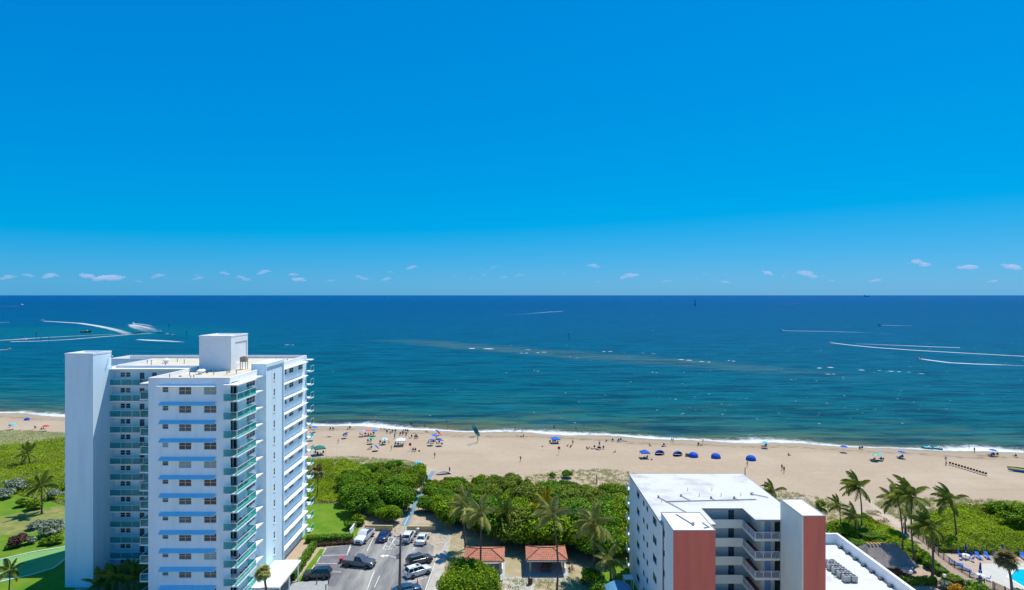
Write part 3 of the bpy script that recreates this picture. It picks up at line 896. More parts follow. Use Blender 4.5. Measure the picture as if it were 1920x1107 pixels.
# roof fittings
def roof_vent(root, x, y, z, h=0.5, r=0.07, mat=metal_m):
    return part(root, "vent_pipe", MB().lathe([(r, 0.003), (r, h), (r * 1.5, h), (r * 1.5, h + 0.1)], 7, (x, y, z)), mat, 40)
def mushroom(root, x, y, z, s=1.0):
    return part(root, "roof_fan", MB().lathe([(0.35 * s, 0.003), (0.35 * s, 0.35 * s), (0.6 * s, 0.4 * s), (0.62 * s, 0.6 * s), (0.35 * s, 0.85 * s), (0.08, 0.95 * s)], 12, (x, y, z)), stucco_trim, 40)
def air_unit(root, x, y, z, w=0.9, d=0.9, h=0.8, mat=metal_m, legs=0.0):
    u = part(root, "air_conditioner", MB().bevbox(x - w / 2, x + w / 2, y - d / 2, y + d / 2, z + legs + 0.01, z + legs + h, 0.04), mat)
    part(root, "fan_grille", MB().lathe([(w * 0.36, 0.0), (w * 0.36, 0.05), (w * 0.08, 0.07)], 12, (x, y, z + legs + h + 0.003)), BRONZE, sub=u)
    for i, (a, b) in enumerate(((-1, -1), (1, -1), (1, 1), (-1, 1))):
        if legs:
            part(root, "leg", MB().box(x + a * w * 0.42 - 0.04, x + a * w * 0.42 + 0.04, y + b * d * 0.42 - 0.04, y + b * d * 0.42 + 0.04, z + 0.004, z + legs + 0.008), rust_m, sub=u)
mushroom(T, -51.2, 97.2, ZR, 0.9)
air_unit(T, -46.9, 103.6, ZR, 1.1, 0.9, 0.9, rust_m, 1.3)
air_unit(T, -45.0, 110.0, ZR, 1.0, 1.0, 0.8)
for x, y, h in ((-53.2, 92, .6), (-52.0, 95.5, .4), (-50.0, 93.0, .35), (-48.6, 96.5, .5), (-46.8, 97.2, .7), (-45.6, 98.0, .5), (-49.5, 91.2, .5), (-44.2, 106, .5), (-45.8, 113, .7), (-44.0, 116, .4), (-47, 118, .5),
               (-69, 112, .6), (-67, 110, .8), (-65, 115, .5), (-62, 112, .7), (-60.5, 117, .5), (-58.0, 113, .8), (-56.5, 110, .5), (-55.4, 116, .7), (-63.5, 108.5, .4)):
    roof_vent(T, x, y, ZR, h)
mushroom(T, -66, 113, ZR, 1.0); mushroom(T, -57.2, 112, ZR, 1.1); mushroom(T, -51.6, 98.9, ZR, 0.7)
for x, y in ((-52.9, 94.4), (-50.8, 98.6), (-47.6, 99.6), (-68, 107.4), (-64.4, 107.6), (-61.2, 107.4), (-58.4, 107.8)):
    part(T, "roof_drain", MB().lathe([(0.22, 0.004), (0.2, 0.12), (0.05, 0.16)], 8, (x, y, ZR)), BRONZE)

# ------------------------------------------------------------------ apartment building with the terracotta stair towers
A = thing("apartment_building", "beige apartment building with white roof and two terracotta stair towers", "building", (31, 92, 0))
pale = M("pale_stucco", (0.78, 0.84, 0.82), (0.70, 0.76, 0.75), rough=0.9, scale=0.4, detail=6, bump=0.12, bscale=14, spec=0.2, stretch=(1, 1, 0.3))
beige = M("beige_stucco", (0.88, 0.85, 0.70), (0.82, 0.79, 0.65), rough=0.9, scale=0.5, detail=6, bump=0.1, bscale=14, spec=0.2)
terra = M("terracotta_stucco", (0.80, 0.20, 0.13), (0.62, 0.16, 0.115), rough=0.9, scale=0.8, detail=7, bump=0.15, bscale=10, spec=0.2, stretch=(1, 1, 0.12), lo=0.42, hi=0.8)
roof_white = M("white_roof", (0.62, 0.615, 0.59), (0.38, 0.355, 0.29), rough=0.85, scale=0.2, detail=9, spec=0.25, lo=0.5, hi=0.76, bump=0.15, bscale=2)
coping = M("grey_coping", (0.33, 0.35, 0.36), rough=0.5)
AF = [14.5 - ST * k for k in range(6)]
AZ = 17.3
AX0, AX1, AY0, AYC, AYB = 20.8, 40.9, 83.5, 88.2, 104.9
NX0, NX1 = 28.1, 34.3
ra = random.Random(5)
# side wall that faces -X, with its window columns
cols = [(96.6, 1.8, 0.85), (92.9, 0.9, 0.8), (90.5, 0.9, 0.8), (85.2, 2.0, 0.9)]
ops = []
for f in AF:
    for y, w, h in cols:
        ops.append((AYB - y - w, AYB - y, f + 2.05 - h, f + 2.05))
mb = MB(); facade(mb, (AX0, AYB, 0), (0, -1, 0), (1, 0, 0), AYB - 81.8, AZ - 0.25, ops, 0.04)
part(A, "side_wall", mb, pale)
for o in ops:
    window(A, (AX0, AYB - o[0], o[2]), -math.pi / 2, o[1] - o[0], o[3] - o[2], 2 if o[1] - o[0] > 1 else 1, 1, BRONZE, GLASS[0], rng=ra, depth=0.025)
    if o[1] - o[0] > 1.6:
        part(A, "sill", MB().box(AX0 - 0.12, AX0 - 0.002, AYB - o[1] - 0.05, AYB - o[0] + 0.05, o[2] - 0.1, o[2] - 0.02), pale)
mb = MB()
facade(mb, (AX1, 83.3, 0), (0, 1, 0), (-1, 0, 0), AYB - 83.3, AZ - 0.25, [])
facade(mb, (AX1, AYB, 0), (-1, 0, 0), (0, -1, 0), AX1 - AX0, AZ - 0.25, [])
part(A, "rear_wall", mb, pale)
# the notch: corridor wall, return walls, doors
mb = MB()
YCW = AYC + 1.6
facade(mb, (NX0, YCW, 0), (1, 0, 0), (0, 1, 0), NX1 + 1.6 - NX0, AZ - 0.25, [(4.7, 5.6, f + 0.01, f + 2.05) for f in AF])
facade(mb, (NX0, 83.502, 0), (0, 1, 0), (-1, 0, 0), YCW - 83.5, AZ - 0.25, [])
part(A, "corridor_wall", mb, pale)
mb = MB()
YDW = 85.2
facade(mb, (NX1 + 1.6, YCW, 0), (0, -1, 0), (1, 0, 0), YCW - YDW, AZ - 0.25, [])
facade(mb, (NX1 + 1.6, YDW, 0), (1, 0, 0), (0, 1, 0), 37.8 - NX1 - 1.6, AZ - 0.25, [(0.45, 1.35, f + 0.01, f + 2.05) for f in AF])
part(A, "door_wall", mb, beige)
blue_door = M("pale_blue_door", (0.30, 0.46, 0.66), (0.26, 0.42, 0.62), rough=0.5, scale=1.0)
for f in AF:
    d_ = part(A, "door", MB().box(NX1 + 2.06, NX1 + 2.94, YDW + 0.05, YDW + 0.11, f + 0.012, f + 2.04), blue_door)
    part(A, "handle", MB().box(NX1 + 2.80, NX1 + 2.86, YDW - 0.01, YDW + 0.05, f + 1.0, f + 1.12), metal_m, sub=d_)
    part(A, "door", MB().box(NX0 + 4.71, NX0 + 5.59, YCW + 0.05, YCW + 0.11, f + 0.012, f + 2.04), door_m)
    part(A, "vent_grille", MB().box(NX0 + 1.0, NX0 + 2.0, YCW - 0.03, YCW - 0.002, f + 2.2, f + 2.42), BRONZE)
    part(A, "wall_lamp", MB().bevbox(37.5, 37.78, 84.2, 84.5, f + 2.1, f + 2.3, 0.04), BRONZE)
floor_red = M("red_corridor_floor", (0.22, 0.07, 0.06), rough=0.8)
for k, f in enumerate(AF):
    part(A, "corridor_floor", MB().prism([(NX0 + 0.002, AYC), (NX1, AYC), (NX1, 83.6), (37.798, 83.6), (37.798, YDW - 0.002), (NX1 + 1.598, YDW - 0.002), (NX1 + 1.598, YCW - 0.002), (NX0 + 0.002, YCW - 0.002)], f - 0.2, f), floor_red)
    part(A, "slab_edge", MB().prism([(NX1 - 0.06, 83.5), (37.798, 83.5), (37.798, 83.598), (NX1 + 0.06, 83.598), (NX1 + 0.06, AYC - 0.102), (NX1 - 0.06, AYC - 0.102)], f - 0.22, f + 0.05), beige)
    part(A, "spandrel", MB().box(NX0 + 0.003, NX1 - 0.003, AYC - 0.1, AYC - 0.002, f - 0.2, f + 1.08), beige)
    # white baluster railing, mesh infill
    def pal_rail(p0, p1, n):
        p0, p1 = Vector((*p0, f)), Vector((*p1, f)); d = (p1 - p0); L = d.length; d /= L
        nr = Vector((-d.y, d.x, 0)) * 0.025
        mb = MB()
        def seg(a, b, z0, z1, t=1):
            mb.loft([[q - nr * t + Vector((0, 0, z0)), q + nr * t + Vector((0, 0, z0)), q + nr * t + Vector((0, 0, z1)), q - nr * t + Vector((0, 0, z1))] for q in (a, b)])
        seg(p0, p1, 1.0, 1.06); seg(p0, p1, 0.08, 0.13)
        for i in range(n + 1):
            q = p0 + d * (L * i / n); seg(q - d * 0.03, q + d * 0.03, 0.051, 0.999)
        r = part(A, "railing", mb, rail_m)
        nb = int(L / 0.14)
        for s in range(n):
            bb = MB()
            for i in range(int(nb / n)):
                q = p0 + d * (L * s / n + (i + 0.5) * L / n / int(nb / n)); nr2 = nr * 0.35
                bb.loft([[q - nr2 - d * 0.02 + Vector((0, 0, z)), q + nr2 - d * 0.02 + Vector((0, 0, z)), q + nr2 + d * 0.02 + Vector((0, 0, z)), q - nr2 + d * 0.02 + Vector((0, 0, z))] for z in (0.131, 0.999)])
            bo = part(A, "baluster_panel", bb, rail_m, sub=r); bo["kind"] = "stuff"
    pal_rail((NX1, AYC - 0.15), (NX1, 83.55), 3)
    pal_rail((NX1 + 0.03, 83.55), (37.75, 83.55), 3)
# roof with its notch, fascia
outline = [(AX0 - 0.05, 81.8), (AX0 - 0.05, AYB + 0.1), (AX1 + 0.05, AYB + 0.1), (AX1 + 0.05, AY0), (NX1 + 0.02, AY0), (NX1 - 0.02, AYC - 0.25), (NX0 + 0.02, AYC - 0.25), (NX0 + 0.1, 81.8)]
part(A, "roof", MB().prism(outline, AZ - 0.25, AZ), roof_white)
cp = MB()
for i in range(len(outline)):
    a, b = Vector((*outline[i], 0)), Vector((*outline[(i + 1) % len(outline)], 0))
    d = (b - a).normalized(); nr = Vector((d.y, -d.x, 0)) * -0.06
    cp.loft([[p + Vector((0, 0, AZ - 0.22)), p + nr + Vector((0, 0, AZ - 0.22)), p + nr + Vector((0, 0, AZ + 0.03)), p + Vector((0, 0, AZ + 0.03))] for p in (a + d * 0.07 - nr * 0.05, b - d * 0.07 - nr * 0.05)])
part(A, "drip_edge", cp, coping)
# stair towers
mb = MB()
facade(mb, (21.0, 83.4, 0), (0, -1, 0), (1, 0, 0), 83.4 - 77.1, 18.3, [(1.4, 2.0, f + 1.2, f + 2.0) for f in AF], 0.04)
part(A, "stair_tower_side", mb, pale)
for f in AF:
    window(A, (21.0, 82.0, f + 1.2), -math.pi / 2, 0.6, 0.8, 1, 1, BRONZE, GLASS[1], depth=0.025)
part(A, "stair_tower_front", MB().box(21.002, 26.5, 77.1, 77.4, 0, 18.28), terra)
part(A, "stair_tower_core", MB().box(21.16, 26.5, 77.402, 81.78, 0, 18.28), pale)
part(A, "stair_tower_roof", MB().box(21.1, 26.42, 77.2, 83.4, 18.285, 18.33), M("stained_roof", (0.78, 0.77, 0.72), (0.62, 0.58, 0.50), rough=0.85, scale=0.5, detail=7, spec=0.25, lo=0.5, hi=0.75))
part(A, "stair_tower_core", MB().box(21.3, 26.3, 81.8, 83.4, AZ + 0.01, 18.28), pale)
mb = MB()
for b in ((20.98, 26.52, 77.06, 77.18), (20.98, 26.52, 83.38, 83.5), (20.98, 21.08, 77.19, 83.37), (26.43, 26.53, 77.19, 83.37)):
    mb.box(*b, 18.29, 18.40)
part(A, "stair_tower_coping", mb, coping)
part(A, "stair_tower_front", MB().box(37.95, 40.85, 77.1, 77.5, 0, 20.15), terra)
part(A, "stair_tower_side", MB().box(37.8, 40.8, 77.5, 83.4, 0, 20.15), beige)
part(A, "stair_tower_roof", MB().box(37.9, 40.7, 77.2, 83.3, 20.155, 20.22), MATS["stained_roof"])
mb = MB()
for b in ((37.78, 40.88, 77.06, 77.2), (37.78, 40.88, 83.28, 83.42), (37.78, 37.9, 77.21, 83.27), (40.72, 40.88, 77.21, 83.27)):
    mb.box(*b, 20.16, 20.28)
part(A, "stair_tower_coping", mb, coping)
part(A, "stair_tower_edge", MB().box(37.8, 37.948, 77.1, 77.498, 0, 20.15), beige)
# small seaward balconies on the side
for f in AF:
    b_ = part(A, "balcony", MB().box(AX0 - 0.3, AX0 + 2, AYB + 0.003, AYB + 1.6, f - 0.18, f), pale)
    part(A, "railing", MB().box(AX0 - 0.3, AX0 - 0.24, AYB + 0.01, AYB + 1.6, f + 0.002, f + 1.0), rail_m, sub=b_)
# pipes across the roof
def pipe(root, pts, r=0.06, mat=coping, name="roof_pipe"):
    return part(root, name, MB().tube(pts, r, 6), mat)
pz = AZ + 0.10
pipe(A, [(23.5, 90.6, pz), (37.8, 91.6, pz)], 0.07)
for x0, y0, x1, y1 in ((22.9, 92.6, 25.6, 85.5), (26.6, 93.2, 27.4, 91.0), (31.0, 92.2, 31.3, 91.1), (34.6, 92.2, 34.9, 91.2), (38.0, 94.0, 40.0, 92.4)):
    pipe(A, [(x0, y0, pz + 0.02), (x1, y1, pz + 0.02)], 0.06)
    part(A, "pipe_stand", MB().box(x0 - 0.12, x0 + 0.12, y0 - 0.12, y0 + 0.12, AZ + 0.004, AZ + 0.35), metal_m)
pipe(A, [(22.9, 82.6, 18.42), (24.1, 79.0, 18.42)], 0.07); pipe(A, [(25.6, 79.6, 18.42), (26.0, 78.0, 18.42), (25.2, 77.8, 18.42)], 0.07)
part(A, "pipe_stand", MB().box(24.0, 24.3, 78.8, 79.1, 18.34, 18.7), metal_m)
for x, y in ((23.0, 90.9), (28.5, 96.0), (32.5, 96.2), (29.5, 93.2), (33.0, 93.4), (36.2, 93.6), (38.2, 93.8)):
    roof_vent(A, x, y, AZ, 0.4, 0.06, stucco_trim)

# ------------------------------------------------------------------ long low wing with a white roof
L_ = thing("low_roof_building", "long low building with white roof and high white parapet beside the thatched hut", "building", (51, 85, 0))
part(L_, "wall", MB().box(41.6, 60.2, 60, 109.4, 0, 3.1), pale)
part(L_, "roof", MB().box(41.6, 59.7, 60, 108.9, 3.105, 3.22), roof_white)
mb = MB().box(59.75, 60.25, 60, 109.5, 3.11, 5.0)
mb.box(52.0, 59.748, 109.0, 109.5, 3.11, 5.0)
part(L_, "parapet", mb, M("white_parapet", (0.84, 0.86, 0.86), (0.78, 0.80, 0.80), rough=0.8, scale=0.5))
part(L_, "red_wall", MB().box(46.6, 46.9, 60, 91.5, 3.23, 4.0), M("orange_red_wall", (0.50, 0.13, 0.06), rough=0.85))
for i in range(9):
    y = 107.0 - i * 2.35
    v = part(L_, "roof_vent", MB().bevbox(59.0, 59.62, y - 0.32, y + 0.32, 3.225, 3.55, 0.05), BRONZE)
part(L_, "stain_drain", MB().lathe([(0.3, 0.0), (0.25, 0.1)], 8, (52.5, 96.0, 3.225)), metal_m)
k = 0
for i in range(5):
    for j in range(2):
        air_unit(L_, 53.0 - 0.0 + j * 1.15 + i * 0.10, 100.0 - i * 1.35, 3.22, 0.95, 0.95, 0.85, metal_m, 0.15)

# ------------------------------------------------------------------ vegetation kit
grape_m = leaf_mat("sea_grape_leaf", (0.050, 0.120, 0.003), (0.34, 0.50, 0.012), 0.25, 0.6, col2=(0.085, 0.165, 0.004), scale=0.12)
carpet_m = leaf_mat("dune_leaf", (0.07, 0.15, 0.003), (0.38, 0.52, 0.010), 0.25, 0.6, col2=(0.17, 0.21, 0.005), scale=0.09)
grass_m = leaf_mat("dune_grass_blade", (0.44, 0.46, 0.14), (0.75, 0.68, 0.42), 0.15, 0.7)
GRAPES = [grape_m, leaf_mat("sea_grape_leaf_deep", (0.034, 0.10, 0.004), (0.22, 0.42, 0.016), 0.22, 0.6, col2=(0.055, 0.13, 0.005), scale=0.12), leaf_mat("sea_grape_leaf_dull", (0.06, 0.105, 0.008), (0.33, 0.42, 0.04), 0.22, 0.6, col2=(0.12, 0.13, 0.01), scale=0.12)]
palm_m = leaf_mat("palm_leaflet", (0.13, 0.20, 0.018), (0.44, 0.46, 0.09), 0.18, 0.4)
pale_palm_m = leaf_mat("pale_palm_leaflet", (0.24, 0.28, 0.05), (0.62, 0.58, 0.22), 0.18, 0.45)
yellow_palm_m = leaf_mat("yellow_palm_leaflet", (0.36, 0.32, 0.02), (0.60, 0.50, 0.04), 0.18, 0.45)
brown_palm_m = leaf_mat("browning_palm_leaflet", (0.14, 0.15, 0.035), (0.42, 0.27, 0.13), 0.15, 0.6)
silver_m = leaf_mat("silver_leaf", (0.16, 0.21, 0.12), (0.40, 0.45, 0.33), 0.15, 0.5)
purple_m = leaf_mat("purple_leaf", (0.075, 0.03, 0.03), (0.20, 0.10, 0.07), 0.15, 0.5)
shrub_m = leaf_mat("shrub_leaf", (0.085, 0.20, 0.010), (0.24, 0.42, 0.018), 0.2, 0.45)
orange_m = leaf_mat("orange_leaf", (0.42, 0.20, 0.01), (0.60, 0.36, 0.02), 0.2, 0.5)
pink_m = leaf_mat("pink_flower", (0.46, 0.16, 0.20), (0.26, 0.32, 0.04), 0.2, 0.6)
bark_m = M("grey_bark", (0.16, 0.125, 0.095), (0.24, 0.20, 0.155), rough=0.95, scale=2.5, detail=5, bump=0.5, bscale=6, stretch=(1, 1, 2.5))
palm_bark_m = M("palm_bark", (0.17, 0.135, 0.105), (0.10, 0.08, 0.062), rough=0.95, scale=1.4, detail=4, bump=0.5, bscale=3, stretch=(0.5, 0.5, 4))
nrng = np.random.default_rng(3)

def lobes_leaves(lobes, n, size, rng, jitter=0.7, tint_bias=0.0):
    """leaf faces over a crown made of several lobes ((cx, cy, cz), (rx, ry, rz))"""
    vol = np.array([r[0] * r[1] + r[1] * r[2] for c, r in lobes]); vol = vol / vol.sum()
    Vs, Ts = [], []
    for (c, r), w in zip(lobes, vol):
        k = int(n * w)
        d = rng.normal(0, 1, (k, 3)); d /= np.linalg.norm(d, axis=1, keepdims=True)
        d[:, 2] = np.where(d[:, 2] < -0.35, -d[:, 2] * 0.8, d[:, 2])
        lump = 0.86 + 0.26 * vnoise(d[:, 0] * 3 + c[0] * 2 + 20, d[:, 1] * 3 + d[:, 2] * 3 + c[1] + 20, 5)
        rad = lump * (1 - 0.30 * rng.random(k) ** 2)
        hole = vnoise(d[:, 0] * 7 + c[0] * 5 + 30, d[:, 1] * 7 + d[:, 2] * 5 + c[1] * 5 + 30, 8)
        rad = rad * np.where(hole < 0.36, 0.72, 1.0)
        P = d * rad[:, None] * np.array(r) + np.array(c)
        N = d / np.array(r); N /= np.linalg.norm(N, axis=1, keepdims=True); N[:, 2] += 0.35
        Vs.append(leaf_quads(P, N, size, rng, 0.9, jitter))
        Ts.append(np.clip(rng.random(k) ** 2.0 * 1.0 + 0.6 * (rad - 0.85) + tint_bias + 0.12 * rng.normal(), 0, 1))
    return np.concatenate(Vs), np.concatenate(Ts)

def crown_variant(name, seed, R=2.7, Hh=3.4, n=14000, size=0.23, nl=11, flat=1.0):
    rng = np.random.default_rng(seed)
    lobes = [((0, 0, Hh * 0.52), (R * 0.72, R * 0.72, Hh * 0.44 * flat))]
    for i in range(nl):
        a = 2 * math.pi * i / nl + rng.random() * 0.6
        q = R * (0.40 + 0.26 * rng.random())
        lr = R * (0.34 + 0.2 * rng.random())
        lobes.append(((q * math.cos(a), q * math.sin(a), Hh * (0.36 + 0.36 * rng.random())), (lr, lr, lr * 0.8 * flat)))
    V, t = lobes_leaves(lobes, n, size, rng)
    V[:, :, 2] = np.maximum(V[:, :, 2], 0.06)
    return quads_mesh(name, V, t)

def trunk_variant(name, seed, Hh=2.2, R=1.4, n=4, r=0.14):
    rng = np.random.default_rng(seed)
    mb = MB()
    for i in range(n):
        a = 2 * math.pi * i / n + rng.random()
        pts = [(0.12 * math.cos(a), 0.12 * math.sin(a), 0), (0.3 * R * math.cos(a), 0.3 * R * math.sin(a), Hh * 0.4), (0.75 * R * math.cos(a + .3), 0.75 * R * math.sin(a + .3), Hh * 0.8), (R * math.cos(a + .2), R * math.sin(a + .2), Hh)]
        mb.tube(pts, [r, r * 0.75, r * 0.5, r * 0.25], 6)
    return mb.mesh(name, 50)

grape_crowns = [crown_variant("crown", 20 + i) for i in range(4)]
grape_trunks = [trunk_variant("trunk", 40 + i) for i in range(2)]

def spread(pix, dist, rng, tries=4000, world_pts=False):
    P = sample_poly(pix, tries, rng, world_pts)
    keep = []
    for p in P:
        if all((p[0] - q[0]) ** 2 + (p[1] - q[1]) ** 2 > dist * dist for q in keep):
            keep.append((float(p[0]), float(p[1])))
    return keep

def plant(name, label, cat, loc, crown, cm, trunk=None, group=None, scale=1.0, rz=None, tilt=None):
    t = thing(name, label, cat, loc, RNG.random() * 6.28 if rz is None else rz, group, scale)
    link("crown", crown, cm, t)
    if trunk is not None:
        link("trunk", trunk, bark_m, t)
    return t

THICK_A = [(652, 905), (700, 886), (775, 882), (789, 893), (768, 925), (742, 962), (728, 982), (695, 978), (672, 960), (648, 930)]
for p in spread(THICK_A, 3.5, nrng):
    k = np.interp(p[1], [122, 140, 165], [1.55, 1.25, 0.8])
    zone = "low sea grape tree at the beach edge of the thicket beside the lawn" if p[1] > 150 else "tall sea grape tree overhanging the cars and cream walls" if p[1] < 131 else "sea grape tree in the middle of the thicket beside the lawn"
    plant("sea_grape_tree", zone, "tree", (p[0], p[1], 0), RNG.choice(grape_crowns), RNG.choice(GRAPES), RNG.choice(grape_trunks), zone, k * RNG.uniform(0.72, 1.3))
THICK_B = [(806, 915), (850, 908), (930, 914), (1000, 926), (1100, 930), (1180, 940), (1186, 990), (1180, 1054), (1130, 1048), (1070, 1036), (1000, 1028), (950, 1014), (900, 1001), (840, 990), (804, 975), (794, 945)]
for p in spread(THICK_B, 4.0, nrng):
    k = np.interp(p[1], [112, 130, 155], [1.75, 1.4, 0.78])
    side = "on the blue mat side" if p[0] < -8 else "on the apartment side" if p[0] > 12 else "around the yellowing palm"
    zone = ("low sea grape tree at the big thicket's beach edge " if p[1] > 142 else "tall sea grape tree behind the shelters " if p[1] < 124 else "sea grape tree inside the big thicket ") + side
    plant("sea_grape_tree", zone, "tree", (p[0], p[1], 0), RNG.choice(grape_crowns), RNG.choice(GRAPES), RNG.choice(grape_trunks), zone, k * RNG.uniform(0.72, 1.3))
for x, y, s, lab in ((1063, 896, 0.62, "bright green sea grape bush growing alone on the sand dune"), (1036, 896, 0.42, "low green bush next to the lone dune bush"), (989, 906, 0.35, "small low bush at the dune edge")):
    plant("sea_grape_bush", lab, "bush", G(x, y), grape_crowns[0], shrub_m, None, None, s)

def carpet(name, pix, n, hmax, size, mat, label, seed, tb=0.0, nscale=0.35, cut=None):
    rng = np.random.default_rng(seed)
    P = sample_poly(pix, n, rng)
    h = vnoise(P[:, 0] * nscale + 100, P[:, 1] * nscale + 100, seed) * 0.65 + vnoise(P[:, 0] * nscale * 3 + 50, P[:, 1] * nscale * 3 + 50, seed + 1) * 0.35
    if cut is not None:
        keep = vnoise(P[:, 0] * 0.22 + 31, P[:, 1] * 0.22 + 17, seed + 5) * 0.6 + 0.4 * vnoise(P[:, 0] * 0.7 + 3, P[:, 1] * 0.7 + 7, seed + 6) > cut
        P, h = P[keep], h[keep]
    k = len(P)
    z = h * hmax * (0.45 + 0.55 * rng.random(k)) + 0.05
    V = leaf_quads(np.column_stack([P, z]), np.tile([0, 0, 1.0], (k, 1)), size, rng, 0.9, 0.6)
    V[:, :, 2] = np.maximum(V[:, :, 2], 0.02)
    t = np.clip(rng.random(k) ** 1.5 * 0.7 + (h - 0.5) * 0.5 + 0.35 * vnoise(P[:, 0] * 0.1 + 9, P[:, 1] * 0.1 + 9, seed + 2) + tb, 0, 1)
    return tag(link(name, quads_mesh(name, V, t), mat), label, None, kind='stuff')

carpet("ground_cover", [(-170, 836), (0, 838), (60, 832), (128, 822), (150, 955), (100, 940), (30, 928), (-170, 945)], 70000, 1.5, 0.32, carpet_m, "dense low green dune plants beyond the lawn", 61)
carpet("ground_cover", [(560, 864), (640, 864), (720, 876), (700, 905), (668, 915), (655, 945), (560, 943)], 40000, 1.3, 0.28, carpet_m, "bright low green plants beside the tower", 62, 0.05)
carpet("ground_cover", [(1745, 964), (1800, 951), (1860, 948), (1930, 949), (2250, 985), (2250, 1090), (1920, 1044), (1780, 1036), (1750, 1022), (1712, 990)], 90000, 1.4, 0.30, carpet_m, "yellow green dune plants spreading behind the pool fence", 63, 0.1)
carpet("ground_cover", [(1590, 974), (1620, 968), (1685, 1003), (1740, 1046), (1700, 1052), (1640, 1024), (1560, 1008), (1552, 985)], 34000, 1.3, 0.30, carpet_m, "green dune plants between sand trail and thatched hut", 64, 0.05)
carpet("flowering_vine", [(1606, 962), (1624, 954), (1650, 966), (1680, 992), (1690, 1004), (1655, 990)], 2600, 1.1, 0.22, pink_m, "pinkish flowering plants beside the sand trail", 65, 0.1, 0.5, 0.45)
carpet("dry_cover", [(620, 868), (690, 868), (700, 882), (640, 895)], 2500, 0.5, 0.3, grass_m, "dry tan weeds at the top of the dune", 66, 0.4)
carpet("fallen_leaves", [(690, 975), (735, 985), (745, 992), (850, 1000), (1100, 1035), (1100, 1065), (850, 1030), (690, 996)], 2200, 0.04, 0.14, purple_m, "fallen leaves strewn over the sand under the trees", 67, 0.3)

def blades(name, pix, n, h, mat, label, seed, tb=0.0, clump=True):
    rng = np.random.default_rng(seed)
    C = sample_poly(pix, max(8, n // 14), rng)
    P = C[rng.integers(0, len(C), n)] + rng.normal(0, 0.28, (n, 2))
    a = rng.random(n) * 2 * np.pi
    hh = h * (0.5 + 0.7 * rng.random(n))
    lean = rng.normal(0, 0.45, (n, 2)) * hh[:, None] + np.array([-0.15, -0.1]) * hh[:, None]
    w = 0.05 + 0.03 * rng.random(n)
    b = np.column_stack([np.cos(a) * w, np.sin(a) * w])
    z0 = np.full(n, 0.005)
    V = np.stack([np.column_stack([P - b, z0]), np.column_stack([P + b, z0]), np.column_stack([P + lean, hh])], 1)
    return tag(link(name, quads_mesh(name, V, np.clip(rng.random(n) * 0.9 + tb, 0, 1)), mat), label, None, kind='stuff')

blades("dune_grass", [(975, 905), (990, 893), (1040, 884), (1100, 880), (1150, 881), (1200, 890), (1200, 935), (1100, 915), (1075, 893), (1010, 908)], 6500, 0.5, grass_m, "sparse dune grass on the sand behind the thicket", 71)
blades("dune_grass", [(1430, 915), (1560, 938), (1610, 950), (1590, 975), (1550, 990), (1450, 965)], 5500, 0.5, grass_m, "sparse dune grass on the sand behind the apartment building", 72)
blades("dune_grass", [(1650, 938), (1760, 935), (1860, 938), (1960, 944), (1960, 958), (1860, 952), (1780, 953), (1740, 965), (1690, 978), (1640, 948)], 8000, 0.55, grass_m, "dune grass along the top of the beach beyond the pool", 73)
blades("dune_grass", [(-120, 806), (60, 807), (130, 812), (130, 845), (60, 838), (-120, 842)], 11000, 0.45, grass_m, "tan dune grass at the beach edge beyond the lawn", 74, 0.2)
blades("dune_grass", [(590, 858), (660, 856), (760, 864), (800, 874), (700, 882), (600, 868)], 7000, 0.45, grass_m, "tan dune grass edging the thicket by the tower", 75, 0.2)
blades("dune_grass", [(850, 893), (960, 890), (985, 905), (860, 908)], 1600, 0.4, grass_m, "thin tufts of grass on the sand at the thicket edge", 76, 0.1)
blades("park_grass", [(950, 1085), (1120, 1080), (1130, 1150), (940, 1150)], 6000, 0.22, grass_m, "thin park grass in front of the shelters", 77, -0.1)
blades("park_grass", [(850, 1035), (868, 1035), (860, 1075), (835, 1085)], 1500, 0.3, grass_m, "patch of pale grass beside the walkway", 78)

# ------------------------------------------------------------------ palms
def frond_mesh(seed, L=2.9, droop=1.0, nl=40, wid=0.036, leaf=0.80):
    """a feather frond growing along +X from the origin, bending down; rachis and leaflets in one mesh"""
    rng = np.random.default_rng(seed)
    s = np.linspace(0, 1, 9)
    ang = 0.35 - 1.35 * droop * s ** 1.4
    x = np.concatenate([[0], np.cumsum(np.cos(ang[:-1]))]) * L / 8
    z = np.concatenate([[0], np.cumsum(np.sin(ang[:-1]))]) * L / 8
    V = []
    for i in range(8):
        w0, w1 = 0.05 * (1 - s[i] * 0.8), 0.05 * (1 - s[i + 1] * 0.8)
        V.append([(x[i], -w0, z[i]), (x[i], w0, z[i]), (x[i + 1], w1, z[i + 1]), (x[i + 1], -w1, z[i + 1])])
    for sd in (-1, 1):
        for k in range(nl):
            t = 0.10 + 0.90 * (k + rng.random() * 0.6) / nl
            px, pz = np.interp(t, s, x), np.interp(t, s, z)
            a = np.interp(t, s, ang)
            ll = leaf * math.sin(math.pi * min(1, 0.12 + 0.86 * t) ** 0.8) + 0.10
            fwd = 0.55 + 0.5 * t
            dx, dy = ll * fwd * math.cos(a) * 0.75, sd * ll * 0.78
            dz = -ll * (0.42 + 0.35 * rng.random()) + ll * fwd * math.sin(a) * 0.5
            V.append([(px - wid, 0.01 * sd, pz), (px + wid, 0.01 * sd, pz), (px + dx * 0.6 + wid, dy * 0.6, pz + dz * 0.32), (px + dx, dy, pz + dz)])
    V = np.array(V)
    return quads_mesh("frond", V, np.clip(rng.random(len(V)) * 0.75, 0, 1))

fronds = [frond_mesh(200 + i, 3.0 + 0.3 * (i % 3), d) for i, d in enumerate((0.55, 0.8, 1.05, 1.3, 0.95))]

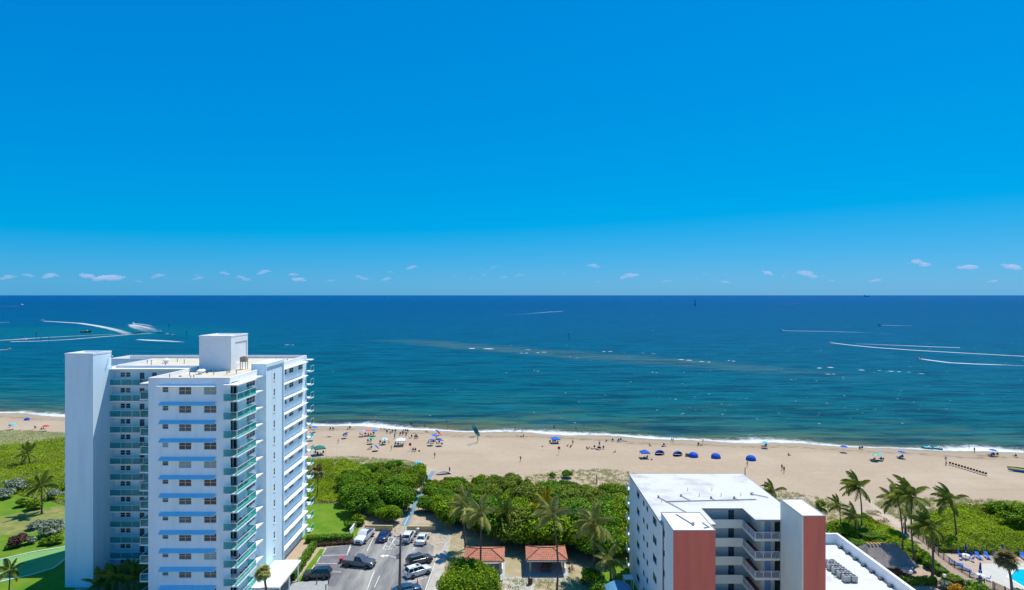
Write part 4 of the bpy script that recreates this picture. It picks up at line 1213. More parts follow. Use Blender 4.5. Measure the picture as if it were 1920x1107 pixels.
def fan_mesh(seed, R=0.75, n=17):
    """a round fan leaf on a stalk along +X"""
    rng = np.random.default_rng(seed)
    V = [[(0, -0.02, 0), (0, 0.02, 0), (0.7, 0.02, 0.12), (0.7, -0.02, 0.12)]]
    for i in range(n):
        a = -2.3 + 4.6 * i / (n - 1)
        r = R * (0.85 + 0.25 * rng.random())
        d = Vector((math.cos(a), math.sin(a), 0)); p = Vector((-d.y, d.x, 0)) * 0.07
        c = Vector((0.7, 0, 0.12))
        m1 = c + d * r * 0.55; e = c + d * r + Vector((0, 0, -0.38 * R))
        V.append([tuple(c), tuple(m1 + p), tuple(e), tuple(m1 - p)])
    V = np.array(V)
    return quads_mesh("fan_leaf", V, np.clip(rng.random(len(V)) * 0.8, 0, 1))
fans = [fan_mesh(230 + i) for i in range(3)]

WIND = Vector((-0.55, 0.05, 0.0))
def palm(label, base, top, nf=17, kind='coconut', mat=None, scale=1.0, group=None, wind=1.0, r=0.16, name=None, seed=0, bend=None):
    rg = random.Random(seed + int(abs(base[0]) * 13 + base[1] * 7))
    base, top = Vector(base), Vector(top)
    nm = name or ("coconut_palm" if kind == 'coconut' else "fan_palm")
    t = thing(nm, label, "palm tree", base, 0, group)
    d = top - base
    bow = Vector((d.y, -d.x, 0)) * 0.0 + Vector((rg.uniform(-.35, .35), rg.uniform(-.3, .3), 0)) * (d.z / 8) + (bend if bend else Vector((0, 0, 0)))
    pts = [d * s + bow * math.sin(math.pi * s) for s in (0, .08, .25, .45, .65, .85, 1)]
    MBt = MB().tube(pts, [r * 1.7, r * 1.2, r, r * .92, r * .85, r * .8, r * .75], 8)
    MBt.build("trunk", palm_bark_m, t, smooth=60)
    leafs = fronds if kind == 'coconut' else fans
    nme = "frond" if kind == 'coconut' else "fan_leaf"
    nf = nf if kind != 'coconut' else max(10, int(nf * 0.85))
    for i in range(nf):
        az = i * 2.39996 + rg.uniform(-.2, .2)
        u = (i + 0.5) / nf
        el = math.radians(72) - u * math.radians(115 if kind == 'coconut' else 125) + rg.uniform(-.12, .12)
        v = Vector((math.cos(az) * math.cos(el), math.sin(az) * math.cos(el), math.sin(el))) + WIND * wind
        v.normalize()
        o = link(nme, leafs[rg.randrange(len(leafs))], mat or palm_m, t, d + Vector((0, 0, -0.05 + 0.15 * (1 - u))))
        o.rotation_euler = Euler((rg.uniform(-.5, .5), -math.asin(max(-1, min(1, v.z))) + (0.15 if kind == 'coconut' else 0.0), math.atan2(v.y, v.x)), 'XYZ')
        k = scale * (1.14 if kind == 'coconut' else 1.0) * rg.uniform(0.85, 1.15)
        o.scale = (k, k, k)
    if kind == 'coconut':
        for i in range(4):
            a = rg.random() * 6.28
            MB().lathe([(0.02, -0.13), (0.1, -0.08), (0.13, 0), (0.1, 0.09), (0.02, 0.14)], 7, (d.x + 0.24 * math.cos(a), d.y + 0.24 * math.sin(a), d.z - 0.18)).build("coconut", shrub_m if i % 2 else bark_m, t, smooth=60)
    return t

def palm_px(label, crown, basepx, **kw):
    b = G(*basepx)
    top = Vector((PX(crown[0], b.y), b.y + RNG.uniform(-.4, .4), PZ(crown[1], b.y)))
    return palm(label, b, top, **kw)

palm_px("tall windswept coconut palm standing alone beside the sand trail", (1612, 914), (1614, 1000), nf=19, scale=1.05)
palm_px("tall coconut palm next to the peak of the thatched hut", (1686, 940), (1692, 1040), nf=17, mat=pale_palm_m)
palm_px("tallest windswept coconut palm rising from the hut yard", (1712, 932), (1717, 1064), nf=20, scale=1.1)
palm_px("slender coconut palm leaning where trail meets boardwalk", (1704, 924), (1698, 1000), nf=14, scale=0.95)
palm_px("coconut palm growing out of the green dune plants", (1786, 938), (1794, 1012), nf=17, wind=1.1)
palm_px("dark coconut palm beside the boardwalk railing", (1748, 990), (1748, 1086), nf=19, scale=1.05, r=0.2)
palm_px("young coconut palm on the dune behind the terracotta tower", (1574, 948), (1576, 992), nf=12, scale=0.75, r=0.1)
palm_px("short bushy palm among the shrubs behind the terracotta tower", (1603, 968), (1602, 998), nf=13, scale=0.85, mat=pale_palm_m)
palm_px("leaning coconut palm whose crown shows above the white roof", (1450, 920), (1450, 962), nf=14, scale=0.9, wind=1.2)
palm_px("tall coconut palm with trunk crossing a tiled shelter roof", (903, 962), (901, 1092), nf=18, mat=pale_palm_m, wind=0.6, r=0.17)
palm_px("drooping coconut palm at the edge of the shaded thicket", (946, 962), (938, 1022), nf=18, wind=0.3)
palm_px("pale coconut palm above the walkway end of the thicket", (872, 948), (873, 1030), nf=16, mat=pale_palm_m, wind=0.6)
palm_px("tall coconut palm with trunk crossing the second shelter roof", (1036, 968), (1043, 1122), nf=18, mat=pale_palm_m, wind=0.5, r=0.17)
palm_px("yellowing coconut palm standing in the thicket", (1024, 942), (1022, 1022), nf=16, mat=yellow_palm_m, wind=0.5)
palm_px("large coconut palm with drooping fronds beside the grass strip", (1116, 984), (1113, 1086), nf=20, mat=pale_palm_m, scale=1.15, wind=0.4, r=0.19)
palm_px("short coconut palm on the grass strip beside the apartment building", (1142, 1048), (1146, 1096), nf=14, mat=pale_palm_m, scale=0.95, wind=0.3)
palm_px("small dark palm overhanging the blue mat", (794, 906), (799, 934), nf=13, scale=0.8, wind=0.9)
palm_px("palm on the lawn among silver shrubs", (77, 912), (78, 963), nf=17, scale=1.0, wind=0.5)
palm_px("low dark palm in the dune plants beyond the lawn", (54, 848), (56, 872), nf=14, scale=1.0, wind=0.8)
palm_px("small palm beside the near kerb of the putting green", (16, 1072), (15, 1118), nf=12, scale=0.72, wind=0.2, r=0.1)
palm("green fan palm at the tower entrance canopy", (-38.0, 91.0, 0), (-38.2, 91.0, 6.2), nf=34, kind='fan', mat=pale_palm_m, scale=1.0, wind=0.1, r=0.2)
palm_px("fan palm with browning skirt standing beside the swimming pool", (1890, 1052), (1898, 1125), nf=44, kind='fan', mat=brown_palm_m, scale=1.35, wind=0.25, r=0.22)
palm_px("green fan palm on the dune behind the terracotta tower", (1540, 950), (1541, 982), nf=22, kind='fan', mat=palm_m, scale=1.2, wind=0.2)
palm_px("tan fan palm on the dune beside the tower balconies", (594, 886), (593, 938), nf=26, kind='fan', mat=brown_palm_m, scale=1.5, wind=0.2, r=0.14)
for i, (x, y, z) in enumerate(((-66.8, 98.0, 2.2), (-65.2, 97.0, 2.8), (-63.6, 98.2, 3.2), (-62.0, 97.0, 2.6), (-60.6, 98.4, 3.4), (-67.8, 97.0, 1.6), (-59.2, 97.2, 2.4))):
    palm("dark shade palm clustered at the foot of the white tower", (x, y, 0), (x + 0.1, y, z), nf=15, scale=0.72, wind=0.0, r=0.09, group="palms at the foot of the tower", name="areca_palm", seed=i)

# ------------------------------------------------------------------ hedges, shrubs, small trees
def hedge(label, p0, p1, w, h, mat, dens=60, name="hedge", world_pts=False, size=0.2):
    a, b = (Vector((*p0, 0)), Vector((*p1, 0))) if world_pts else (G(*p0), G(*p1))
    d = b - a; L = d.length; d /= L
    nr = Vector((-d.y, d.x, 0))
    t = thing(name, label, "hedge", (a + b) / 2, math.atan2(d.y, d.x))
    rng = np.random.default_rng(int(L * 100))
    n = int((L * w + 2 * L * h + 2 * w * h) * dens)
    q = rng.random((n, 3))
    P = np.column_stack([(q[:, 0] - 0.5) * L, (q[:, 1] - 0.5) * w, q[:, 2] * h])
    pick = rng.random(n)
    N = np.zeros((n, 3))
    at, aw = L * w, L * h
    tot = at + 2 * aw
    top = pick < at / tot; fr = (~top) & (pick < (at + aw) / tot); bk = ~top & ~fr
    P[top, 2] = h; N[top] = (0, 0, 1); P[fr, 1] = -w / 2; N[fr] = (0, -1, 0.3); P[bk, 1] = w / 2; N[bk] = (0, 1, 0.3)
    bump_ = (vnoise(P[:, 0] * 1.3 + 50, P[:, 1] * 1.3 + P[:, 2] * 1.7 + 50, 3) - 0.5) * 0.28
    P += N * bump_[:, None] + rng.normal(0, 0.03, (n, 3))
    P[:, 2] = np.maximum(P[:, 2], 0.05)
    V = leaf_quads(P, N, size, rng, 0.9, 0.6)
    V[:, :, 2] = np.maximum(V[:, :, 2], 0.02)
    link("foliage", quads_mesh("foliage", V, np.clip(rng.random(n) ** 1.3, 0, 1)), mat, t)
    MB().box(-L / 2 + .1, L / 2 - .1, -w / 2 + .12, w / 2 - .12, 0.03, h - .12).build("dark_core", M("hedge_core", (0.02, 0.035, 0.008), rough=0.9), t)  # plain dark box filling the hedge behind its leaves
    return t
hedge("clipped green hedge at the near edge of the mown lawn", (574, 1017), (662, 1014), 1.6, 1.2, shrub_m)
hedge("low dark hedge in front of the clipped lawn hedge", (588, 1025), (668, 1019), 0.9, 0.5, purple_m)
hedge("long clipped hedge running beside the tower wall", (589, 1027), (547, 1090), 1.1, 1.3, shrub_m)
hedge("clipped hedge between hut yard and lamp posts", (1692, 1096), (1756, 1096), 1.0, 1.2, shrub_m)
hedge("clipped hedge below the trail behind the roof parapet", (1612, 1014), (1656, 1016), 2.2, 1.3, shrub_m)
hedge("rounded hedge next to the roof parapet corner", (1596, 1030), (1622, 1032), 2.6, 1.6, shrub_m)
hedge("leafy border along the lower side of the boardwalk", (1712, 1036), (1770, 1082), 2.0, 1.0, shrub_m)
hedge("leafy border beside the boardwalk nearer the lamps", (1775, 1086), (1800, 1100), 2.2, 1.0, grape_m)
hedge("narrow hedge against the pool fence", (1760, 1034), (1925, 1042), 1.0, 0.8, carpet_m)

round_crown = crown_variant("crown", 301, 1.0, 1.2, 1600, 0.2, 7)
loose_crown = crown_variant("crown", 302, 1.4, 1.7, 1500, 0.24, 8, 0.8)
big_crown = crown_variant("crown", 303, 5.4, 5.6, 34000, 0.28, 16, 0.85)
big_trunk = trunk_variant("trunk", 304, 3.4, 2.8, 5, 0.26)
twig = trunk_variant("trunk", 305, 1.1, 0.7, 4, 0.06)
plant("broad_tree", "large rounded bright green tree in front of a tiled shelter", "tree", G(878, 1128), big_crown, grape_m, big_trunk)
SH = [("silver leaved tree spreading over the lawn", 96, 1004, loose_crown, silver_m, 1.9), ("silver shrub next to the spreading silver tree", 66, 992, loose_crown, silver_m, 1.1),
      ("large silver shrub at the edge of the dune plants", 30, 922, loose_crown, silver_m, 2.0), ("pale silver shrub against the dune plants", 8, 935, loose_crown, silver_m, 1.5),
      ("silver green shrub beside the lawn palm", 100, 935, loose_crown, silver_m, 1.4), ("dark green shrub behind the lawn palm", 112, 925, loose_crown, grape_m, 1.5),
      ("purple brown shrub in the lawn bed", 34, 1024, round_crown, purple_m, 1.9), ("grey green shrub beside the purple brown shrub", 56, 1020, round_crown, silver_m, 1.3),
      ("small green shrub before the purple brown shrub", 18, 1030, round_crown, shrub_m, 0.9), ("dark round shrub on the lawn under the silver tree", 104, 1020, round_crown, grape_m, 1.5),
      ("dark round shrub between lawn palm and putting green", 84, 1022, round_crown, grape_m, 1.1), ("shaded bush behind the lawn palm trunk", 64, 955, round_crown, grape_m, 1.9), ("shaded bush by the silver shrub", 42, 950, round_crown, grape_m, 1.6),
      ("leafy bush at the corner of the car park fence", 656, 992, round_crown, shrub_m, 1.5), ("dark leafy bush behind the white fence panel", 672, 984, round_crown, grape_m, 1.8),
      ("bushy green shrub below the drooping palm", 1110, 1098, round_crown, grape_m, 2.3), ("green shrub beside the blue vaulted canopy", 1124, 1112, round_crown, shrub_m, 1.8),
      ("dark shrub under the short bushy palm", 1586, 1003, round_crown, grape_m, 1.9), ("spiky green shrub by the lone coconut palm", 1620, 1004, round_crown, shrub_m, 1.5), ("leafy shrub at the parapet corner", 1566, 1004, loose_crown, grape_m, 1.3),
      ("green bush below the second hut palm", 1728, 1052, round_crown, grape_m, 1.7), ("leafy bush below the boardwalk railing", 1745, 1066, round_crown, shrub_m, 1.5),
      ("orange leaved shrub near the lamp post", 1792, 1113, round_crown, orange_m, 1.3), ("orange leaved shrub beside the first orange shrub", 1806, 1116, round_crown, orange_m, 1.0),
      ("bright green shrub under the boardwalk end", 1832, 1122, round_crown, shrub_m, 2.1), ("grey green shrub beside the boardwalk gate", 1862, 1126, round_crown, silver_m, 1.4),
      ("grey green shrub between the two globe lamps", 1772, 1104, round_crown, silver_m, 1.2), ("shrub at the pool corner", 1912, 1122, round_crown, silver_m, 1.3),
      ("dark scrub bush on the dune behind the pool loungers", 1905, 992, loose_crown, grape_m, 2.2), ("dark scrub bush higher on the dune beyond the pool", 1870, 965, loose_crown, grape_m, 1.9), ("dark scrub bush at the dune end beyond the pool", 1925, 976, loose_crown, grape_m, 2.2),
      ("small orange plant on the park ground", 1092, 1094, round_crown, orange_m, 0.6)]
for lab, x, y, c, m_, s in SH:
    plant("shrub", lab, "shrub", G(x, y), c, m_, twig, None, s)

# ------------------------------------------------------------------ picnic shelters with tiled hip roofs
tile_m = M("clay_tile", (0.44, 0.155, 0.085), (0.53, 0.23, 0.14), rough=0.85, scale=1.6, detail=5)
ridge_m = M("ridge_tile", (0.20, 0.085, 0.055), rough=0.9)
post_m = M("pale_green_post", (0.44, 0.47, 0.20), (0.36, 0.40, 0.2), rough=0.85, scale=1.5)
wood_m = M("brown_wood", (0.21, 0.105, 0.055), (0.15, 0.08, 0.045), rough=0.8, scale=3)
shade_blue_slab = M("slab_shade_blue", (0.40, 0.43, 0.45), (0.33, 0.36, 0.38), rough=0.85, scale=1.0)  # concrete floor, the roof's blue-grey shade put into its colour
def shelter(label, x0, x1, y0, y1, ze=2.65, zr=3.55):
    S = thing("picnic_shelter", label, "shelter", ((x0 + x1) / 2, (y0 + y1) / 2, 0))
    hip = (y1 - y0) / 2 * 0.86
    xa, xb, ym = x0 + hip, x1 - hip, (y0 + y1) / 2
    c = [Vector((x0, y0, ze)), Vector((x1, y0, ze)), Vector((x1, y1, ze)), Vector((x0, y1, ze))]
    ra_, rb_ = Vector((xa, ym, zr)), Vector((xb, ym, zr))
    mb = MB()
    vs = c + [ra_, rb_] + [p - Vector((0, 0, 0.14)) for p in c]
    mb.add(vs, [(0, 1, 5, 4), (1, 2, 5), (2, 3, 4, 5), (3, 0, 4), (9, 8, 7, 6), (0, 6, 7, 1), (1, 7, 8, 2), (2, 8, 9, 3), (3, 9, 6, 0)])
    roof = part(S, "roof", mb, tile_m)
    tm = MB()
    for a, b, top in ((c[0], c[1], [rb_, ra_]), (c[1], c[2], [rb_]), (c[2], c[3], [ra_, rb_]), (c[3], c[0], [ra_])):
        u = (b - a).normalized(); n_ = u.cross((sum(top, Vector()) / len(top) - a)).normalized()
        if n_.z < 0:
            n_ = -n_
        w = n_.cross(u).normalized()
        poly = [(0, 0), ((b - a).dot(u), 0)] + [((q - a).dot(u), (q - a).dot(w)) for q in top]
        hh = max(p[1] for p in poly)
        nc = max(3, int(round(abs(hh) / 0.42)))
        for r in range(nc):
            v0, v1 = hh * r / nc, hh * (r + 1) / nc
            vm = (v0 + v1) / 2
            xs_ = []
            for i in range(len(poly)):
                p, q = poly[i], poly[(i + 1) % len(poly)]
                if (p[1] - vm) * (q[1] - vm) < 0:
                    xs_.append(p[0] + (q[0] - p[0]) * (vm - p[1]) / (q[1] - p[1]))
            if len(xs_) < 2:
                continue
            xl, xr = min(xs_) + 0.06, max(xs_) - 0.06
            nt = max(1, int((xr - xl) / 0.33))
            for i in range(nt):
                t0, t1 = xl + (xr - xl) * i / nt + 0.012, xl + (xr - xl) * (i + 1) / nt - 0.012
                P = lambda t, v, h: a + u * t + w * v + n_ * h
                tmid = (t0 + t1) / 2
                tm.add([P(t0, v0 - 0.03, 0.035), P(tmid, v0 - 0.03, 0.10), P(t1, v0 - 0.03, 0.035), P(t1, v1, 0.008), P(tmid, v1, 0.05), P(t0, v1, 0.008), P(t0, v0 - 0.03, 0.004), P(t1, v0 - 0.03, 0.004)],
                       [(0, 1, 4, 5), (1, 2, 3, 4), (6, 7, 2, 1, 0)])
    to = part(S, "roof_tile", tm, tile_m, sub=roof); to["kind"] = "stuff"
    for p, q in ((c[0], ra_), (c[1], rb_), (c[2], rb_), (c[3], ra_), (ra_, rb_)):
        part(S, "ridge_cap", MB().tube([p + Vector((0, 0, 0.08)), q + Vector((0, 0, 0.08))], 0.085, 6), ridge_m, sub=roof)
    part(S, "fascia", MB().box(x0 + 0.1, x1 - 0.1, y0 + 0.1, y0 + 0.2, ze - 0.38, ze - 0.142), stucco_trim)
    for x in (x0 + 0.7, x1 - 0.7):
        for y in (y0 + 0.7, y1 - 0.7):
            part(S, "post", MB().bevbox(x - 0.18, x + 0.18, y - 0.18, y + 0.18, 0.06, ze - 0.142, 0.03), post_m)
    part(S, "floor_slab", MB().box(x0 - 0.1, x1 + 0.1, y0 - 0.5, y1 - 0.1, 0.026, 0.055), shade_blue_slab)
    part(S, "low_wall", MB().box(x1 - 0.45, x1 - 0.3, y0 + 1.0, y1 - 1.0, 0.056, 0.8), stucco_trim)
    return S
shelter("tiled picnic shelter partly hidden by the large rounded tree", -8.5, -1.35, 103.2, 108.8)
shelter("tiled picnic shelter with palm shadow on its roof", 2.5, 9.75, 103.5, 109.4)
def picnic_table(label, x, y, rz=0.0):
    t = thing("picnic_table", label, "table", (x, y, 0.056), rz)
    for i in range(4):
        MB().box(-0.95, 0.95, -0.38 + i * 0.195, -0.2 + i * 0.195, 0.72, 0.76).build("plank", wood_m, t)
    for s in (-1, 1):
        MB().box(-0.95, 0.95, s * 0.75 - 0.14, s * 0.75 + 0.14, 0.42, 0.46).build("bench", wood_m, t)
        MB().add([(s * 0.7 - .05, -0.75, 0), (s * 0.7 + .05, -0.75, 0), (s * 0.7 + .05, -0.62, 0), (s * 0.7 - .05, -0.62, 0), (s * 0.7 - .05, -0.3, 0.718), (s * 0.7 + .05, -0.3, 0.718), (s * 0.7 + .05, -0.17, 0.718), (s * 0.7 - .05, -0.17, 0.718)],
                 [(0, 3, 2, 1), (4, 5, 6, 7), (0, 1, 5, 4), (1, 2, 6, 5), (2, 3, 7, 6), (3, 0, 4, 7)]).build("leg", wood_m, t)
        MB().add([(s * 0.7 - .05, 0.62, 0), (s * 0.7 + .05, 0.62, 0), (s * 0.7 + .05, 0.75, 0), (s * 0.7 - .05, 0.75, 0), (s * 0.7 - .05, 0.17, 0.718), (s * 0.7 + .05, 0.17, 0.718), (s * 0.7 + .05, 0.3, 0.718), (s * 0.7 - .05, 0.3, 0.718)],
                 [(0, 3, 2, 1), (4, 5, 6, 7), (0, 1, 5, 4), (1, 2, 6, 5), (2, 3, 7, 6), (3, 0, 4, 7)]).build("leg", wood_m, t)
    return t
picnic_table("brown picnic table in the shelter behind the large tree", -4.6, 105.2)
picnic_table("brown picnic table near the front of the palm shadowed shelter", 6.0, 105.0)
picnic_table("brown picnic table at the back of the palm shadowed shelter", 6.4, 107.6)

# ------------------------------------------------------------------ low walls, bins, pole, bollards
ywall = M("cream_wall", (0.52, 0.44, 0.22), (0.45, 0.38, 0.2), rough=0.9, scale=0.8)
def low_wall(label, p0, p1, h=1.05, w=0.3, mat=None):
    a, b = G(*p0), G(*p1)
    d = b - a
    t = thing("low_wall", label, "wall", (a + b) / 2, math.atan2(d.y, d.x))
    L = d.length
    MB().bevbox(-L / 2, L / 2, -w / 2, w / 2, 0.0, h - 0.08, 0.02).build("masonry", mat or ywall, t)
    MB().bevbox(-L / 2 - .04, L / 2 + .04, -w / 2 - .04, w / 2 + .04, h - 0.079, h, 0.02).build("coping", mat or ywall, t)
low_wall("cream low wall behind the white pickup truck", (684, 994), (736, 995))
low_wall("cream low wall behind the two white cars", (763, 996), (817, 996))
low_wall("short white wall panel beside the clipped lawn hedge", (656, 1004), (668, 988), 1.2, 0.15, stucco_trim)
def bin_(label, loc, mat, h=1.0, r=0.32):
    t = thing("trash_bin", label, "bin", loc)
    MB().lathe([(r * 0.85, 0), (r, h * 0.1), (r, h * 0.85)], 14).build("body", mat, t, smooth=40)
    MB().lathe([(r * 1.06, h * 0.852), (r * 1.06, h * 0.92), (r * 0.5, h * 1.02), (r * .1, h * 1.03)], 14).build("lid", mat, t, smooth=40)
    return t
bin_("grey trash bin in front of the cream wall by the white cars", G(783, 1001), metal_m, 1.2, 0.38)
bin_("black trash bin before the palm shadowed shelter", G(994, 1096), M("black_plastic", (0.03, 0.03, 0.035), rough=0.5), 1.25, 0.38)
for lab, x, y in (("dark bollard on the grey entrance slab", 594, 1096), ("dark bollard beside the dark parked car", 616, 1096), ("dark bollard at the corner of the grey slab", 611, 1108)):
    t = thing("bollard", lab, "bollard", G(x, y))
    MB().lathe([(0.09, 0), (0.09, 0.95), (0.05, 1.05)], 9).build("post", M("bollard_dark", (0.10, 0.10, 0.10), rough=0.6), t, smooth=40)
    MB().lathe([(0.16, 0), (0.16, 0.06)], 9).build("base", metal_m, t)
t = thing("traffic_cone", "orange traffic cone beside the white SUV", "cone", G(783, 1093) + Vector((0, 0, 0.017)))
cone_m = M("cone_orange", (0.80, 0.16, 0.03), rough=0.5)
MB().box(-.2, .2, -.2, .2, 0, 0.04).build("base", cone_m, t)
MB().lathe([(0.15, 0.041), (0.10, 0.28)], 12).build("cone_body", cone_m, t, smooth=40)
MB().lathe([(0.10, 0.281), (0.075, 0.42)], 12).build("white_band", paint_m, t, smooth=40)
MB().lathe([(0.075, 0.421), (0.03, 0.72)], 12).build("tip", cone_m, t, smooth=40)
t = thing("utility_pole", "tall dark utility pole rising from the car park", "pole", (PX(748, 90), 90, 0))
tx = PX(751, 90) - PX(748, 90)
pole_m = M("pole_wood", (0.10, 0.095, 0.09), (0.15, 0.14, 0.13), rough=0.9, scale=2, stretch=(3, 3, .4))
MB().tube([(0, 0, 0), (tx * .5, 0, 6), (tx, 0, 12.6)], [0.24, 0.2, 0.14], 10).build("shaft", pole_m, t, smooth=40)
for z, w in ((12.2, 0.95), (10.9, 0.75)):
    MB().box(tx - w, tx + w * 0.7, -0.12, -0.02, z, z + 0.12).build("crossarm", pole_m, t)
    for s in (-0.9, -0.35, 0.6):
        MB().lathe([(0.05, 0), (0.08, 0.08), (0.03, 0.2)], 7, (tx + w * s, -0.07, z + 0.121)).build("insulator", metal_m, t)
MB().tube([(tx - .1, 0, 9.6), (tx - .5, -.2, 9.9), (tx - 1.0, -.3, 11.0)], 0.03, 5).build("bracket", metal_m, t)
MB().lathe([(0.2, 0), (0.24, 0.1), (0.24, 0.7), (0.1, 0.8)], 10, (tx - 0.42, -0.05, 8.9)).build("transformer", metal_m, t, smooth=40)
for dx in (-1.0, -0.35, 0.6):
    MB().tube([(tx + dx * .95, -0.07, 12.45), (tx + dx * 1.2, -8, 11.6), (tx + dx * 1.8, -30, 11.9)], 0.012, 4).build("cable", pole_m, t)

# ------------------------------------------------------------------ cars
tyre_m = M("tyre_rubber", (0.015, 0.015, 0.016), rough=0.8)
rim_m = M("alloy_rim", (0.45, 0.46, 0.47), rough=0.3, metal=0.8)
carglass_m = M("car_glass", (0.012, 0.03, 0.035), (0.02, 0.06, 0.065), rough=0.04, spec=0.7, scale=0.8)
head_m = M("head_light", (0.75, 0.77, 0.78), rough=0.15, spec=0.7)
tail_m = M("tail_light", (0.50, 0.02, 0.02), rough=0.2, spec=0.6)
trim_m = M("black_trim", (0.02, 0.02, 0.022), rough=0.5)
plate_m = M("licence_plate", (0.70, 0.70, 0.66), rough=0.5)
chrome_m = M("chrome_trim", (0.6, 0.6, 0.6), rough=0.15, metal=1.0)
KINDS_CAR = {
    'sedan': dict(L=4.75, W=1.84, deck=[(-.5, .62), (-.49, .86), (-.44, 1.0), (-.30, 1.04), (.20, 1.0), (.40, .88), (.47, .76), (.5, .55)], cab=(-.37, -.17, .07, .25), zb=0.98, zr=1.46, wr=0.335, ax=(-.29, .30)),
    'suv': dict(L=4.75, W=1.92, deck=[(-.5, .70), (-.495, .95), (-.47, 1.08), (-.3, 1.12), (.22, 1.10), (.42, 1.0), (.48, .84), (.5, .62)], cab=(-.475, -.40, .06, .235), zb=1.07, zr=1.72, wr=0.37, ax=(-.29, .31)),
    'pickup': dict(L=5.85, W=2.0, deck=[(-.12, 1.18), (.20, 1.20), (.42, 1.14), (.48, 1.0), (.5, .72)], cab=(-.12, -.095, .075, .19), zb=1.16, zr=1.92, wr=0.41, ax=(-.30, .325)),
}
def car(kind, label, front, rear, paint, extra=None, z=0.018):
    K = KINDS_CAR[kind]
    f, r = G(*front), G(*rear)
    hd = math.atan2(f.y - r.y, f.x - r.x)
    t = thing("parked_car" if kind != 'pickup' else "pickup_truck", label, "car" if kind != 'pickup' else "pickup truck", ((f + r) / 2) + Vector((0, 0, z)), hd)
    L, W = K['L'], K['W']
    hw = W / 2
    rings = []
    for q, zt in K['deck']:
        x = q * L
        nose = 1.0 - 0.10 * max(0, (abs(q) - 0.42) / 0.08) ** 1.5
        w = hw * nose
        zb = 0.24 if abs(q) < 0.45 else 0.30
        rings.append([(x, -w * .92, zb), (x, -w, zb + .18), (x, -w, zt * .72), (x, -w * .965, zt - .06), (x, -w * .86, zt), (x, 0, zt + .025), (x, w * .86, zt), (x, w * .965, zt - .06), (x, w, zt * .72), (x, w, zb + .18), (x, w * .92, zb)])
    MB().loft(rings).build("body", paint, t, smooth=35)
    if kind == 'pickup':
        x0, x1 = -.5 * L, -.12 * L - .01
        zt = 1.16
        for s in (-1, 1):
            MB().bevbox(x0, x1, s * hw * .93 - .06, s * hw * .93 + .06, .42, zt, .03).build("bed_side", paint, t)
        MB().bevbox(x0 - .05, x0 + .05, -hw * .85, hw * .85, .5, zt - .02, .03).build("tailgate", paint, t)
        MB().box(x0 + .052, x1, -hw * .86, hw * .86, .45, .62).build("bed_floor", trim_m, t)
        MB().bevbox(x0 - .22, x0 - .055, -hw * .9, hw * .9, .42, .62, .04).build("rear_bumper", chrome_m, t)
    a, b, c, d = [q * L for q in K['cab']]
    zb, zr = K['zb'], K['zr']
    wb, wt = hw * .93, hw * .74
    base = [(a, -wb, zb), (d, -wb, zb), (d, wb, zb), (a, wb, zb)]
    mid = [(b, -wt, zr - .05), (c, -wt, zr - .05), (c, wt, zr - .05), (b, wt, zr - .05)]
    top = [(b + .1, -wt * .9, zr), (c - .12, -wt * .9, zr), (c - .12, wt * .9, zr), (b + .1, wt * .9, zr)]
    MB().loft([base, mid, top]).build("cabin", paint, t, smooth=30)
    def pane(name, q, inset=0.10, off=0.012, mat=carglass_m):
        q = [Vector(p) for p in q]
        cc = sum(q, Vector()) / 4
        nn = (q[1] - q[0]).cross(q[3] - q[0]).normalized()
        if nn.dot(cc - Vector((0, 0, 0.9))) < 0:
            nn = -nn
        q = [p + (cc - p) * inset + nn * off for p in q]
        return MB().quad(*q).build(name, mat, t)
    pane("windscreen", [base[1], base[2], mid[2], mid[1]], .09)
    pane("rear_window", [base[3], base[0], mid[0], mid[3]], .12)
    for s, lo, hi in ((-1, (base[0], base[1]), (mid[0], mid[1])), (1, (base[3], base[2]), (mid[3], mid[2]))):
        cuts = (0, .5, 1) if kind != 'suv' else (0, .3, .64, 1)
        for i in range(len(cuts) - 1):
            g = lambda p, q, k: Vector(p).lerp(Vector(q), k)
            pane("side_window", [g(lo[0], lo[1], cuts[i]), g(lo[0], lo[1], cuts[i + 1]), g(hi[0], hi[1], cuts[i + 1]), g(hi[0], hi[1], cuts[i])], .11)
    for ax in K['ax']:
        for s in (-1, 1):
            R = K['wr']
            wh = bpy.data.objects.new("wheel", None); COL.objects.link(wh); wh.parent = t
            wh.location = (ax * L, s * (hw - .10), R)
            wh.rotation_euler = (math.pi / 2, 0, 0)
            MB().lathe([(R * .62, -.115), (R * .93, -.115), (R, -.06), (R, .06), (R * .93, .115), (R * .62, .115)], 18, cap=False).build("tyre", tyre_m, wh, smooth=40)
            MB().lathe([(R * .64, -.10), (R * .62, -.09), (.06, -.105)], 10).build("rim", rim_m, wh, smooth=20)
            MB().lathe([(R * .64, .10), (R * .62, .09), (.06, .105)], 10).build("rim", rim_m, wh, smooth=20)
            MB().lathe([(R * 1.16, -.02), (R * 1.16, .02)], 18, (ax * L, 0, 0)).build("wheel_arch", trim_m, t, (0, s * (hw + .004), R), 0)
            t.children[-1].rotation_euler = (math.pi / 2, 0, 0)
            t.children[-1].location = (0, s * (hw - .015), R)
    fz = K['deck'][-1][1]
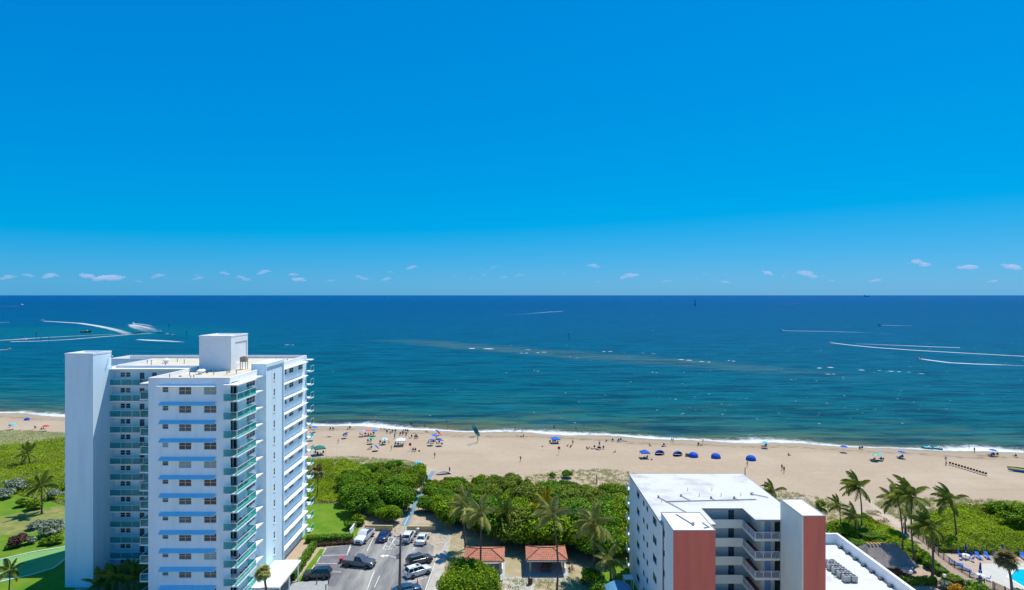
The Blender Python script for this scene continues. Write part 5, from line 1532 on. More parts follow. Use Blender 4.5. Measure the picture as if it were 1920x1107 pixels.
    for s in (-1, 1):
        MB().bevbox(.482 * L, .503 * L, s * hw * .68 - .18, s * hw * .68 + .16, fz + .0, fz + .14, .03).build("head_light", head_m, t)
        zz = .92 if kind != 'pickup' else .8
        xx = -.5 * L - .02 if kind != 'pickup' else -.5 * L - .06
        MB().bevbox(xx, xx + .10, s * hw * .80 - .14, s * hw * .80 + .12, zz - .16, zz + (.06 if kind == 'sedan' else .2), .03).build("tail_light", tail_m, t)
        MB().bevbox(.17 * L, .20 * L + .05, s * (hw + .10) - .1, s * (hw + .10) + .08, zb - .03, zb + .13, .03).build("mirror", trim_m if kind == 'pickup' else paint, t)
        for q in (-.10, .06):
            MB().bevbox(q * L, q * L + .2, s * hw * 1.0 - .015, s * hw * 1.0 + .015, zb - .22, zb - .18, .008).build("door_handle", chrome_m, t)
    MB().bevbox(.495 * L, .508 * L, -hw * .5, hw * .5, .36, fz - .02, .02).build("grille", trim_m, t)
    MB().box(-.5 * L - .028 if kind != 'pickup' else -.5 * L - .235, -.5 * L + .0 if kind != 'pickup' else -.5 * L - .222, -.16, .16, .55, .70).build("licence_plate", plate_m, t)
    if extra:
        extra(t, K)
    return t
def paint(name, c, metal=0.0):
    return M(name, c, rough=0.28, spec=0.5, coat=0.6, metal=metal)
def roof_rails(t, K):
    for s in (-1, 1):
        MB().tube([(-.36 * K['L'], s * .62, K['zr'] + .03), (.02 * K['L'], s * .62, K['zr'] + .03)], .025, 5).build("roof_rail", chrome_m, t)
def sunroof(t, K):
    roof_rails(t, K)
    MB().box(-.08 * K['L'], .03 * K['L'], -.42, .42, K['zr'] + .002, K['zr'] + .01).build("sunroof", carglass_m, t)
def bed_cover(t, K):
    MB().box(-.49 * K['L'], -.125 * K['L'], -.92, .92, 1.165, 1.20).build("bed_cover", M("grey_bed_cover", (0.13, 0.135, 0.15), rough=0.6), t)
    for x in (-.40, -.27):
        MB().box(x * K['L'], x * K['L'] + .05, .80, .85, 1.2, 1.5).build("rack_post", trim_m, t)
def bike_rack(t, K):
    MB().bevbox(-.5 * K['L'] - .5, -.5 * K['L'] - .08, -.5, .5, .55, .62, .02).build("carrier", trim_m, t)
    for s in (-.35, .35):
        MB().tube([(-.5 * K['L'] - .3, s, .62), (-.5 * K['L'] - .25, s, 1.3)], .03, 5).build("carrier_bar", metal_m, t)
white_p = paint("white_paint", (0.74, 0.75, 0.76))
car('pickup', "white pickup truck parked nose out by the cream wall", (671, 1023), (695, 1001), white_p)
car('sedan', "dark blue sedan parked beside the white pickup truck", (728, 999), (711, 1022), paint("blue_paint", (0.012, 0.03, 0.16)))
car('suv', "white car with rear carrier parked next to the hatched bay", (773, 1001), (759, 1023), white_p, bike_rack)
car('sedan', "white sedan parked beside the grey trash bin", (797, 1004), (785, 1028), white_p)
car('pickup', "dark grey pickup truck with covered bed driving across the car park", (704, 1064), (644, 1058), paint("grey_paint", (0.11, 0.12, 0.145), .3), bed_cover)
car('suv', "black car parked by the grass verge and bollards", (570, 1084), (620, 1082), paint("black_paint", (0.018, 0.024, 0.04)))
car('suv', "dark grey SUV parked beside the white SUV", (806, 1051), (766, 1061), paint("dark_grey_paint", (0.06, 0.065, 0.075), .3), roof_rails)
car('suv', "white SUV with dark sunroof parked by the traffic cone", (806, 1071), (761, 1084), white_p, sunroof)
car('sedan', "steel blue car parked behind the utility pole", (788, 1107), (737, 1118), paint("steel_blue_paint", (0.03, 0.075, 0.14), .3))
# red tool box lying by the grey pickup
t = thing("red_box", "red box standing behind the dark grey pickup truck", "box", G(641, 1055) + Vector((0, 0, 0.02)), 0.4)
MB().bevbox(-.45, .45, -.35, .35, 0, .7, .05).build("case", M("red_plastic", (0.55, 0.03, 0.05), rough=.4), t)
MB().bevbox(-.47, .47, -.37, .37, .701, .82, .04).build("lid", MATS["red_plastic"], t)
# white road arrow
mb = MB().add([(p.x, p.y, 0.03) for p in (G(712, 1043), G(720, 1040), G(720, 1041.5), G(728, 1041), G(728, 1044), G(720, 1044), G(720, 1046))], [(0, 1, 2, 3, 4, 5, 6)])
structure(mb.build("road_marking", paint_m), "white painted arrow on the car park")

# ------------------------------------------------------------------ thatched hut, pool and terrace
thatch_m = M("thatch", (0.36, 0.31, 0.26), (0.24, 0.20, 0.165), rough=0.95, scale=3.0, detail=8, bump=0.8, bscale=7, stretch=(2.2, .5, .8))
tan_slat = M("ridge_slat", (0.42, 0.25, 0.12), rough=0.8)
Hn = thing("thatched_hut", "grey thatched hut with wooden slatted ridge in the sand yard", "hut", (65.8, 105.4, 0))
hx0, hx1, hy0, hy1 = 61.6, 70.2, 102.2, 108.6
rng = np.random.default_rng(9)
ze, zr = 2.2, 4.7
xa, xb, ym = 63.4, 68.4, 105.4
C_ = [Vector((hx0, hy0, ze)), Vector((hx1, hy0, ze)), Vector((hx1, hy1, ze)), Vector((hx0, hy1, ze))]
Ra, Rb = Vector((xa, ym, zr)), Vector((xb, ym, zr))
mb = MB().add(C_ + [Ra, Rb] + [p - Vector((0, 0, .25)) for p in C_], [(0, 1, 5, 4), (1, 2, 5), (2, 3, 4, 5), (3, 0, 4), (9, 8, 7, 6), (0, 6, 7, 1), (1, 7, 8, 2), (2, 8, 9, 3), (3, 9, 6, 0)])
ro = part(Hn, "roof", mb, thatch_m)
V = []
for quad, n_s in (((C_[0], C_[1], Rb, Ra), 4200), ((C_[1], C_[2], Rb, Rb), 1800), ((C_[3], C_[0], Ra, Ra), 1800), ((C_[2], C_[3], Ra, Rb), 2500)):
    a, b, c, d = [np.array(q) for q in quad]
    uu, vv = rng.random(n_s), rng.random(n_s)
    lo, hi = a[None] + (b - a)[None] * uu[:, None], d[None] + (c - d)[None] * uu[:, None]
    P = lo + (hi - lo) * vv[:, None]
    dn = (lo - hi); dn /= np.linalg.norm(dn, axis=1, keepdims=True)
    nn = np.cross(b - a, d - a); nn = nn / np.linalg.norm(nn); nn = nn if nn[2] > 0 else -nn
    sd = np.cross(dn, nn); ln = (0.35 + 0.35 * rng.random(n_s))[:, None]
    lift = nn * (0.04 + 0.10 * rng.random(n_s))[:, None]
    tip = P + dn * ln + lift + sd * rng.normal(0, .08, n_s)[:, None]
    V.append(np.stack([P - sd * .03, P + sd * .03, tip], 1))
st = link("straw", quads_mesh("straw", np.concatenate(V), rng.random(sum(len(v) for v in V))), leaf_mat("straw", (0.28, 0.24, 0.20), (0.52, 0.46, 0.40), 0.0, 0.9), ro)
for i in range(9):
    x = xa + (xb - xa) * i / 8
    part(Hn, "ridge_slat", MB().box(x - .16, x + .16, ym - .45, ym + .45, zr + .06, zr + .12), tan_slat, sub=ro)
for x in (hx0 + .8, (hx0 + hx1) / 2, hx1 - .8):
    for y in (hy0 + .8, hy1 - .8):
        part(Hn, "post", MB().lathe([(.11, 0.013), (.1, 2.4)], 8, (x, y, 0)), wood_m)
part(Hn, "bar_counter", MB().bevbox(hx0 + 1.5, hx1 - 1.5, hy0 + 1.0, hy0 + 1.5, .013, 1.05, .02), wood_m)
tp = thing("thatched_parasol", "small thatched parasol in front of the hut", "parasol", (PX(1697, 102), 101.2, 0.013))
MB().lathe([(.07, 0), (.06, 2.3)], 8).build("pole", wood_m, tp)
MB().lathe([(1.25, 1.85), (0.75, 2.25), (0.12, 2.65)], 14).build("canopy", thatch_m, tp, smooth=40)

pool_w = M("pool_water", (0.0, 0.40, 0.52), (0.01, 0.50, 0.60), rough=0.06, spec=0.5, scale=0.8, bump=0.15, bscale=2.5)
pool_px = [(1889, 1084), (1903, 1067.5), (1935, 1068), (2040, 1071), (2060, 1180), (1985, 1140)]
wp = [G(*q) for q in pool_px]
structure(sheet("swimming_pool", pool_px, 0.030, pool_w, "bright turquoise swimming pool water"), "bright turquoise swimming pool water")
mb = MB()
for i in range(len(wp)):
    a, b = wp[i], wp[(i + 1) % len(wp)]
    d = (b - a).normalized(); nr = Vector((-d.y, d.x, 0)) * .2
    mb.loft([[q - nr + Vector((0, 0, .028)), q + nr + Vector((0, 0, .028)), q + nr + Vector((0, 0, .09)), q - nr + Vector((0, 0, .09))] for q in (a, b)])
structure(mb.build("pool_kerb", stucco_trim), "white kerb round the swimming pool")

fence_m = M("dark_fence", (0.05, 0.045, 0.045), rough=0.6)
def fence(label, pix, h=1.1, name="railing_fence", step=1.6, mat=fence_m):
    pts = [G(*q) for q in pix]
    F_ = thing(name, label, "fence", pts[0])
    for i in range(len(pts) - 1):
        a, b = pts[i], pts[i + 1]
        d = b - a; L = d.length; d /= L
        nr = Vector((-d.y, d.x, 0)) * .03
        for z0, z1 in ((h - .06, h), (.12, .17)):
            part(F_, "rail", MB().loft([[q - nr + Vector((0, 0, z0)), q + nr + Vector((0, 0, z0)), q + nr + Vector((0, 0, z1)), q - nr + Vector((0, 0, z1))] for q in (a, b)]), mat)
        n = max(1, int(L / step))
        for k in range(n + (i == len(pts) - 2)):
            q = a + d * (L * k / n)
            part(F_, "post", MB().box(q.x - .05, q.x + .05, q.y - .05, q.y + .05, 0.017, h + .08), mat)
        bb = MB()
        nb = int(L / 0.16)
        for k in range(nb):
            q = a + d * (L * (k + .5) / nb)
            bb.box(q.x - .011, q.x + .011, q.y - .011, q.y + .011, .171, h - .061)
        o = part(F_, "baluster", bb, mat); o["kind"] = "stuff"
    return F_
fence("dark railing along the boardwalk above the hut yard", [(1737, 1019), (1760, 1042), (1790, 1064), (1818, 1082), (1846, 1098), (1885, 1116)])
fence("dark fence behind the blue pool loungers", [(1752, 1033), (1785, 1038), (1850, 1040), (1930, 1043)], 1.3)
fence("dark railing on the dune side of the boardwalk", [(1694, 990), (1722, 1010), (1750, 1031)], 1.0)
fence("short dark gate railing beside the pool deck corner", [(1862, 1104), (1884, 1114), (1900, 1124)], 1.2, "gate_railing")
def globe_lamp(label, px, py, h=2.7):
    t = thing("globe_lamp", label, "lamp", G(px, py))
    MB().lathe([(.14, 0), (.12, .15), (.05, .2), (.04, h - .1)], 9).build("pole", fence_m, t, smooth=40)
    MB().lathe([(.12, h - .1), (.14, h)], 9).build("collar", fence_m, t, smooth=40)
    MB().lathe([(.08, h), (.22, h + .1), (.29, h + .28), (.22, h + .47), (.06, h + .56)], 12).build("globe", M("lamp_globe", (0.8, 0.79, 0.74), rough=0.3), t, smooth=60)
globe_lamp("globe lamp post behind the hut yard hedge", 1708, 1106)
globe_lamp("globe lamp post beside the orange shrubs", 1771, 1114)

# pool furniture
blue_cloth = M("blue_fabric", (0.012, 0.12, 0.52), (0.02, 0.15, 0.58), rough=0.75, scale=2)
navy_cloth = M("navy_fabric", (0.012, 0.05, 0.24), rough=0.8)
white_pl = M("white_plastic", (0.75, 0.76, 0.76), rough=0.4)
def lounger_meshes():
    seat = MB().bevbox(-.95, .35, -.31, .31, .33, .38, .02).mesh("seat")
    bk = MB().add([(.35, -.31, .34), (.98, -.31, .80), (.98, .31, .80), (.35, .31, .34), (.35, -.31, .39), (.95, -.31, .84), (.95, .31, .84), (.35, .31, .39)], [(0, 3, 2, 1), (4, 5, 6, 7), (0, 1, 5, 4), (1, 2, 6, 5), (2, 3, 7, 6), (3, 0, 4, 7)]).mesh("backrest")
    fr = MB().box(-1.0, 1.0, -.36, -.315, .27, .33).mesh("side_rail")
    leg = MB().box(-.03, .03, -.03, .03, 0, .268).mesh("leg")
    return seat, bk, fr, leg
LM = lounger_meshes()
def lounger(label, head, foot, cloth=blue_cloth, frame=white_pl, group=None, z=0.021, loc=None, rz=None):
    if loc is None:
        a, b = G(*head), G(*foot)
        loc = (a + b) / 2 + Vector((0, 0, z)); rz = math.atan2(a.y - b.y, a.x - b.x)
    t = thing("sun_lounger", label, "lounger", loc, rz, group)
    link("seat", LM[0], cloth, t); link("backrest", LM[1], cloth, t)
    link("side_rail", LM[2], frame, t); link("side_rail", LM[2], frame, t, (0, .675, 0))
    for x in (-.85, .75):
        for y in (-.338, .338):
            link("leg", LM[3], frame, t, (x, y, 0))
    return t
lounger("blue pool lounger behind the pale deck corner", (1827, 1040), (1843, 1054))
lounger("blue pool lounger next to the first one by the fence", (1844, 1039), (1858, 1054))
lounger("blue pool lounger beside the boardwalk railing", (1784, 1058), (1804, 1062))
lounger("blue pool lounger closer to the closed parasol by the railing", (1798, 1066), (1820, 1073))
lounger("blue pool lounger at the far end of the fence", (1912, 1041), (1926, 1054))
chair_p = (MB().bevbox(-.25, .25, -.25, .25, .41, .46, .02).mesh("seat"), MB().add([(-.25, .22, .46), (.25, .22, .46), (.25, .27, .46), (-.25, .27, .46), (-.25, .38, .98), (.25, .38, .98), (.25, .42, .98), (-.25, .42, .98)], [(0, 3, 2, 1), (4, 5, 6, 7), (0, 1, 5, 4), (1, 2, 6, 5), (2, 3, 7, 6), (3, 0, 4, 7)]).mesh("backrest"), MB().box(-.02, .02, -.02, .02, 0, .408).mesh("leg"))
def chair(label, loc, rz, cloth=blue_cloth, frame=white_pl, group=None, name="patio_chair"):
    t = thing(name, label, "chair", loc, rz, group)
    link("seat", chair_p[0], cloth, t); link("backrest", chair_p[1], cloth, t)
    for x in (-.22, .22):
        for y in (-.22, .22):
            link("leg", chair_p[2], frame, t, (x, y, 0))
    return t
def patio_set(lab, px, py, n, cl, rot=0.3):
    c = G(px, py) + Vector((0, 0, 0.021))
    t = thing("patio_table", "round white patio table " + lab, "table", c)
    MB().lathe([(.6, .70), (.62, .72), (.6, .75)], 18).build("table_top", white_pl, t, smooth=40)
    MB().lathe([(.05, .03), (.05, .699)], 8).build("pedestal", white_pl, t); MB().lathe([(.28, 0), (.25, .029)], 12).build("base", white_pl, t)
    for i in range(n):
        a = rot + 2 * math.pi * i / n
        chair("blue patio chair at the round table " + lab, c + Vector((1.05 * math.cos(a), 1.05 * math.sin(a), 0)), a - math.pi / 2, group="blue chairs " + lab)
    u = thing("closed_parasol", "closed navy parasol standing in the round table " + lab, "parasol", c + Vector((0, 0, .752)))
    MB().lathe([(.025, 0), (.025, 2.2)], 7).build("pole", white_pl, u)
    MB().lathe([(.06, .75), (.20, .9), (.17, 1.3), (.11, 1.9), (.03, 2.15)], 10).build("canopy", navy_cloth, u, smooth=40)
patio_set("by the dune fence", 1811, 1048, 4, blue_cloth)
patio_set("at the pale deck edge", 1838, 1086, 4, blue_cloth, 0.9)
patio_set("behind the browning fan palm", 1880, 1050, 3, blue_cloth)

# small structures beside the apartment building
V_ = thing("vaulted_canopy", "blue grey vaulted canopy beside the apartment building", "canopy", (16.8, 91, 0))
arc = [(x, 2.4 + 0.75 * math.sin(math.pi * k / 10)) for k, x in enumerate(np.linspace(14.9, 18.9, 11))]
mb = MB().loft([[(x, y, z) for x, z in arc] + [(x, y, z - .06) for x, z in reversed(arc)] for y in (84.5, 95.2)])
part(V_, "canopy_sheet", mb, M("canopy_blue", (0.10, 0.28, 0.42), (0.08, 0.24, 0.38), rough=0.6, scale=1), 40)
part(V_, "end_panel", MB().add([(x, 95.1, z - .07) for x, z in arc] + [(x, 95.1, 2.0) for x, z in reversed(arc)], [tuple(range(22))]), stucco_trim)
for x in (15.0, 18.8):
    for y in (85, 95):
        part(V_, "post", MB().box(x - .06, x + .06, y - .06, y + .06, 0.019, 2.395), rail_m)
k_ = thing("white_kiosk", "small white roofed post shelter against the apartment wall", "kiosk", (PX(1178, 98), 98, 0.019))
MB().bevbox(-.8, .8, -.8, .8, 2.2, 2.35, .03).build("roof", white_pl, k_)
for x in (-.7, .7):
    for y in (-.7, .7):
        MB().box(x - .05, x + .05, y - .05, y + .05, 0, 2.198).build("post", white_pl, k_)

for i, (k, y) in enumerate(((0, 92.6), (1, 90.4), (2, 93.2), (3, 89.8), (4, 92.0), (5, 90.6), (5, 92.4), (6, 93.0), (7, 90.2), (7, 91.6), (8, 92.8), (9, 90.0), (10, 91.4), (10, 93.0))):
    chair("dark chair on a glass corner balcony of the white tower", Vector((-41.75, y, FL[k] - .003)), -1.4 + .3 * (i % 3), navy_cloth if i % 2 else trim_m, trim_m, "chairs on the tower's corner balconies", "balcony_chair")

# ------------------------------------------------------------------ people
def sand_z(X, Y):
    v = Y - float(shore_y(X))
    return float(np.interp(v, [-30, -19, -10, -4, 0, 10, 40, 70], [0, -0.02, -0.15, -0.32, -0.5, -0.95, -2.5, -4]))
def GS(x, y):
    """the point of the sand surface at a pixel"""
    z = 0.0
    for _ in range(3):
        p = G(x, y, z); z = sand_z(p.x, p.y)
    return Vector((p.x, p.y, z))

def skeleton(pose):
    """joints: name -> (position, radius x/y, parent); figure faces -Y, feet on z = 0"""
    J = {}
    def j(n, p, r, par=None):
        J[n] = (Vector(p), r if isinstance(r, tuple) else (r, r), par)
    if pose in ('stand', 'walk', 'reach', 'arms_out'):
        pel = Vector((0, 0, .95)); lean = Vector((0, -.03, 0)) if pose == 'walk' else Vector((0, 0, 0)); up = Vector((0, 0, 1))
    elif pose == 'sit':
        pel = Vector((0, .05, .13)); lean = Vector((0, .10, 0)); up = Vector((0, 0, 1))
    else:
        pel = Vector((0, 0, .14)); lean = Vector((0, .36, -.13)); up = Vector((0, .25, .1))
    if pose == 'lie':
        ax = Vector((0, .97, .24)).normalized()
        spine = lambda d: pel + ax * d
        front = Vector((0, -.24, .97))
    else:
        spine = lambda d: pel + up * d + lean * d * 1.2
        front = Vector((0, -1, 0))
    j('pelvis', pel, (.145, .105))
    j('waist', spine(.17), (.122, .09), 'pelvis')
    j('chest', spine(.40), (.155, .105), 'waist')
    j('neck', spine(.545), .055, 'chest')
    j('chin', spine(.62) + front * .02, (.07, .08), 'neck')
    j('brow', spine(.70) + front * .015, (.078, .095), 'chin')
    j('crown', spine(.775), (.058, .07), 'brow')
    j('nose', spine(.655) + front * .115, .012, 'chin')
    legs = {
        'stand': [((-.09, 0, .92), (-.095, -.02, .50), (-.10, .02, .08), (-.11, -.13, .035)), ((.09, 0, .92), (.10, -.02, .50), (.105, .02, .08), (.12, -.13, .035))],
        'walk': [((-.09, 0, .92), (-.09, -.20, .53), (-.09, -.24, .09), (-.09, -.39, .05)), ((.09, 0, .92), (.09, .06, .50), (.09, .33, .16), (.09, .26, .04))],
        'sit': [((-.09, .0, .13), (-.11, -.38, .36), (-.11, -.66, .07), (-.11, -.80, .05)), ((.09, .0, .13), (.12, -.40, .34), (.13, -.70, .07), (.13, -.84, .05))],
        'lie': [((-.09, -.04, .13), (-.11, -.48, .18), (-.12, -.90, .08), (-.13, -.98, .17)), ((.09, -.04, .13), (.12, -.46, .30), (.12, -.82, .07), (.13, -.94, .05))],
    }
    legs['reach'] = legs['arms_out'] = legs['stand']
    for s, (hip, knee, ank, toe) in zip(('l', 'r'), legs[pose]):
        j('hip_' + s, hip, .088, 'pelvis'); j('knee_' + s, knee, .056, 'hip_' + s); j('ankle_' + s, ank, .038, 'knee_' + s); j('toe_' + s, toe, (.04, .028), 'ankle_' + s)
    sh = spine(.47)
    for s, sg in (('l', -1), ('r', 1)):
        S0 = sh + Vector((sg * .175, 0, 0))
        if pose == 'stand':
            E, W = S0 + Vector((sg * .06, .02, -.29)), S0 + Vector((sg * .07, -.06, -.54))
        elif pose == 'walk':
            k = 1 if sg > 0 else -1
            E, W = S0 + Vector((sg * .05, -.10 * k, -.27)), S0 + Vector((sg * .04, -.24 * k - .05, -.47))
        elif pose == 'reach':
            E, W = (S0 + Vector((sg * .10, -.10, .26)), S0 + Vector((sg * .06, -.16, .52))) if sg > 0 else (S0 + Vector((sg * .10, -.12, -.24)), S0 + Vector((sg * .04, -.30, -.10)))
        elif pose == 'arms_out':
            E, W = S0 + Vector((sg * .28, 0, -.03)), S0 + Vector((sg * .53, -.03, .02))
        elif pose == 'sit':
            E, W = S0 + Vector((sg * .07, -.08, -.27)), S0 + Vector((sg * .02, -.30, -.30))
        else:
            E, W = S0 + Vector((sg * .12, -.20, -.03)), S0 + Vector((sg * .10, -.44, -.05))
            W.z = max(W.z, .05); E.z = max(E.z, .06)
        j('shoulder_' + s, S0, .062, 'chest'); j('elbow_' + s, E, .041, 'shoulder_' + s); j('wrist_' + s, W, .030, 'elbow_' + s)
        d = (W - E).normalized(); sd = d.cross(Vector((0, 1, .3))).normalized()
        pm = W + d * .075
        j('palm_' + s, pm, (.040, .022), 'wrist_' + s)
        for q, (o, ln) in enumerate(((-.030, .070), (-.010, .082), (.011, .078), (.030, .060))):
            k1 = pm + sd * o + d * .045
            j(f'finger{q}_{s}', k1, .010, 'palm_' + s); j(f'tip{q}_{s}', k1 + d * ln * .6 + Vector((0, -.015, -.012)), .008, f'finger{q}_{s}')
        j('thumb_' + s, W + d * .04 + sd * -.05, .011, 'wrist_' + s); j('thumbtip_' + s, W + d * .085 + sd * -.065, .009, 'thumb_' + s)
    return J

def make_body(pose):
    J = skeleton(pose)
    names = list(J)
    idx = {n: i for i, n in enumerate(names)}
    me = bpy.data.meshes.new("skeleton")
    me.from_pydata([J[n][0] for n in names], [(idx[J[n][2]], idx[n]) for n in names if J[n][2]], [])
    o = bpy.data.objects.new("skeleton", me)
    COL.objects.link(o)
    o.modifiers.new("skin", 'SKIN')
    for i, n in enumerate(names):
        me.skin_vertices[0].data[i].radius = J[n][1]
        me.skin_vertices[0].data[i].use_root = n == 'pelvis'
    sb = o.modifiers.new("sub", 'SUBSURF'); sb.levels = 1; sb.render_levels = 1
    dg = bpy.context.evaluated_depsgraph_get()
    body = bpy.data.meshes.new_from_object(o.evaluated_get(dg))
    bpy.data.objects.remove(o); bpy.data.meshes.remove(me)
    body.name = "body"; body.materials.clear()
    fix_normals(body)
    body.shade_smooth()
    co = np.array([v.co[:] for v in body.vertices])
    low = co[:, 2].min()
    if low < 0:
        for v in body.vertices:
            v.co.z -= low
    off = -low if low < 0 else 0
    segs = [(n, np.array(J[J[n][2]][0]) + (0, 0, off), np.array(J[n][0]) + (0, 0, off)) for n in names if J[n][2]]
    cen = np.array([p.center[:] for p in body.polygons])
    best, bd, bt = np.zeros(len(cen), int), np.full(len(cen), 9.0), np.zeros(len(cen))
    for k, (n, a, b) in enumerate(segs):
        ab = b - a
        t = np.clip(((cen - a) @ ab) / (ab @ ab + 1e-9), 0, 1)
        d = np.linalg.norm(cen - (a + t[:, None] * ab), axis=1)
        m = d < bd
        best[m], bd[m], bt[m] = k, d[m], t[m]
    seg = [segs[k][0] for k in best]
    def cloth(name, test, grow):
        me2 = body.copy(); me2.name = name
        bm = bmesh.new(); bm.from_mesh(me2); bm.faces.ensure_lookup_table(); bm.normal_update()
        kill = [f for f in bm.faces if not test(seg[f.index], bt[f.index], cen[f.index])]
        for v in bm.verts:
            v.co += v.normal * grow
        bmesh.ops.delete(bm, geom=kill, context='FACES')
        bm.to_mesh(me2); bm.free()
        return me2
    head_c = np.array(J['brow'][0]) + (0, 0, off)
    back = Vector((0, 1, 0)) if pose != 'lie' else Vector((0, .24, -.97))
    upv = (J['crown'][0] - J['chin'][0]).normalized()
    P = {'body': body,
         'shorts': cloth("shorts", lambda s, t, c: s in ('hip_l', 'hip_r') or (s in ('knee_l', 'knee_r') and t < .45) or (s == 'waist' and t < .3), .012),
         'brief': cloth("swimwear", lambda s, t, c: s in ('hip_l', 'hip_r') or (s in ('knee_l', 'knee_r') and t < .1) or (s == 'waist' and t < .15), .010),
         'shirt': cloth("shirt", lambda s, t, c: (s == 'waist' and t > .1) or s in ('chest', 'shoulder_l', 'shoulder_r') or (s in ('elbow_l', 'elbow_r') and t < .6) or (s == 'neck' and t < .4), .014),
         'bikini': cloth("bikini_top", lambda s, t, c: s == 'chest' and .45 < t < .95, .010),
         'hair': cloth("hair", lambda s, t, c: s in ('brow', 'crown', 'chin') and ((Vector(c) - Vector(head_c)).dot(upv) > .02 or (Vector(c) - Vector(head_c)).dot(back) > .015), .016)}
    return P
BODIES = {p: make_body(p) for p in ('stand', 'walk', 'reach', 'arms_out', 'sit', 'lie')}
SKIN = [M("skin_light", (0.55, 0.34, 0.24), rough=0.55), M("skin_tan", (0.40, 0.22, 0.14), rough=0.55), M("skin_brown", (0.22, 0.115, 0.07), rough=0.55), M("skin_dark", (0.10, 0.055, 0.038), rough=0.55)]
HAIR = [M("hair_dark", (0.018, 0.012, 0.010), rough=0.6), M("hair_brown", (0.07, 0.038, 0.02), rough=0.6), M("hair_blond", (0.38, 0.26, 0.12), rough=0.6)]
CL = {c: M("cloth_" + c, v, rough=0.85) for c, v in {'black': (.015, .015, .018), 'navy': (.012, .02, .09), 'blue': (.02, .12, .45), 'red': (.50, .03, .03), 'white': (.72, .72, .7), 'pink': (.60, .20, .25), 'green': (.04, .22, .08),
      'yellow': (.60, .45, .04), 'grey': (.20, .20, .21), 'purple': (.22, .10, .35), 'teal': (.02, .30, .32), 'orange': (.60, .20, .03), 'khaki': (.34, .28, .16)}.items()}
VERB = {'stand': 'standing', 'walk': 'walking', 'reach': 'reaching up', 'arms_out': 'standing with arms spread', 'sit': 'sitting', 'lie': 'lying'}
prng = random.Random(99)
def person(x, y, pose, bottom, top, where, rz=None, h=None, skin=None, loc=None, group=None, low='shorts'):
    what = f"{top} top" if top else f"{bottom} {'shorts' if low == 'shorts' else 'swimwear'}"
    t = thing("person", f"person in {what} {VERB[pose]} {where}", "person", loc if loc is not None else GS(x, y), prng.uniform(-3.1, 3.1) if rz is None else rz, group, (h or prng.uniform(0.95, 1.06)))
    if len(t["label"].split()) > 16:
        t["label"] = t["label"].replace(" in a chair", "").replace(" on the sand", "")
    B = BODIES[pose]
    link("body", B['body'], SKIN[prng.choices((0, 1, 2, 3), (4, 4, 2, 1))[0] if skin is None else skin], t)
    link("shorts" if low == 'shorts' else "swimwear", B[low], CL[bottom], t)
    if top:
        link("shirt" if low == 'shorts' else "bikini_top", B['shirt' if low == 'shorts' else 'bikini'], CL[top], t)
    link("hair", B['hair'], prng.choice(HAIR), t)
    return t

# ------------------------------------------------------------------ beach furniture kit
CAN = {c: M("canvas_" + c, v, rough=0.8) for c, v in {'blue': (.015, .17, .62), 'royal': (.012, .09, .50), 'cyan': (.06, .50, .66), 'red': (.60, .03, .04), 'coral': (.70, .12, .07), 'green': (.03, .42, .22), 'dark green': (.01, .17, .13), 'white': (.76, .76, .76),
       'lavender': (.42, .38, .50), 'yellow': (.66, .55, .05), 'teal': (.02, .40, .38), 'navy': (.012, .03, .14), 'black': (.02, .02, .022), 'lime': (.35, .55, .06)}.items()}
alu_m = M("aluminium_tube", (0.6, 0.6, 0.6), rough=0.35, metal=0.7)
_um = {}
def umbrella_meshes():
    n = 8
    R, z0, z1 = 1.12, 1.78, 2.18
    panels = []
    for i in range(n):
        a0, a1 = 2 * math.pi * i / n, 2 * math.pi * (i + 1) / n
        am = (a0 + a1) / 2
        P = lambda r, a, z: (r * math.cos(a), r * math.sin(a), z)
        mid = 0.62
        v = [P(0, a0, z1), P(R * .55, a0, z1 - .10), P(R, a0, z0), P(R * .96, am, z0 + .04), P(R, a1, z0), P(R * .55, a1, z1 - .10)]
        w = [(p[0], p[1], p[2] - .012) for p in v]
        panels.append(MB().add(v + w, [(0, 1, 5), (1, 2, 3), (1, 3, 5), (5, 3, 4), (6, 11, 7), (7, 9, 8), (7, 11, 9), (11, 10, 9), (2, 8, 9, 3), (3, 9, 10, 4)]).mesh("canopy_panel"))
    whole = MB()
    for p in panels:
        whole.add([v.co[:] for v in p.vertices], [tuple(q.vertices) for q in p.polygons])
    pole = MB().lathe([(.022, -.25), (.02, 2.2), (.03, 2.22), (.01, 2.30)], 7).mesh("pole")
    return panels, whole.mesh("canopy"), pole
UM = umbrella_meshes()
def umbrella(label, x, y, col, col2=None, tilt=0.0, az=0.0, hpx=None, s=1.0):
    """x, y: canopy centre in the photograph; planted so that its pole stands on the sand below"""
    base = GS(x, y + 2.0 * 5.8)
    t = thing("beach_umbrella", label, "umbrella", base, az, None, s)
    t.rotation_euler = (0, tilt, az)
    if col2:
        for i, p in enumerate(UM[0]):
            link("canopy_panel", p, CAN[col] if i % 2 else CAN[col2], t)
    else:
        link("canopy", UM[1], CAN[col], t)
    link("pole", UM[2], alu_m, t)
    return t
def beach_chair(label, p, rz, col='navy', group=None):
    return chair(label, p, rz, CAN[col], alu_m, group, "beach_chair")
def towel(label, x, y, col, rz=0.0):
    p = GS(x, y)
    t = tag(MB().loft([[(-.45 + .9 * i / 4, -.85, .015 + .012 * (i % 2)), (-.45 + .9 * i / 4, .85, .015 + .012 * ((i + 1) % 2)), (-.45 + .9 * i / 4, .85, .035), (-.45 + .9 * i / 4, -.85, .035)] for i in range(5)]).build("towel", CL[col], None, p, rz), label, "towel")
    return t
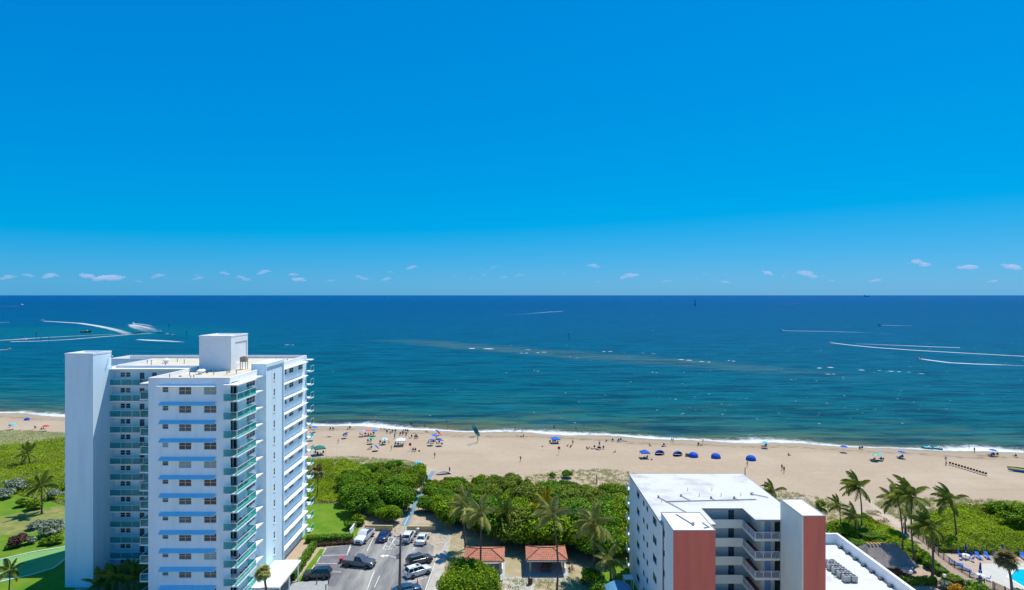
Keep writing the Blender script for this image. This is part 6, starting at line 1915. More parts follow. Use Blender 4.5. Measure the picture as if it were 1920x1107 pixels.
def cooler(label, x, y, col='blue'):
    t = thing("cool_box", label, "cool box", GS(x, y), prng.uniform(-1, 1))
    MB().bevbox(-.32, .32, -.2, .2, 0, .32, .03).build("body", CL[col], t); MB().bevbox(-.33, .33, -.21, .21, .321, .40, .02).build("lid", CL['white'], t)
    MB().box(-.2, .2, -.015, .015, .401, .43).build("handle", CL['grey'], t)
    return t
def bag(label, x, y, col):
    t = thing("beach_bag", label, "bag", GS(x, y), prng.uniform(-1, 1))
    MB().loft([[(-.25, -.12, 0), (.25, -.12, 0), (.25, .12, 0), (-.25, .12, 0)], [(-.3, -.16, .15), (.3, -.16, .15), (.3, .16, .15), (-.3, .16, .15)], [(-.22, -.05, .36), (.22, -.05, .36), (.22, .05, .36), (-.22, .05, .36)]]).build("sack", CL[col], t)
    MB().tube([(-.12, 0, .35), (-.06, 0, .52), (.06, 0, .52), (.12, 0, .35)], .012, 5).build("strap", CL['black'], t)
    return t
def popup_canopy(label, x, y, col, w=3.0, h=2.1, rz=0.2, legs='grey'):
    t = thing("pop_up_canopy", label, "canopy", GS(x, y), rz)
    k = w / 2
    MB().add([(-k, -k, h), (k, -k, h), (k, k, h), (-k, k, h), (0, 0, h + .75), (-k, -k, h - .25), (k, -k, h - .25), (k, k, h - .25), (-k, k, h - .25)], [(0, 1, 4), (1, 2, 4), (2, 3, 4), (3, 0, 4), (0, 5, 6, 1), (1, 6, 7, 2), (2, 7, 8, 3), (3, 8, 5, 0)]).build("roof", CAN[col], t)
    for a in (-1, 1):
        for b in (-1, 1):
            MB().box(a * (k - .06) - .025, a * (k - .06) + .025, b * (k - .06) - .025, b * (k - .06) + .025, -.02, h + .02).build("leg", alu_m, t)
    return t
def dome_tent(label, x, y, rz, closed=False, col='royal', W=2.9, D=1.35, Ht=1.5, flap=True):
    """pop-up beach shelter: arched ribs swung from the ground behind to an open lip in front; local opening towards -Y"""
    t = thing("beach_tent", label, "tent", GS(x, y), rz)
    p1 = math.radians(-70 if closed else -25)
    rings = []
    for k in range(9):
        ph = math.radians(84) + (p1 - math.radians(84)) * k / 8
        ring = []
        for i in range(13):
            a = math.pi * i / 12
            r = math.sin(a) ** 0.75
            ring.append((W / 2 * math.cos(a), D * r * math.sin(ph), max(0.0, Ht * r * math.cos(ph))))
        rings.append(ring)
    MB().loft(rings, cap=False, closed=False).build("shell", CAN[col], t, smooth=50)
    MB().tube(rings[-1], .03, 5).build("front_pole", CAN['navy'], t)
    MB().prism([(W / 2 * .95 * math.cos(a), D * .95 * math.sin(a)) for a in [math.pi * i / 10 for i in range(11)]] + [(-W * .45, -.5), (W * .45, -.5)], .005, .03).build("ground_sheet", CAN['navy'], t)
    if flap and not closed:
        MB().add([(W * .46, -.1, .03), (W * .28, -.55, .03), (W * .30, -.25, .75), (W * .42, .1, .9)], [(0, 1, 2, 3)]).build("flap", CAN['white'], t)
    return t

# ------------------------------------------------------------------ what stands on the beach
U = [("blue umbrella close to the tower balconies near the surf", 589, 799, 'blue', None, .15, 0), ("cyan umbrella half hidden by a tower balcony", 584, 815, 'cyan', None, .1, 1),
     ("tilted blue umbrella shading a lying person near the surf", 651, 811, 'blue', None, .45, 2.6), ("pale lavender umbrella next to the red umbrella", 680, 807, 'lavender', None, .1, 0), ("coral red umbrella between lavender and blue umbrellas", 691, 806, 'coral', None, .1, 1), ("blue umbrella next to the coral red umbrella", 701, 806, 'blue', None, .12, 0),
     ("bright green umbrella above seated beachgoers", 696, 821, 'green', None, .1, .5), ("white umbrella with cyan panels", 720, 822, 'white', 'cyan', .1, 0), ("strongly tilted blue umbrella below the green umbrella", 698, 835, 'royal', None, .8, .4),
     ("blue umbrella seen almost edge on behind the blue pair", 815, 806, 'blue', None, .75, .6), ("small red umbrella behind the blue pair", 819, 812, 'red', None, .6, .5), ("wide blue umbrella behind the front blue pair", 814, 815, 'blue', None, .15, 0),
     ("bright blue umbrella of the front pair, lighter one", 810, 824, 'blue', None, .15, 2), ("darker blue umbrella of the front pair", 825, 825, 'royal', None, .15, 1),
     ("tilted cyan umbrella beside the thicket", 788, 868, 'cyan', None, .35, 3.4), ("cyan umbrella alone near the surf with a lounger under it", 1434, 829, 'cyan', None, .1, 0), ("royal blue umbrella standing alone with its round shadow", 1582, 837, 'royal', None, .05, 0),
     ("yellow and teal striped umbrella", 1639, 853, 'yellow', 'teal', .12, 0), ("cyan umbrella next to the striped one", 1651, 852, 'cyan', None, .15, 2), ("royal blue umbrella shading loungers before the teal boats", 1690, 848, 'royal', None, .08, 0),
     ("royal blue umbrella beside beach chairs near the catamaran", 1861, 844, 'royal', None, .08, 0), ("blue umbrella on the beach beyond the lawn", 23, 794, 'cyan', None, .15, 0), ("red umbrella on the beach beyond the lawn", 85, 797, 'red', None, .12, 0)]
for lab, x, y, c, c2, ti, az in U:
    umbrella(lab, x, y, c, c2, ti, az)
popup_canopy("dark green pop-up canopy beside the tower balconies", 599, 853, 'dark green', 3.2, 2.2, .5)
popup_canopy("white pop-up canopy with people in its shade", 751, 836, 'white', 3.0, 1.9, .1)
popup_canopy("blue pop-up canopy at the end of the tent row", 1209, 859, 'royal', 2.6, 1.8, .05)
popup_canopy("light blue pop-up canopy with seated people beside it", 1042, 831, 'blue', 2.7, 1.5, .1)
dome_tent("blue dome tent open towards the apartment building, next to the canopy", 1237, 853, .15)
dome_tent("blue dome tent with open front and pale flap", 1271, 855, .25)
dome_tent("blue dome tent showing its closed back, beside a crate", 1300, 857, 2.7)
dome_tent("blue dome tent with white patch on its back", 1342, 859, 3.3)
dome_tent("blue dome tent farthest from the canopy", 1408, 863, 2.95)
dome_tent("small blue tent on the beach beyond the lawn", 51, 788, 2.9, W=2.2, D=1.0, Ht=1.0)
t = thing("crate", "grey slatted crate between two blue dome tents", "crate", GS(1288, 856), .1)
for i in range(4):
    MB().box(-.4, .4, -.3, -.26, .02 + i * .24, .2 + i * .24).build("slat", CL['grey'], t)
MB().box(-.4, .4, -.258, .3, 0, .95).build("body", CL['khaki'], t)

seatp = random.Random(4)
def sit_group(where, cx, cy, n, cols=('navy', 'black', 'blue'), dx=5.0, lounge=0.35):
    """people on chairs or on the sand around a point of the photograph"""
    for i in range(n):
        x, y = cx + (i - (n - 1) / 2) * dx + seatp.uniform(-.8, .8), cy + seatp.uniform(-1.2, 1.2)
        b = seatp.choice(('navy', 'black', 'blue', 'red', 'teal', 'grey', 'pink', 'white'))
        tp = seatp.choice((None, None, 'white', 'grey', 'pink', 'navy', 'purple'))
        r = seatp.random()
        p = GS(x, y)
        if r < .5:
            rz = seatp.uniform(2.4, 3.8)
            beach_chair(f"{cols[0]} beach chair {where}", p, rz, cols[0] if cols[0] in CAN else 'navy', "beach chairs " + where)
            q = p + Vector((0, 0, .33))
            person(0, 0, 'sit', b, tp, "in a chair " + where, rz + .0, loc=q, group="people seated " + where)
        elif r < .5 + lounge * .6:
            person(x, y, 'lie', b, None, "on the sand " + where, group="people seated " + where)
        else:
            person(x, y, 'sit', b, tp, "on the sand " + where, group="people seated " + where)
for a in [("under the blue umbrella by the tower balconies", 585, 806, 2), ("between tower and tilted umbrella", 622, 806, 2), ("behind the tilted blue umbrella", 654, 805, 2), ("in the shade of the tilted blue umbrella", 647, 817, 2),
          ("under the lavender umbrella", 678, 816, 2), ("under the coral red umbrella", 688, 817, 2), ("under the blue umbrella of the row of three", 698, 816, 2), ("in the crowd near the surf", 722, 807, 4), ("in the crowd before the canopy", 734, 812, 4),
          ("around the blue chairs near the surf", 760, 811, 3), ("beside the tilted chairs behind the canopy", 756, 817, 3), ("under the bright green umbrella", 692, 829, 2), ("under the white and cyan umbrella", 717, 832, 3), ("in the shade of the strongly tilted umbrella", 694, 843, 2),
          ("under the white pop-up canopy", 749, 836, 4), ("under the dark green canopy", 598, 853, 4), ("near the surf beyond the red sign", 775, 822, 4), ("behind the small red umbrella", 799, 811, 1), ("under the front pair of blue umbrellas", 808, 831, 3), ("under the darker front umbrella", 823, 832, 3),
          ("beside the first red sign", 776, 847, 2), ("in a line of three near the surf", 976, 819, 3), ("beside the light blue canopy", 1034, 831, 2), ("inside the light blue canopy", 1043, 831, 2), ("near the second red sign", 1067, 838, 2),
          ("in the long group on open sand", 1108, 842, 4), ("at the end of the long group", 1126, 843, 3), ("between the long group and the surf", 1137, 829, 1), ("alone between group and surf", 1149, 828, 1), ("in the trio near the surf", 1165, 828, 3), ("alone before the dune grass", 1153, 848, 1),
          ("under the blue canopy of the tent row", 1208, 860, 3), ("near the surf behind the tents", 1218, 837, 1), ("by the bags behind the tents", 1244, 837, 1), ("in a pair behind the closed tents", 1311, 835, 2), ("under the lone cyan umbrella", 1436, 838, 1), ("alone on the open sand", 1478, 854, 1),
          ("in a pair by the wrack line", 1614, 842, 2), ("under the striped umbrella", 1640, 864, 2), ("under the cyan umbrella by the striped one", 1654, 864, 2), ("under the umbrella before the teal boats", 1690, 859, 2), ("beside the umbrella near the catamaran", 1864, 855, 3), ("in chairs near the catamaran", 1906, 857, 2), ("under the red umbrella beyond the lawn", 80, 805, 2), ("beside the red umbrella beyond the lawn", 67, 805, 1), ("under the blue umbrella beyond the lawn", 18, 801, 1)]:
    sit_group(*a)
for a in [(634, 832, 'walk', 'grey', None, "alone on the sand between tower and umbrellas", 1.6), (740, 823, 'stand', 'khaki', None, "between the crowd and the white canopy", 0.2), (729, 833, 'stand', 'pink', None, "as a child beside the white canopy", .3, .7), (734, 845, 'walk', 'green', 'yellow', "in front of the white canopy", 1.2),
          (780, 823, 'stand', 'navy', 'red', "behind the seated group by the red sign", 0), (818, 824, 'stand', 'green', 'grey', "between the blue umbrellas", .5), (815, 859, 'walk', 'red', None, "alone on the sand toward the thicket", .4), (896, 829, 'reach', 'navy', None, "under the teal kite", -1.0),
          (843, 887, 'stand', 'navy', 'blue', "beside the kite lying on the sand", .8), (976, 866, 'arms_out', 'black', 'black', "alone on the open sand", 0.1), (1074, 835, 'stand', 'red', None, "behind the pair near the second red sign", .2), (1124, 838, 'stand', 'navy', 'purple', "behind the long group", .3),
          (1259, 829, 'walk', 'black', None, "in step with another by the wrack line", 1.4), (1262, 830, 'walk', 'navy', None, "beside the walker by the wrack line", 1.4), (1318, 831, 'stand', 'pink', None, "behind the pair near the surf", .2, .8), (1401, 876, 'walk', 'black', 'black', "below the farthest blue tent", 1.0),
          (1466, 882, 'walk', 'black', 'navy', "on the open sand beside a companion", 2.4), (1470, 887, 'walk', 'navy', 'black', "just behind a companion on the open sand", 2.4), (1827, 849, 'stand', 'navy', 'grey', "beside the towel near the surf", 0.1)]:
    person(a[0], a[1], a[2], a[3], a[4], a[5], a[6], a[7] if len(a) > 7 else None)
for a in [(795, 803, 'stand', 'black', "at the waterline in a pair"), (797.5, 803, 'stand', 'navy', "beside a companion at the waterline"), (840, 805, 'stand', 'red', "alone in the wash behind the kite"), (966, 809, 'walk', 'navy', "along the wash before the line of three"), (979, 811, 'walk', 'black', "through the foam before the line of three"),
          (1039, 806, 'stand', 'blue', "in the foam behind the light blue canopy"), (1106, 814, 'stand', 'teal', "in the foam behind the long group"), (1216, 816, 'stand', 'navy', "in the foam behind the tent row"), (1817, 842, 'stand', 'black', "in the foam beyond the black chairs")]:
    person(a[0], a[1], a[2], a[3], None, a[4])
for i, (x, y, c, w) in enumerate([(770, 796, 'black', "waist deep near the crowd"), (773, 796, 'navy', "waist deep beside another bather"), (837, 791, 'blue', "neck deep behind the kite"), (1080, 803, 'green', "in the shallows behind the red sign"), (1095, 800, 'navy', "deeper in the shallows behind the red sign"), (1121, 800, 'red', "in the shallows as one of a close pair"), (1125, 801, 'black', "in the shallows next to a close companion")]):
    p = G(x, y, SEA_Z)
    person(0, 0, 'stand', c, None, w, 0.3 * i, loc=Vector((p.x, p.y, SEA_Z - (0.75 if y > 793 else 1.2))))
# person on the apartment corridor
person(0, 0, 'stand', 'navy', 'blue', "on a corridor of the apartment building", .2, loc=Vector((33.2, 89.3, 6.25)))
# people in the shade by the shelters
for x, y, b, tp, w in ((1068, 1072, 'red', 'grey', "in the shade beside the palm shadowed shelter"), (1073, 1068, 'navy', 'white', "in the shade between shelter and drooping palm"), (1040, 1062, 'black', 'red', "inside the palm shadowed shelter")):
    q = G(x, y); person(0, 0, 'sit' if y > 1065 else 'stand', b, tp, w, .4, loc=q + Vector((0, 0, .057 if y < 1065 else .013)))
for lab, x, y, c in (("pink towel spread beside a sunbather near the tower", 608, 820, 'pink'), ("grey towel on the sand near the surf by the catamaran", 1837, 854, 'grey'), ("navy towel beside the teal kite's shadow", 884, 820, 'navy'), ("blue towel behind the long group", 1161, 829, 'blue')):
    towel(lab, x, y, c, 1.3)
person(617, 820, 'lie', 'red', None, "near the pink towel", 1.2, low='brief')
for lab, x, y, c in (("dark bag behind the tent row", 1242, 838, 'navy'), ("pale bag behind the tent row", 1248, 838, 'white'), ("dark bag beside the first red sign", 786, 847, 'black'), ("green bag on bare sand behind the thicket", 1017, 838, 'khaki'), ("red bag by the blue canopy of the tent row", 1222, 863, 'red')):
    bag(lab, x, y, c)
for lab, x, y, c in (("blue cool box in the crowd before the white canopy", 742, 813, 'blue'), ("red cool box under the darker front umbrella", 829, 832, 'red'), ("blue cool box in the long group", 1118, 843, 'blue'), ("blue cool box under the dark green canopy", 605, 855, 'blue')):
    cooler(lab, x, y, c)
for lab, x, y, rz in (("navy beach lounger under the lone cyan umbrella", 1433, 838, .1), ("navy lounger under the umbrella before the teal boats", 1687, 859, .2), ("navy lounger under the umbrella near the catamaran", 1857, 854, .1), ("navy lounger under the striped umbrella", 1636, 864, .2)):
    lounger(lab, None, None, CAN['navy'], alu_m, None, loc=GS(x, y), rz=rz)
for i in range(13):
    k = i / 12
    x, y = 1781 + 67 * k, 872 + 20 * k
    beach_chair("empty black beach chair in the long diagonal row", GS(x, y), 2.6, 'black', "black chairs in a diagonal row")

# signs
sign_red = M("sign_red", (0.62, 0.06, 0.04), rough=0.5)
sign_dark = M("sign_dark", (0.14, 0.03, 0.03), rough=0.5)
for lab, x, y in (("red round warning sign on a post near the crowd", 769, 846), ("red round warning sign on a post below the light blue canopy", 1048, 853)):
    t = thing("warning_sign", lab, "sign", GS(x, y))
    MB().box(-.035, .035, -.035, .035, -.05, 2.0).build("post", wood_m, t)
    MB().loft([[(.46 * math.cos(a), yy, 2.1 + .5 * math.sin(a)) for a in [2 * math.pi * i / 10 for i in range(10)]] for yy in (-.06, -.036)]).build("panel", sign_red, t)
    MB().loft([[(.2 * math.cos(a), yy, 2.1 + .22 * math.sin(a)) for a in [2 * math.pi * i / 8 for i in range(8)]] for yy in (-.068, -.061)]).build("symbol", sign_dark, t)
t = thing("notice_board", "white notice sign standing beside the row of black chairs", "sign", GS(1773, 872))
MB().box(-.03, .03, -.03, .03, -.05, 2.5).build("post", wood_m, t)
MB().box(-.30, .30, -.06, -.031, 1.5, 2.4).build("panel", CAN['white'], t)
for i in range(4):
    MB().box(-.24, .24, -.066, -.061, 1.65 + i * .17, 1.74 + i * .17).build("text_line", CL['purple'], t)
t = thing("beach_flag", "red flag leaning beside the white notice sign", "flag", GS(1775, 873))
MB().tube([(0, 0, -.05), (.1, 0, 1.6)], .02, 5).build("pole", alu_m, t)
MB().add([(.02, 0, .35), (.1, 0, 1.55), (-.5, -.1, .25), (-.2, .05, .1)], [(0, 1, 2), (0, 2, 3)]).build("cloth", CL['red'], t)
for lab, x, y in (("weathered wooden post on the sand behind the white roof", 1397, 893), ("short wooden post by the windswept palm behind the roof", 1434, 920), ("thin wooden post at the dune edge beside the thicket", 1119, 908)):
    t = thing("wooden_post", lab, "post", GS(x, y))
    MB().lathe([(.12, -.05), (.11, 2.2), (.06, 2.3)], 8).build("shaft", wood_m, t, smooth=40); MB().lathe([(.13, 1.7), (.13, 1.8)], 8).build("band", metal_m, t)

# kites
def kite(label, loc, rot, span=4.0, flat=1.0, c1='teal', c2='navy', c3='teal'):
    t = thing("power_kite", label, "kite", loc)
    t.rotation_euler = rot
    n = 12
    rows = []
    for i in range(n + 1):
        u = -1 + 2 * i / n
        ch = 1.25 * math.sqrt(max(0.04, 1 - u * u * .85))
        z = -flat * .8 * u * u
        rows.append([(u * span / 2, ch * (.5 - k / 4), z + .14 * math.sin(math.pi * k / 4)) for k in range(5)])
    for nm, a, b, c in (("tip_panel", 0, 3, c1), ("centre_panel", 3, 9, c2), ("tip_panel", 9, 12, c3)):
        MB().loft(rows[a:b + 1], cap=False, closed=False).build(nm, CAN[c], t, smooth=60)
    MB().tube([(r[0][0], r[0][1], r[0][2]) for r in rows], .075, 6).build("leading_edge", CAN['navy'], t, smooth=60)
    return t
kp = GS(896, 829)
Yk = kp.y - .4
kite("teal and navy kite held up over its rider near the surf", (PX(892, Yk), Yk, PZ(808, Yk)), (1.25, 1.0, -.25), 4.3, .5, 'teal', 'dark green', 'teal')
t = thing("kite_board", "dark board with line lying on the sand below the kite", "board", GS(880, 835), .4)
MB().bevbox(-.7, .7, -.2, .2, .01, .06, .02).build("deck", CL['black'], t); MB().tube([(.6, 0, .05), (1.5, .5, .03), (2.8, .6, .03), (3.6, 1.6, .03)], .03, 5).build("strap", CL['black'], t)
kite("cyan and blue kite lying on the sand behind the thicket", GS(834, 889) + Vector((0, 0, .55)), (-.35, .12, .25), 4.6, .7, 'cyan', 'blue', 'white')

# beached craft
def pedal_craft(label, x, y, rz, col):
    t = thing("pedal_boat", label, "boat", GS(x, y), rz)
    for s in (-.5, .5):
        MB().loft([[(px_, s + w * math.cos(a), .28 + h * math.sin(a)) for a in [2 * math.pi * i / 8 for i in range(8)]] for px_, w, h in ((-1.5, .1, .12), (-1.2, .26, .24), (0.4, .28, .27), (1.2, .2, .2), (1.7, .04, .1))]).build("hull", CAN[col], t, smooth=50)
    MB().bevbox(-1.0, .9, -.7, .7, .5, .62, .05).build("deck", CAN['cyan'], t)
    for s in (-.35, .35):
        MB().bevbox(-.5, -.1, s - .25, s + .25, .621, .8, .04).build("seat", CL['white'], t); MB().bevbox(-.65, -.52, s - .25, s + .25, .7, 1.2, .04).build("backrest", CL['white'], t)
    return t
pedal_craft("teal pedal boat beached at the waterline, the one with empty sand beside it", 1739, 842, 2.6, 'dark green')
pedal_craft("teal pedal boat beached nearer the black chairs", 1757, 843, 2.6, 'dark green')
t = thing("catamaran", "yellow and blue beach catamaran with bare mast", "boat", GS(1912, 884), -.62)
for s in (-1.1, 1.1):
    rg = [(-2.6, .16, .22), (-1.8, .26, .30), (0.6, .28, .32), (2.0, .2, .26), (2.8, .04, .12)]
    MB().loft([[(px_, s + w * math.cos(a), .62 + h * max(0, math.sin(a))) for a in [math.pi * i / 8 for i in range(9)]] for px_, w, h in rg]).build("hull", CAN['yellow'], t, smooth=50)
    MB().loft([[(px_, s + w * math.cos(a), .618 - .55 * h / .32 * max(0, math.sin(a))) for a in [math.pi * i / 8 for i in range(9)]] for px_, w, h in rg]).build("hull_bottom", CAN['blue'], t, smooth=50)
MB().bevbox(-1.3, .9, -.95, .95, .86, .92, .02).build("trampoline", CL['black'], t)
for q in (-1.4, 1.0):
    MB().tube([(q, -1.1, .9), (q, 1.1, .9)], .05, 6).build("crossbeam", alu_m, t)
MB().tube([(1.0, 0, .95), (.9, 0, 6.5)], [.05, .035], 6).build("mast", alu_m, t)
MB().tube([(-.9, -.5, .95), (-.9, .5, 1.0)], .09, 6).build("rolled_sail", CAN['coral'], t)

# ------------------------------------------------------------------ boats, wakes and sea marks
def SP(x, y):
    return G(x, y, SEA_Z)
hull_white = M("hull_white", (0.78, 0.78, 0.78), rough=0.3, spec=0.5)
hull_red = M("hull_red", (0.45, 0.06, 0.05), rough=0.35)
hull_dark = M("hull_dark", (0.06, 0.07, 0.09), rough=0.35)
hull_yellow = M("hull_yellow", (0.65, 0.5, 0.05), rough=0.35)
def motorboat(label, x, y, rz, L=7.0, hull=hull_white, kind='open', name="motorboat"):
    t = thing(name, label, "boat", SP(x, y), rz, None, L / 7.0)
    rings = []
    for q, w, z0, z1 in ((-3.5, 1.05, -.25, .75), (-2, 1.2, -.3, .78), (0.5, 1.2, -.3, .9), (2.2, .8, -.2, 1.05), (3.1, .3, .1, 1.2), (3.5, .04, .7, 1.25)):
        rings.append([(q, -w * .55, z0), (q, -w, z0 + .45), (q, -w * 1.03, z1), (q, w * 1.03, z1), (q, w, z0 + .45), (q, w * .55, z0)])
    MB().loft(rings).build("hull", hull, t, smooth=35)
    MB().prism([(-3.3, -.85), (1.8, -.75), (1.8, .75), (-3.3, .85)], .93, .98).build("deck", CL['khaki'] if hull is not hull_white else hull_white, t)
    if kind == 'yacht':
        MB().loft([[(-2.2, -.85, .981), (1.6, -.7, 1.0), (1.6, .7, 1.0), (-2.2, .85, .981)], [(-1.9, -.75, 1.7), (.9, -.6, 1.7), (.9, .6, 1.7), (-1.9, .75, 1.7)]]).build("cabin", hull_white, t)
        MB().loft([[(-1.5, -.6, 1.701), (.4, -.5, 1.701), (.4, .5, 1.701), (-1.5, .6, 1.701)], [(-1.4, -.55, 2.25), (-.1, -.45, 2.25), (-.1, .45, 2.25), (-1.4, .55, 2.25)]]).build("flybridge", hull_white, t)
        MB().box(-1.7, 1.25, -.79, .79, 1.28, 1.5).build("window_band", carglass_m, t)
        MB().tube([(-.8, 0, 2.25), (-1.0, 0, 3.3)], .04, 5).build("mast", alu_m, t)
    else:
        MB().bevbox(-.4, .5, -.4, .4, .981, 1.6, .05).build("console", hull_white, t)
        MB().add([(.5, -.45, 1.3), (.5, .45, 1.3), (.2, .4, 1.95), (.2, -.4, 1.95)], [(0, 1, 2, 3)]).build("windshield", carglass_m, t)
        MB().bevbox(-1.2, .4, -.7, .7, 2.45, 2.53, .03).build("top_cover", hull_white if hull is hull_white else CAN['navy'], t)
        for a in (-1.1, .3):
            for b in (-.62, .62):
                MB().tube([(a, b, .98), (a, b, 2.449)], .025, 4).build("support", alu_m, t)
        MB().bevbox(-3.8, -3.45, -.25, .25, .3, 1.3, .06).build("outboard_motor", hull_dark, t)
    return t
def jet_ski(label, x, y, rz, hull=hull_dark):
    t = thing("jet_ski", label, "jet ski", SP(x, y), rz)
    MB().loft([[(q, -w, .0), (q, -w, .35), (q, 0, z), (q, w, .35), (q, w, .0)] for q, w, z in ((-1.5, .5, .5), (-.4, .58, .62), (.6, .5, .75), (1.3, .25, .6), (1.6, .04, .45))]).build("hull", hull, t, smooth=40)
    MB().bevbox(-1.2, .1, -.22, .22, .55, .85, .06).build("seat", trim_m, t)
    MB().tube([(.5, -.35, 1.05), (.45, 0, .95), (.5, .35, 1.05)], .03, 5).build("handlebar", trim_m, t)
    r = person(0, 0, 'sit', 'black', 'red' if hull is hull_dark else 'yellow', "astride the " + label, rz + math.pi / 2, loc=SP(x, y) + Vector((-.3 * math.cos(rz), -.3 * math.sin(rz), .70)))
    r["label"] = "rider seated on the " + label
    return t
wake_m = foam_mat("wake_foam", 0.68, fine=0.13, soft=0.34)
def ribbon(path, widths, dens, name, label):
    """foam strip on the sea along photo points; widths in metres, density fading along it"""
    P = [SP(*q) for q in path]
    S = np.array([0] + list(np.cumsum([(P[i + 1] - P[i]).length for i in range(len(P) - 1)])))
    n = max(12, min(160, int(S[-1] / 4)))
    ss = np.linspace(0, S[-1], n)
    px_, py_ = np.interp(ss, S, [p.x for p in P]), np.interp(ss, S, [p.y for p in P])
    w = np.interp(ss, S, np.interp(np.linspace(0, 1, len(P)), np.linspace(0, 1, len(widths)), widths))
    d = np.interp(ss / S[-1], np.linspace(0, 1, len(dens)), dens)
    tx, ty = np.gradient(px_), np.gradient(py_)
    ln = np.hypot(tx, ty) + 1e-9
    nx, ny = -ty / ln, tx / ln
    cross = np.array([-1, -.6, -.2, .2, .6, 1.0])
    prof = np.array([0.0, .75, 1.0, 1.0, .75, 0.0])
    X = px_[None] + cross[:, None] * nx[None] * w[None] / 2
    Y = py_[None] + cross[:, None] * ny[None] * w[None] / 2
    return X, Y, prof[:, None] * d[None]
def wake(label, path, widths, dens):
    X, Y, D = ribbon(path, widths, dens, "wake", label)
    tag(link("wake_foam", grid_mesh("wake_foam", X, Y, np.full_like(X, SEA_Z + 0.06), {"foam_amount": D}), wake_m), label, None, kind='stuff')

motorboat("large white motor yacht far out near the horizon", 41, 573.5, .05, 24, kind='yacht', name="motor_yacht")
wake("wake trailing the far motor yacht", [(33, 574.6), (15, 574.6), (-20, 574.8)], [14, 10, 8], [1.1, .8, .6])
jet_ski("jet ski speeding off the inlet with a short wake", 21, 604, .05)
wake("short wake of the jet ski off the inlet", [(19, 604.6), (0, 605), (-30, 606)], [5, 7, 6], [1.1, .9, .7])
motorboat("white motorboat turning at the head of a long curved wake", 80, 602, 3.0, 9)
wake("long curved wake behind the turning motorboat", [(82, 602.5), (110, 604), (150, 606.5), (180, 611), (205, 616), (228, 622), (242, 628)], [8, 12, 14, 16, 18], [1.25, 1.1, .95, .7, .5])
motorboat("white motorboat throwing a broad foaming wake", 249, 608.5, 2.6, 10, kind='yacht')
wake("broad foaming wake of the fast motorboat", [(246, 609), (256, 611), (270, 614), (283, 618), (292, 623)], [14, 20, 24, 22, 16], [1.1, .8, .62, .5, .3])
wake("outer foam of the fast motorboat's wake", [(250, 607), (262, 608), (276, 610), (288, 614)], [10, 14, 14, 8], [.8, .6, .5, .3])
wake("inner foam of the fast motorboat's wake", [(246, 611), (256, 615), (268, 619), (280, 624)], [12, 20, 20, 10], [.8, .6, .45, .25])
motorboat("long red and white boat drifting in the inlet", 162, 623.5, .05, 13, hull_red)
motorboat("small grey boat beside the foaming wake", 257, 625, .1, 8, hull_dark)
motorboat("white motorboat lying off the end of the wakes", 301, 623.5, .15, 8.5)
motorboat("tiny white boat beyond the jetty markers", 313, 627, 1.2, 5)
motorboat("tiny white boat next to the other tiny boat", 324, 629, .6, 5)
motorboat("white motorboat running in the broad inlet wake", 48, 639, .12, 8)
wake("long wake running into the inlet", [(-30, 640), (20, 637.5), (70, 634), (130, 631), (190, 628), (235, 626.5)], [7, 9, 8, 8, 6], [1.0, 1.05, .8, .7, .45])
wake("second long wake sweeping toward the tower roof", [(20, 641), (70, 640), (130, 637), (190, 632), (240, 628), (285, 625)], [8, 9, 9, 8, 7], [.95, .8, .8, .85, .8])
wake("patch of churned foam in the inlet", [(258, 637), (285, 638.5), (315, 640), (345, 642)], [8, 14, 12, 6], [.9, 1.1, .8, .5])
jet_ski("yellow jet ski close to the left edge of the inlet".replace("left edge", "mouth"), 18, 655, .1, hull_yellow)
wake("wake of the yellow jet ski", [(16, 655.6), (0, 656.5), (-30, 658)], [3, 4, 5], [1.1, 1.0, .8])
motorboat("small white boat far out with a straight fading wake", 1057, 583.5, .1, 9)
wake("straight fading wake of the far white boat", [(1055, 584), (1035, 585), (1010, 587), (985, 589), (940, 591)], [9, 9, 8, 8], [1.2, 1.0, .65, .5, .35])
motorboat("tiny distant boat with a thin wake under the horizon", 1495, 570, .05, 12)
wake("thin wake of the tiny distant boat", [(1493, 570.3), (1470, 570.4), (1440, 570.6)], [12, 10, 8], [1.0, .8, .4])
motorboat("distant white boat drawing a level wake", 1466, 620, 3.1, 6)
wake("level wake of the distant white boat", [(1467, 620.5), (1510, 621.2), (1560, 622), (1620, 624), (1680, 626)], [4, 6, 6, 6], [1.1, .95, .75, .5, .3])
jet_ski("jet ski at the head of the longest wake", 1557, 642.5, 2.8)
wake("longest wake sweeping out of the jet ski", [(1558, 643), (1590, 647), (1640, 652), (1720, 657.5), (1800, 662), (1920, 668.5), (1990, 672)], [4, 6, 7, 7, 7], [1.3, 1.15, 1.0, .9, .8, .7])
wake("second wake beside the longest one", [(1605, 645), (1660, 647), (1730, 650), (1800, 652.5)], [3, 5, 6, 5], [.6, .85, 1.0, 1.05])
motorboat("tiny dark boat between the far wakes", 1650, 610, 3.1, 7, hull_dark)
wake("short thin wake of the tiny dark boat", [(1653, 610.4), (1680, 610.8), (1710, 611.5)], [5, 6, 5], [1.0, .8, .5])
jet_ski("jet ski nearest the beach with a bright wake".replace("nearest", "running closest to"), 1724, 673, 2.75)
wake("bright wake of the jet ski running closest to the beach", [(1722, 672.5), (1745, 676), (1780, 680.5), (1830, 683), (1890, 685), (1925, 686.5)], [3, 6, 7, 7, 6], [1.3, 1.2, 1.05, .95, .7, .5])
t = thing("cargo_ship", "tiny cargo ship on the horizon", "ship", G(1625, 555.3, SEA_Z) * 1.0, 0.0)
t.location = ((1625 - CX) * 20000 / FPX, 20000, SEA_Z)
MB().loft([[(q, -w, 0), (q, -w, h), (q, w, h), (q, w, 0)] for q, w, h in ((-100, 12, 14), (80, 14, 12), (100, 2, 17))]).build("hull", hull_dark, t)
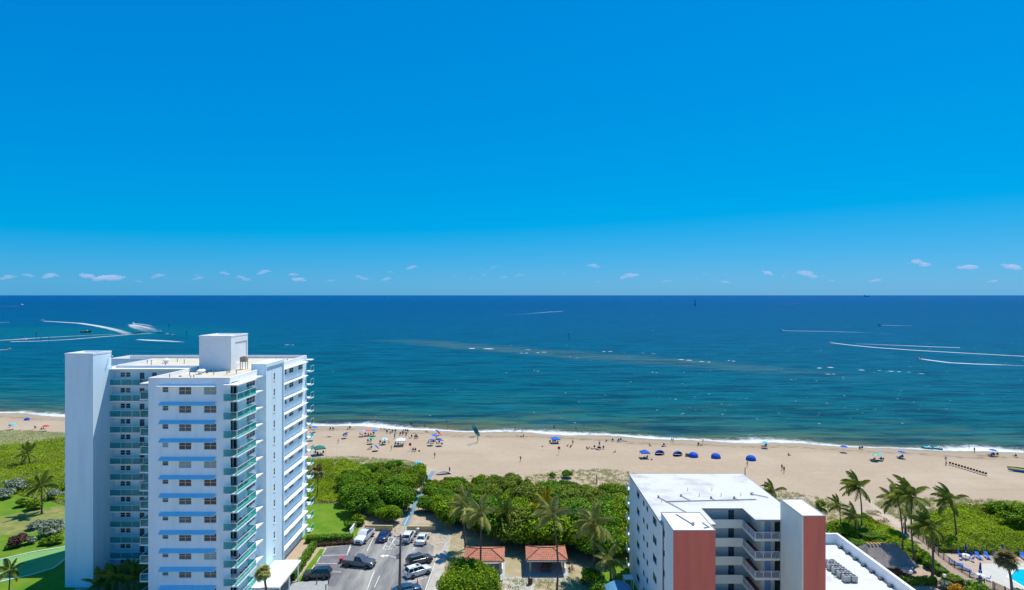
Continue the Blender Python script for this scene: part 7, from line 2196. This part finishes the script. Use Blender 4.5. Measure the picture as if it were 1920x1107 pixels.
MB().box(-90, -65, -12, 12, 14, 42).build("bridge", hull_dark, t)
MB().box(-50, 60, -12, 12, 13, 22).build("cargo", hull_dark, t)
def sea_mark(label, x, y, h, kind='pile'):
    t = thing("sea_mark", label, "sea mark", SP(x, y))
    r = h * .035
    MB().lathe([(r, -1), (r * .8, h * .75)], 7).build("pile", trim_m, t)
    MB().lathe([(r * 2.2, h * .751), (r * 2.2, h * .95), (r * .6, h)], 7).build("top_mark", trim_m, t)
    if kind == 'tower':
        for a in (0, 2.1, 4.2):
            MB().tube([(h * .16 * math.cos(a), h * .16 * math.sin(a), -.5), (0, 0, h * .6)], r * .6, 5).build("brace", trim_m, t)
for a in (("tall dark sea tower standing far offshore", 1303, 574, 28, 'tower'), ("dark pile standing between reef and far wake", 1067, 637, 7, 'pile'), ("thin pile beside the inlet wakes", 68, 634, 7, 'pile'), ("leaning row pile near the white running boat", 77, 640, 4.5, 'pile'), ("short pile in the inlet behind the second wake", 92, 640, 4.5, 'pile'),
          ("thin pile behind the tower penthouse", 317, 617, 8, 'pile'), ("dark pile near the tiny white boats", 350, 630, 6, 'pile')):
    sea_mark(*a)
# broken water over the reef and whitecaps
rr = random.Random(31)
Xs, Ys, Ds, base, faces, vals = [], [], [], 0, [], []
V = []
def caps(path, w, d):
    global base
    X, Y, D = ribbon(path, w, d, "", "")
    r, c = X.shape
    V.extend(np.stack([X, Y, np.full_like(X, SEA_Z + .05)], -1).reshape(-1, 3).tolist())
    idx = np.arange(r * c).reshape(r, c) + base
    faces.extend(np.stack([idx[:-1, :-1], idx[:-1, 1:], idx[1:, 1:], idx[1:, :-1]], -1).reshape(-1, 4).tolist())
    vals.extend(D.reshape(-1).tolist()); base += r * c
for x0, x1, y, dy, w, d in ((880, 932, 654.5, 1.5, 9, 1.15), (975, 992, 662, .5, 5, .9), (1005, 1026, 662, 0, 5, 1.0), (985, 1000, 656, 1, 5, .8), (1066, 1090, 670, 0, 4, .7), (1130, 1150, 660, .5, 6, .9), (1270, 1300, 674, 2, 6, .9), (1310, 1340, 679, 1, 5, .85), (1200, 1235, 661, 2, 5, .6),
                            (1365, 1380, 677, .5, 5, .9), (1533, 1568, 689, 2, 6, 1.0), (1545, 1575, 701, 1, 4, .8), (1608, 1700, 694, 4, 5, .75), (1700, 1760, 699, 2, 4, .7), (1480, 1500, 711, 1, 3, .7), (466, 520, 645, -1, 8, 1.1), (533, 560, 648, 0, 6, .9), (1000, 1012, 696, 0, 3, .7), (1222, 1236, 698, 1, 3, .8)):
    n = max(2, int((x1 - x0) / 18))
    for k in range(n):
        if n > 2 and rr.random() < .3:
            continue
        a, b = x0 + (x1 - x0) * k / n, x0 + (x1 - x0) * (k + rr.uniform(.35, 1.0)) / n
        yy = y + dy * k / n + rr.uniform(-1.2, 1.2)
        caps([(a, yy), ((a + b) / 2, yy + dy / n * .5 + rr.uniform(-.3, .3)), (b, yy + dy / n)], [w * .5, w, w * .4], [d * .6, d, d * .5])
for i in range(420):
    y = 580 + 215 * rr.random() ** .8
    x = rr.uniform(0, 1920) if rr.random() < .3 else rr.uniform(1050, 1920)
    p = SP(x, y)
    if p.y > shore_y(p.x) - 0 + 14:
        ln = rr.uniform(1.2, 4) * (1 + .012 * (y - 580) * .2)
        d_ = rr.uniform(.35, .8)
        caps([(x - ln / 2, y), (x, y + rr.uniform(-.3, .3)), (x + ln / 2, y + .12 * ln)], [rr.uniform(.4, 1.3) * (1 + 120 / (y - 560) * .2)] * 3, [d_ * .5, d_, d_ * .5])
me = bpy.data.meshes.new("whitecap_foam")
me.from_pydata(V, [], faces)
at = me.attributes.new("foam_amount", 'FLOAT', 'POINT'); at.data.foreach_set("value", np.array(vals, dtype=np.float32))
tag(link("whitecap_foam", me, foam_mat("whitecap", 0.75, fine=0.35, soft=0.25)), "scattered whitecaps and broken water over the reef", None, kind='stuff')

# ------------------------------------------------------------------ small fair-weather clouds far over the sea
def vapour(name, density):
    m = bpy.data.materials.new(name)
    m.use_nodes = True
    cn = m.node_tree.nodes
    cn.remove(cn["Principled BSDF"])
    cv = cn.new("ShaderNodeVolumePrincipled")
    cv.inputs['Color'].default_value = (0.98, 0.98, 0.99, 1)
    cv.inputs['Density'].default_value = density
    m.node_tree.links.new(cv.outputs[0], cn["Material Output"].inputs['Volume'])
    return m
cloud_m, thin_cloud_m = vapour("cloud_vapour", 0.0030), vapour("thin_cloud_vapour", 0.0014)
def cloud_mesh(seed):
    rg = random.Random(seed)
    mb = bmesh.new()
    n = rg.randint(12, 18)
    for i in range(n):
        u = -1 + 2 * (i + .5) / n
        r = (.05 + .15 * (1 - u * u)) * rg.uniform(.45, 1.35)
        m_ = Matrix.Translation((u * .46, rg.uniform(-.14, .14), rg.uniform(-.02, .20) * (1 - u * u) + .05 * u)) @ Matrix.Diagonal((r * 1.25, r * 1.1, r * .62, 1))
        bmesh.ops.create_icosphere(mb, subdivisions=2, radius=1.0, matrix=m_)
    me = bpy.data.meshes.new("cloud"); mb.to_mesh(me); mb.free()
    o = bpy.data.objects.new("cloud_tmp", me); COL.objects.link(o)
    rm = o.modifiers.new("r", 'REMESH'); rm.mode = 'VOXEL'; rm.voxel_size = .02
    tx = bpy.data.textures.new("cloud_lumps", 'CLOUDS'); tx.noise_scale = .09
    dm = o.modifiers.new("d", 'DISPLACE'); dm.texture = tx; dm.strength = .12; dm.mid_level = .55
    dg = bpy.context.evaluated_depsgraph_get()
    out = bpy.data.meshes.new_from_object(o.evaluated_get(dg)); out.name = "cloud"
    bpy.data.objects.remove(o)
    return out
CLM = [cloud_mesh(60 + i) for i in range(6)]
CLOUDS = [(773, 502, 30), (1112, 498, 38), (1180, 517, 46), (1322, 513, 24), (1362, 514, 18), (1440, 512, 34), (1472, 516, 16), (1512, 513, 50), (1540, 517, 22), (1723, 494, 58), (1815, 501, 56), (1898, 500, 56), (495, 511, 32), (420, 512, 30), (297, 517, 32), (310, 520, 20), (205, 521, 60), (165, 518, 44), (95, 518, 46), (52, 516, 34), (15, 520, 40),
          (677, 521, 38), (550, 515, 26), (560, 524, 40), (926, 502, 24), (898, 503, 14), (974, 516, 22), (988, 515, 16), (945, 520, 24), (908, 516, 22), (884, 521, 14), (1057, 513, 20), (1018, 502, 12), (843, 512, 14), (852, 519, 16), (733, 510, 18), (725, 524, 30), (370, 516, 20), (372, 522, 28), (455, 522, 40), (1250, 527, 30), (1360, 528, 34), (1640, 526, 36), (1120, 528, 20), (620, 526, 26), (260, 527, 30), (1860, 527, 30), (1560, 526, 20)]
rc = random.Random(12)
for i, (x, y, w) in enumerate(CLOUDS):
    D = rc.uniform(17000, 21000) if y < 525 else 32000
    k = w * D / FPX * rc.uniform(.7, .95)
    small = w < 26 or y > 524
    lab = "small faint cloud low above the sea horizon" if small else "white puffy cloud low above the sea horizon"
    o = tag(link("cloud", CLM[i % 6], thin_cloud_m if small else cloud_m, None, ((x - CX) * D / FPX, D, H_CAM + (CY - y) * D / FPX - k * .05)), lab, "cloud", "small faint clouds" if small else "larger puffy clouds")
    o.rotation_euler = (0, rc.uniform(-.18, .02), rc.uniform(-.3, .3) + (math.pi if i % 2 else 0))
    o.scale = (k, k * .8, k * rc.uniform(.55, .8) * (.6 if y > 524 else 1))
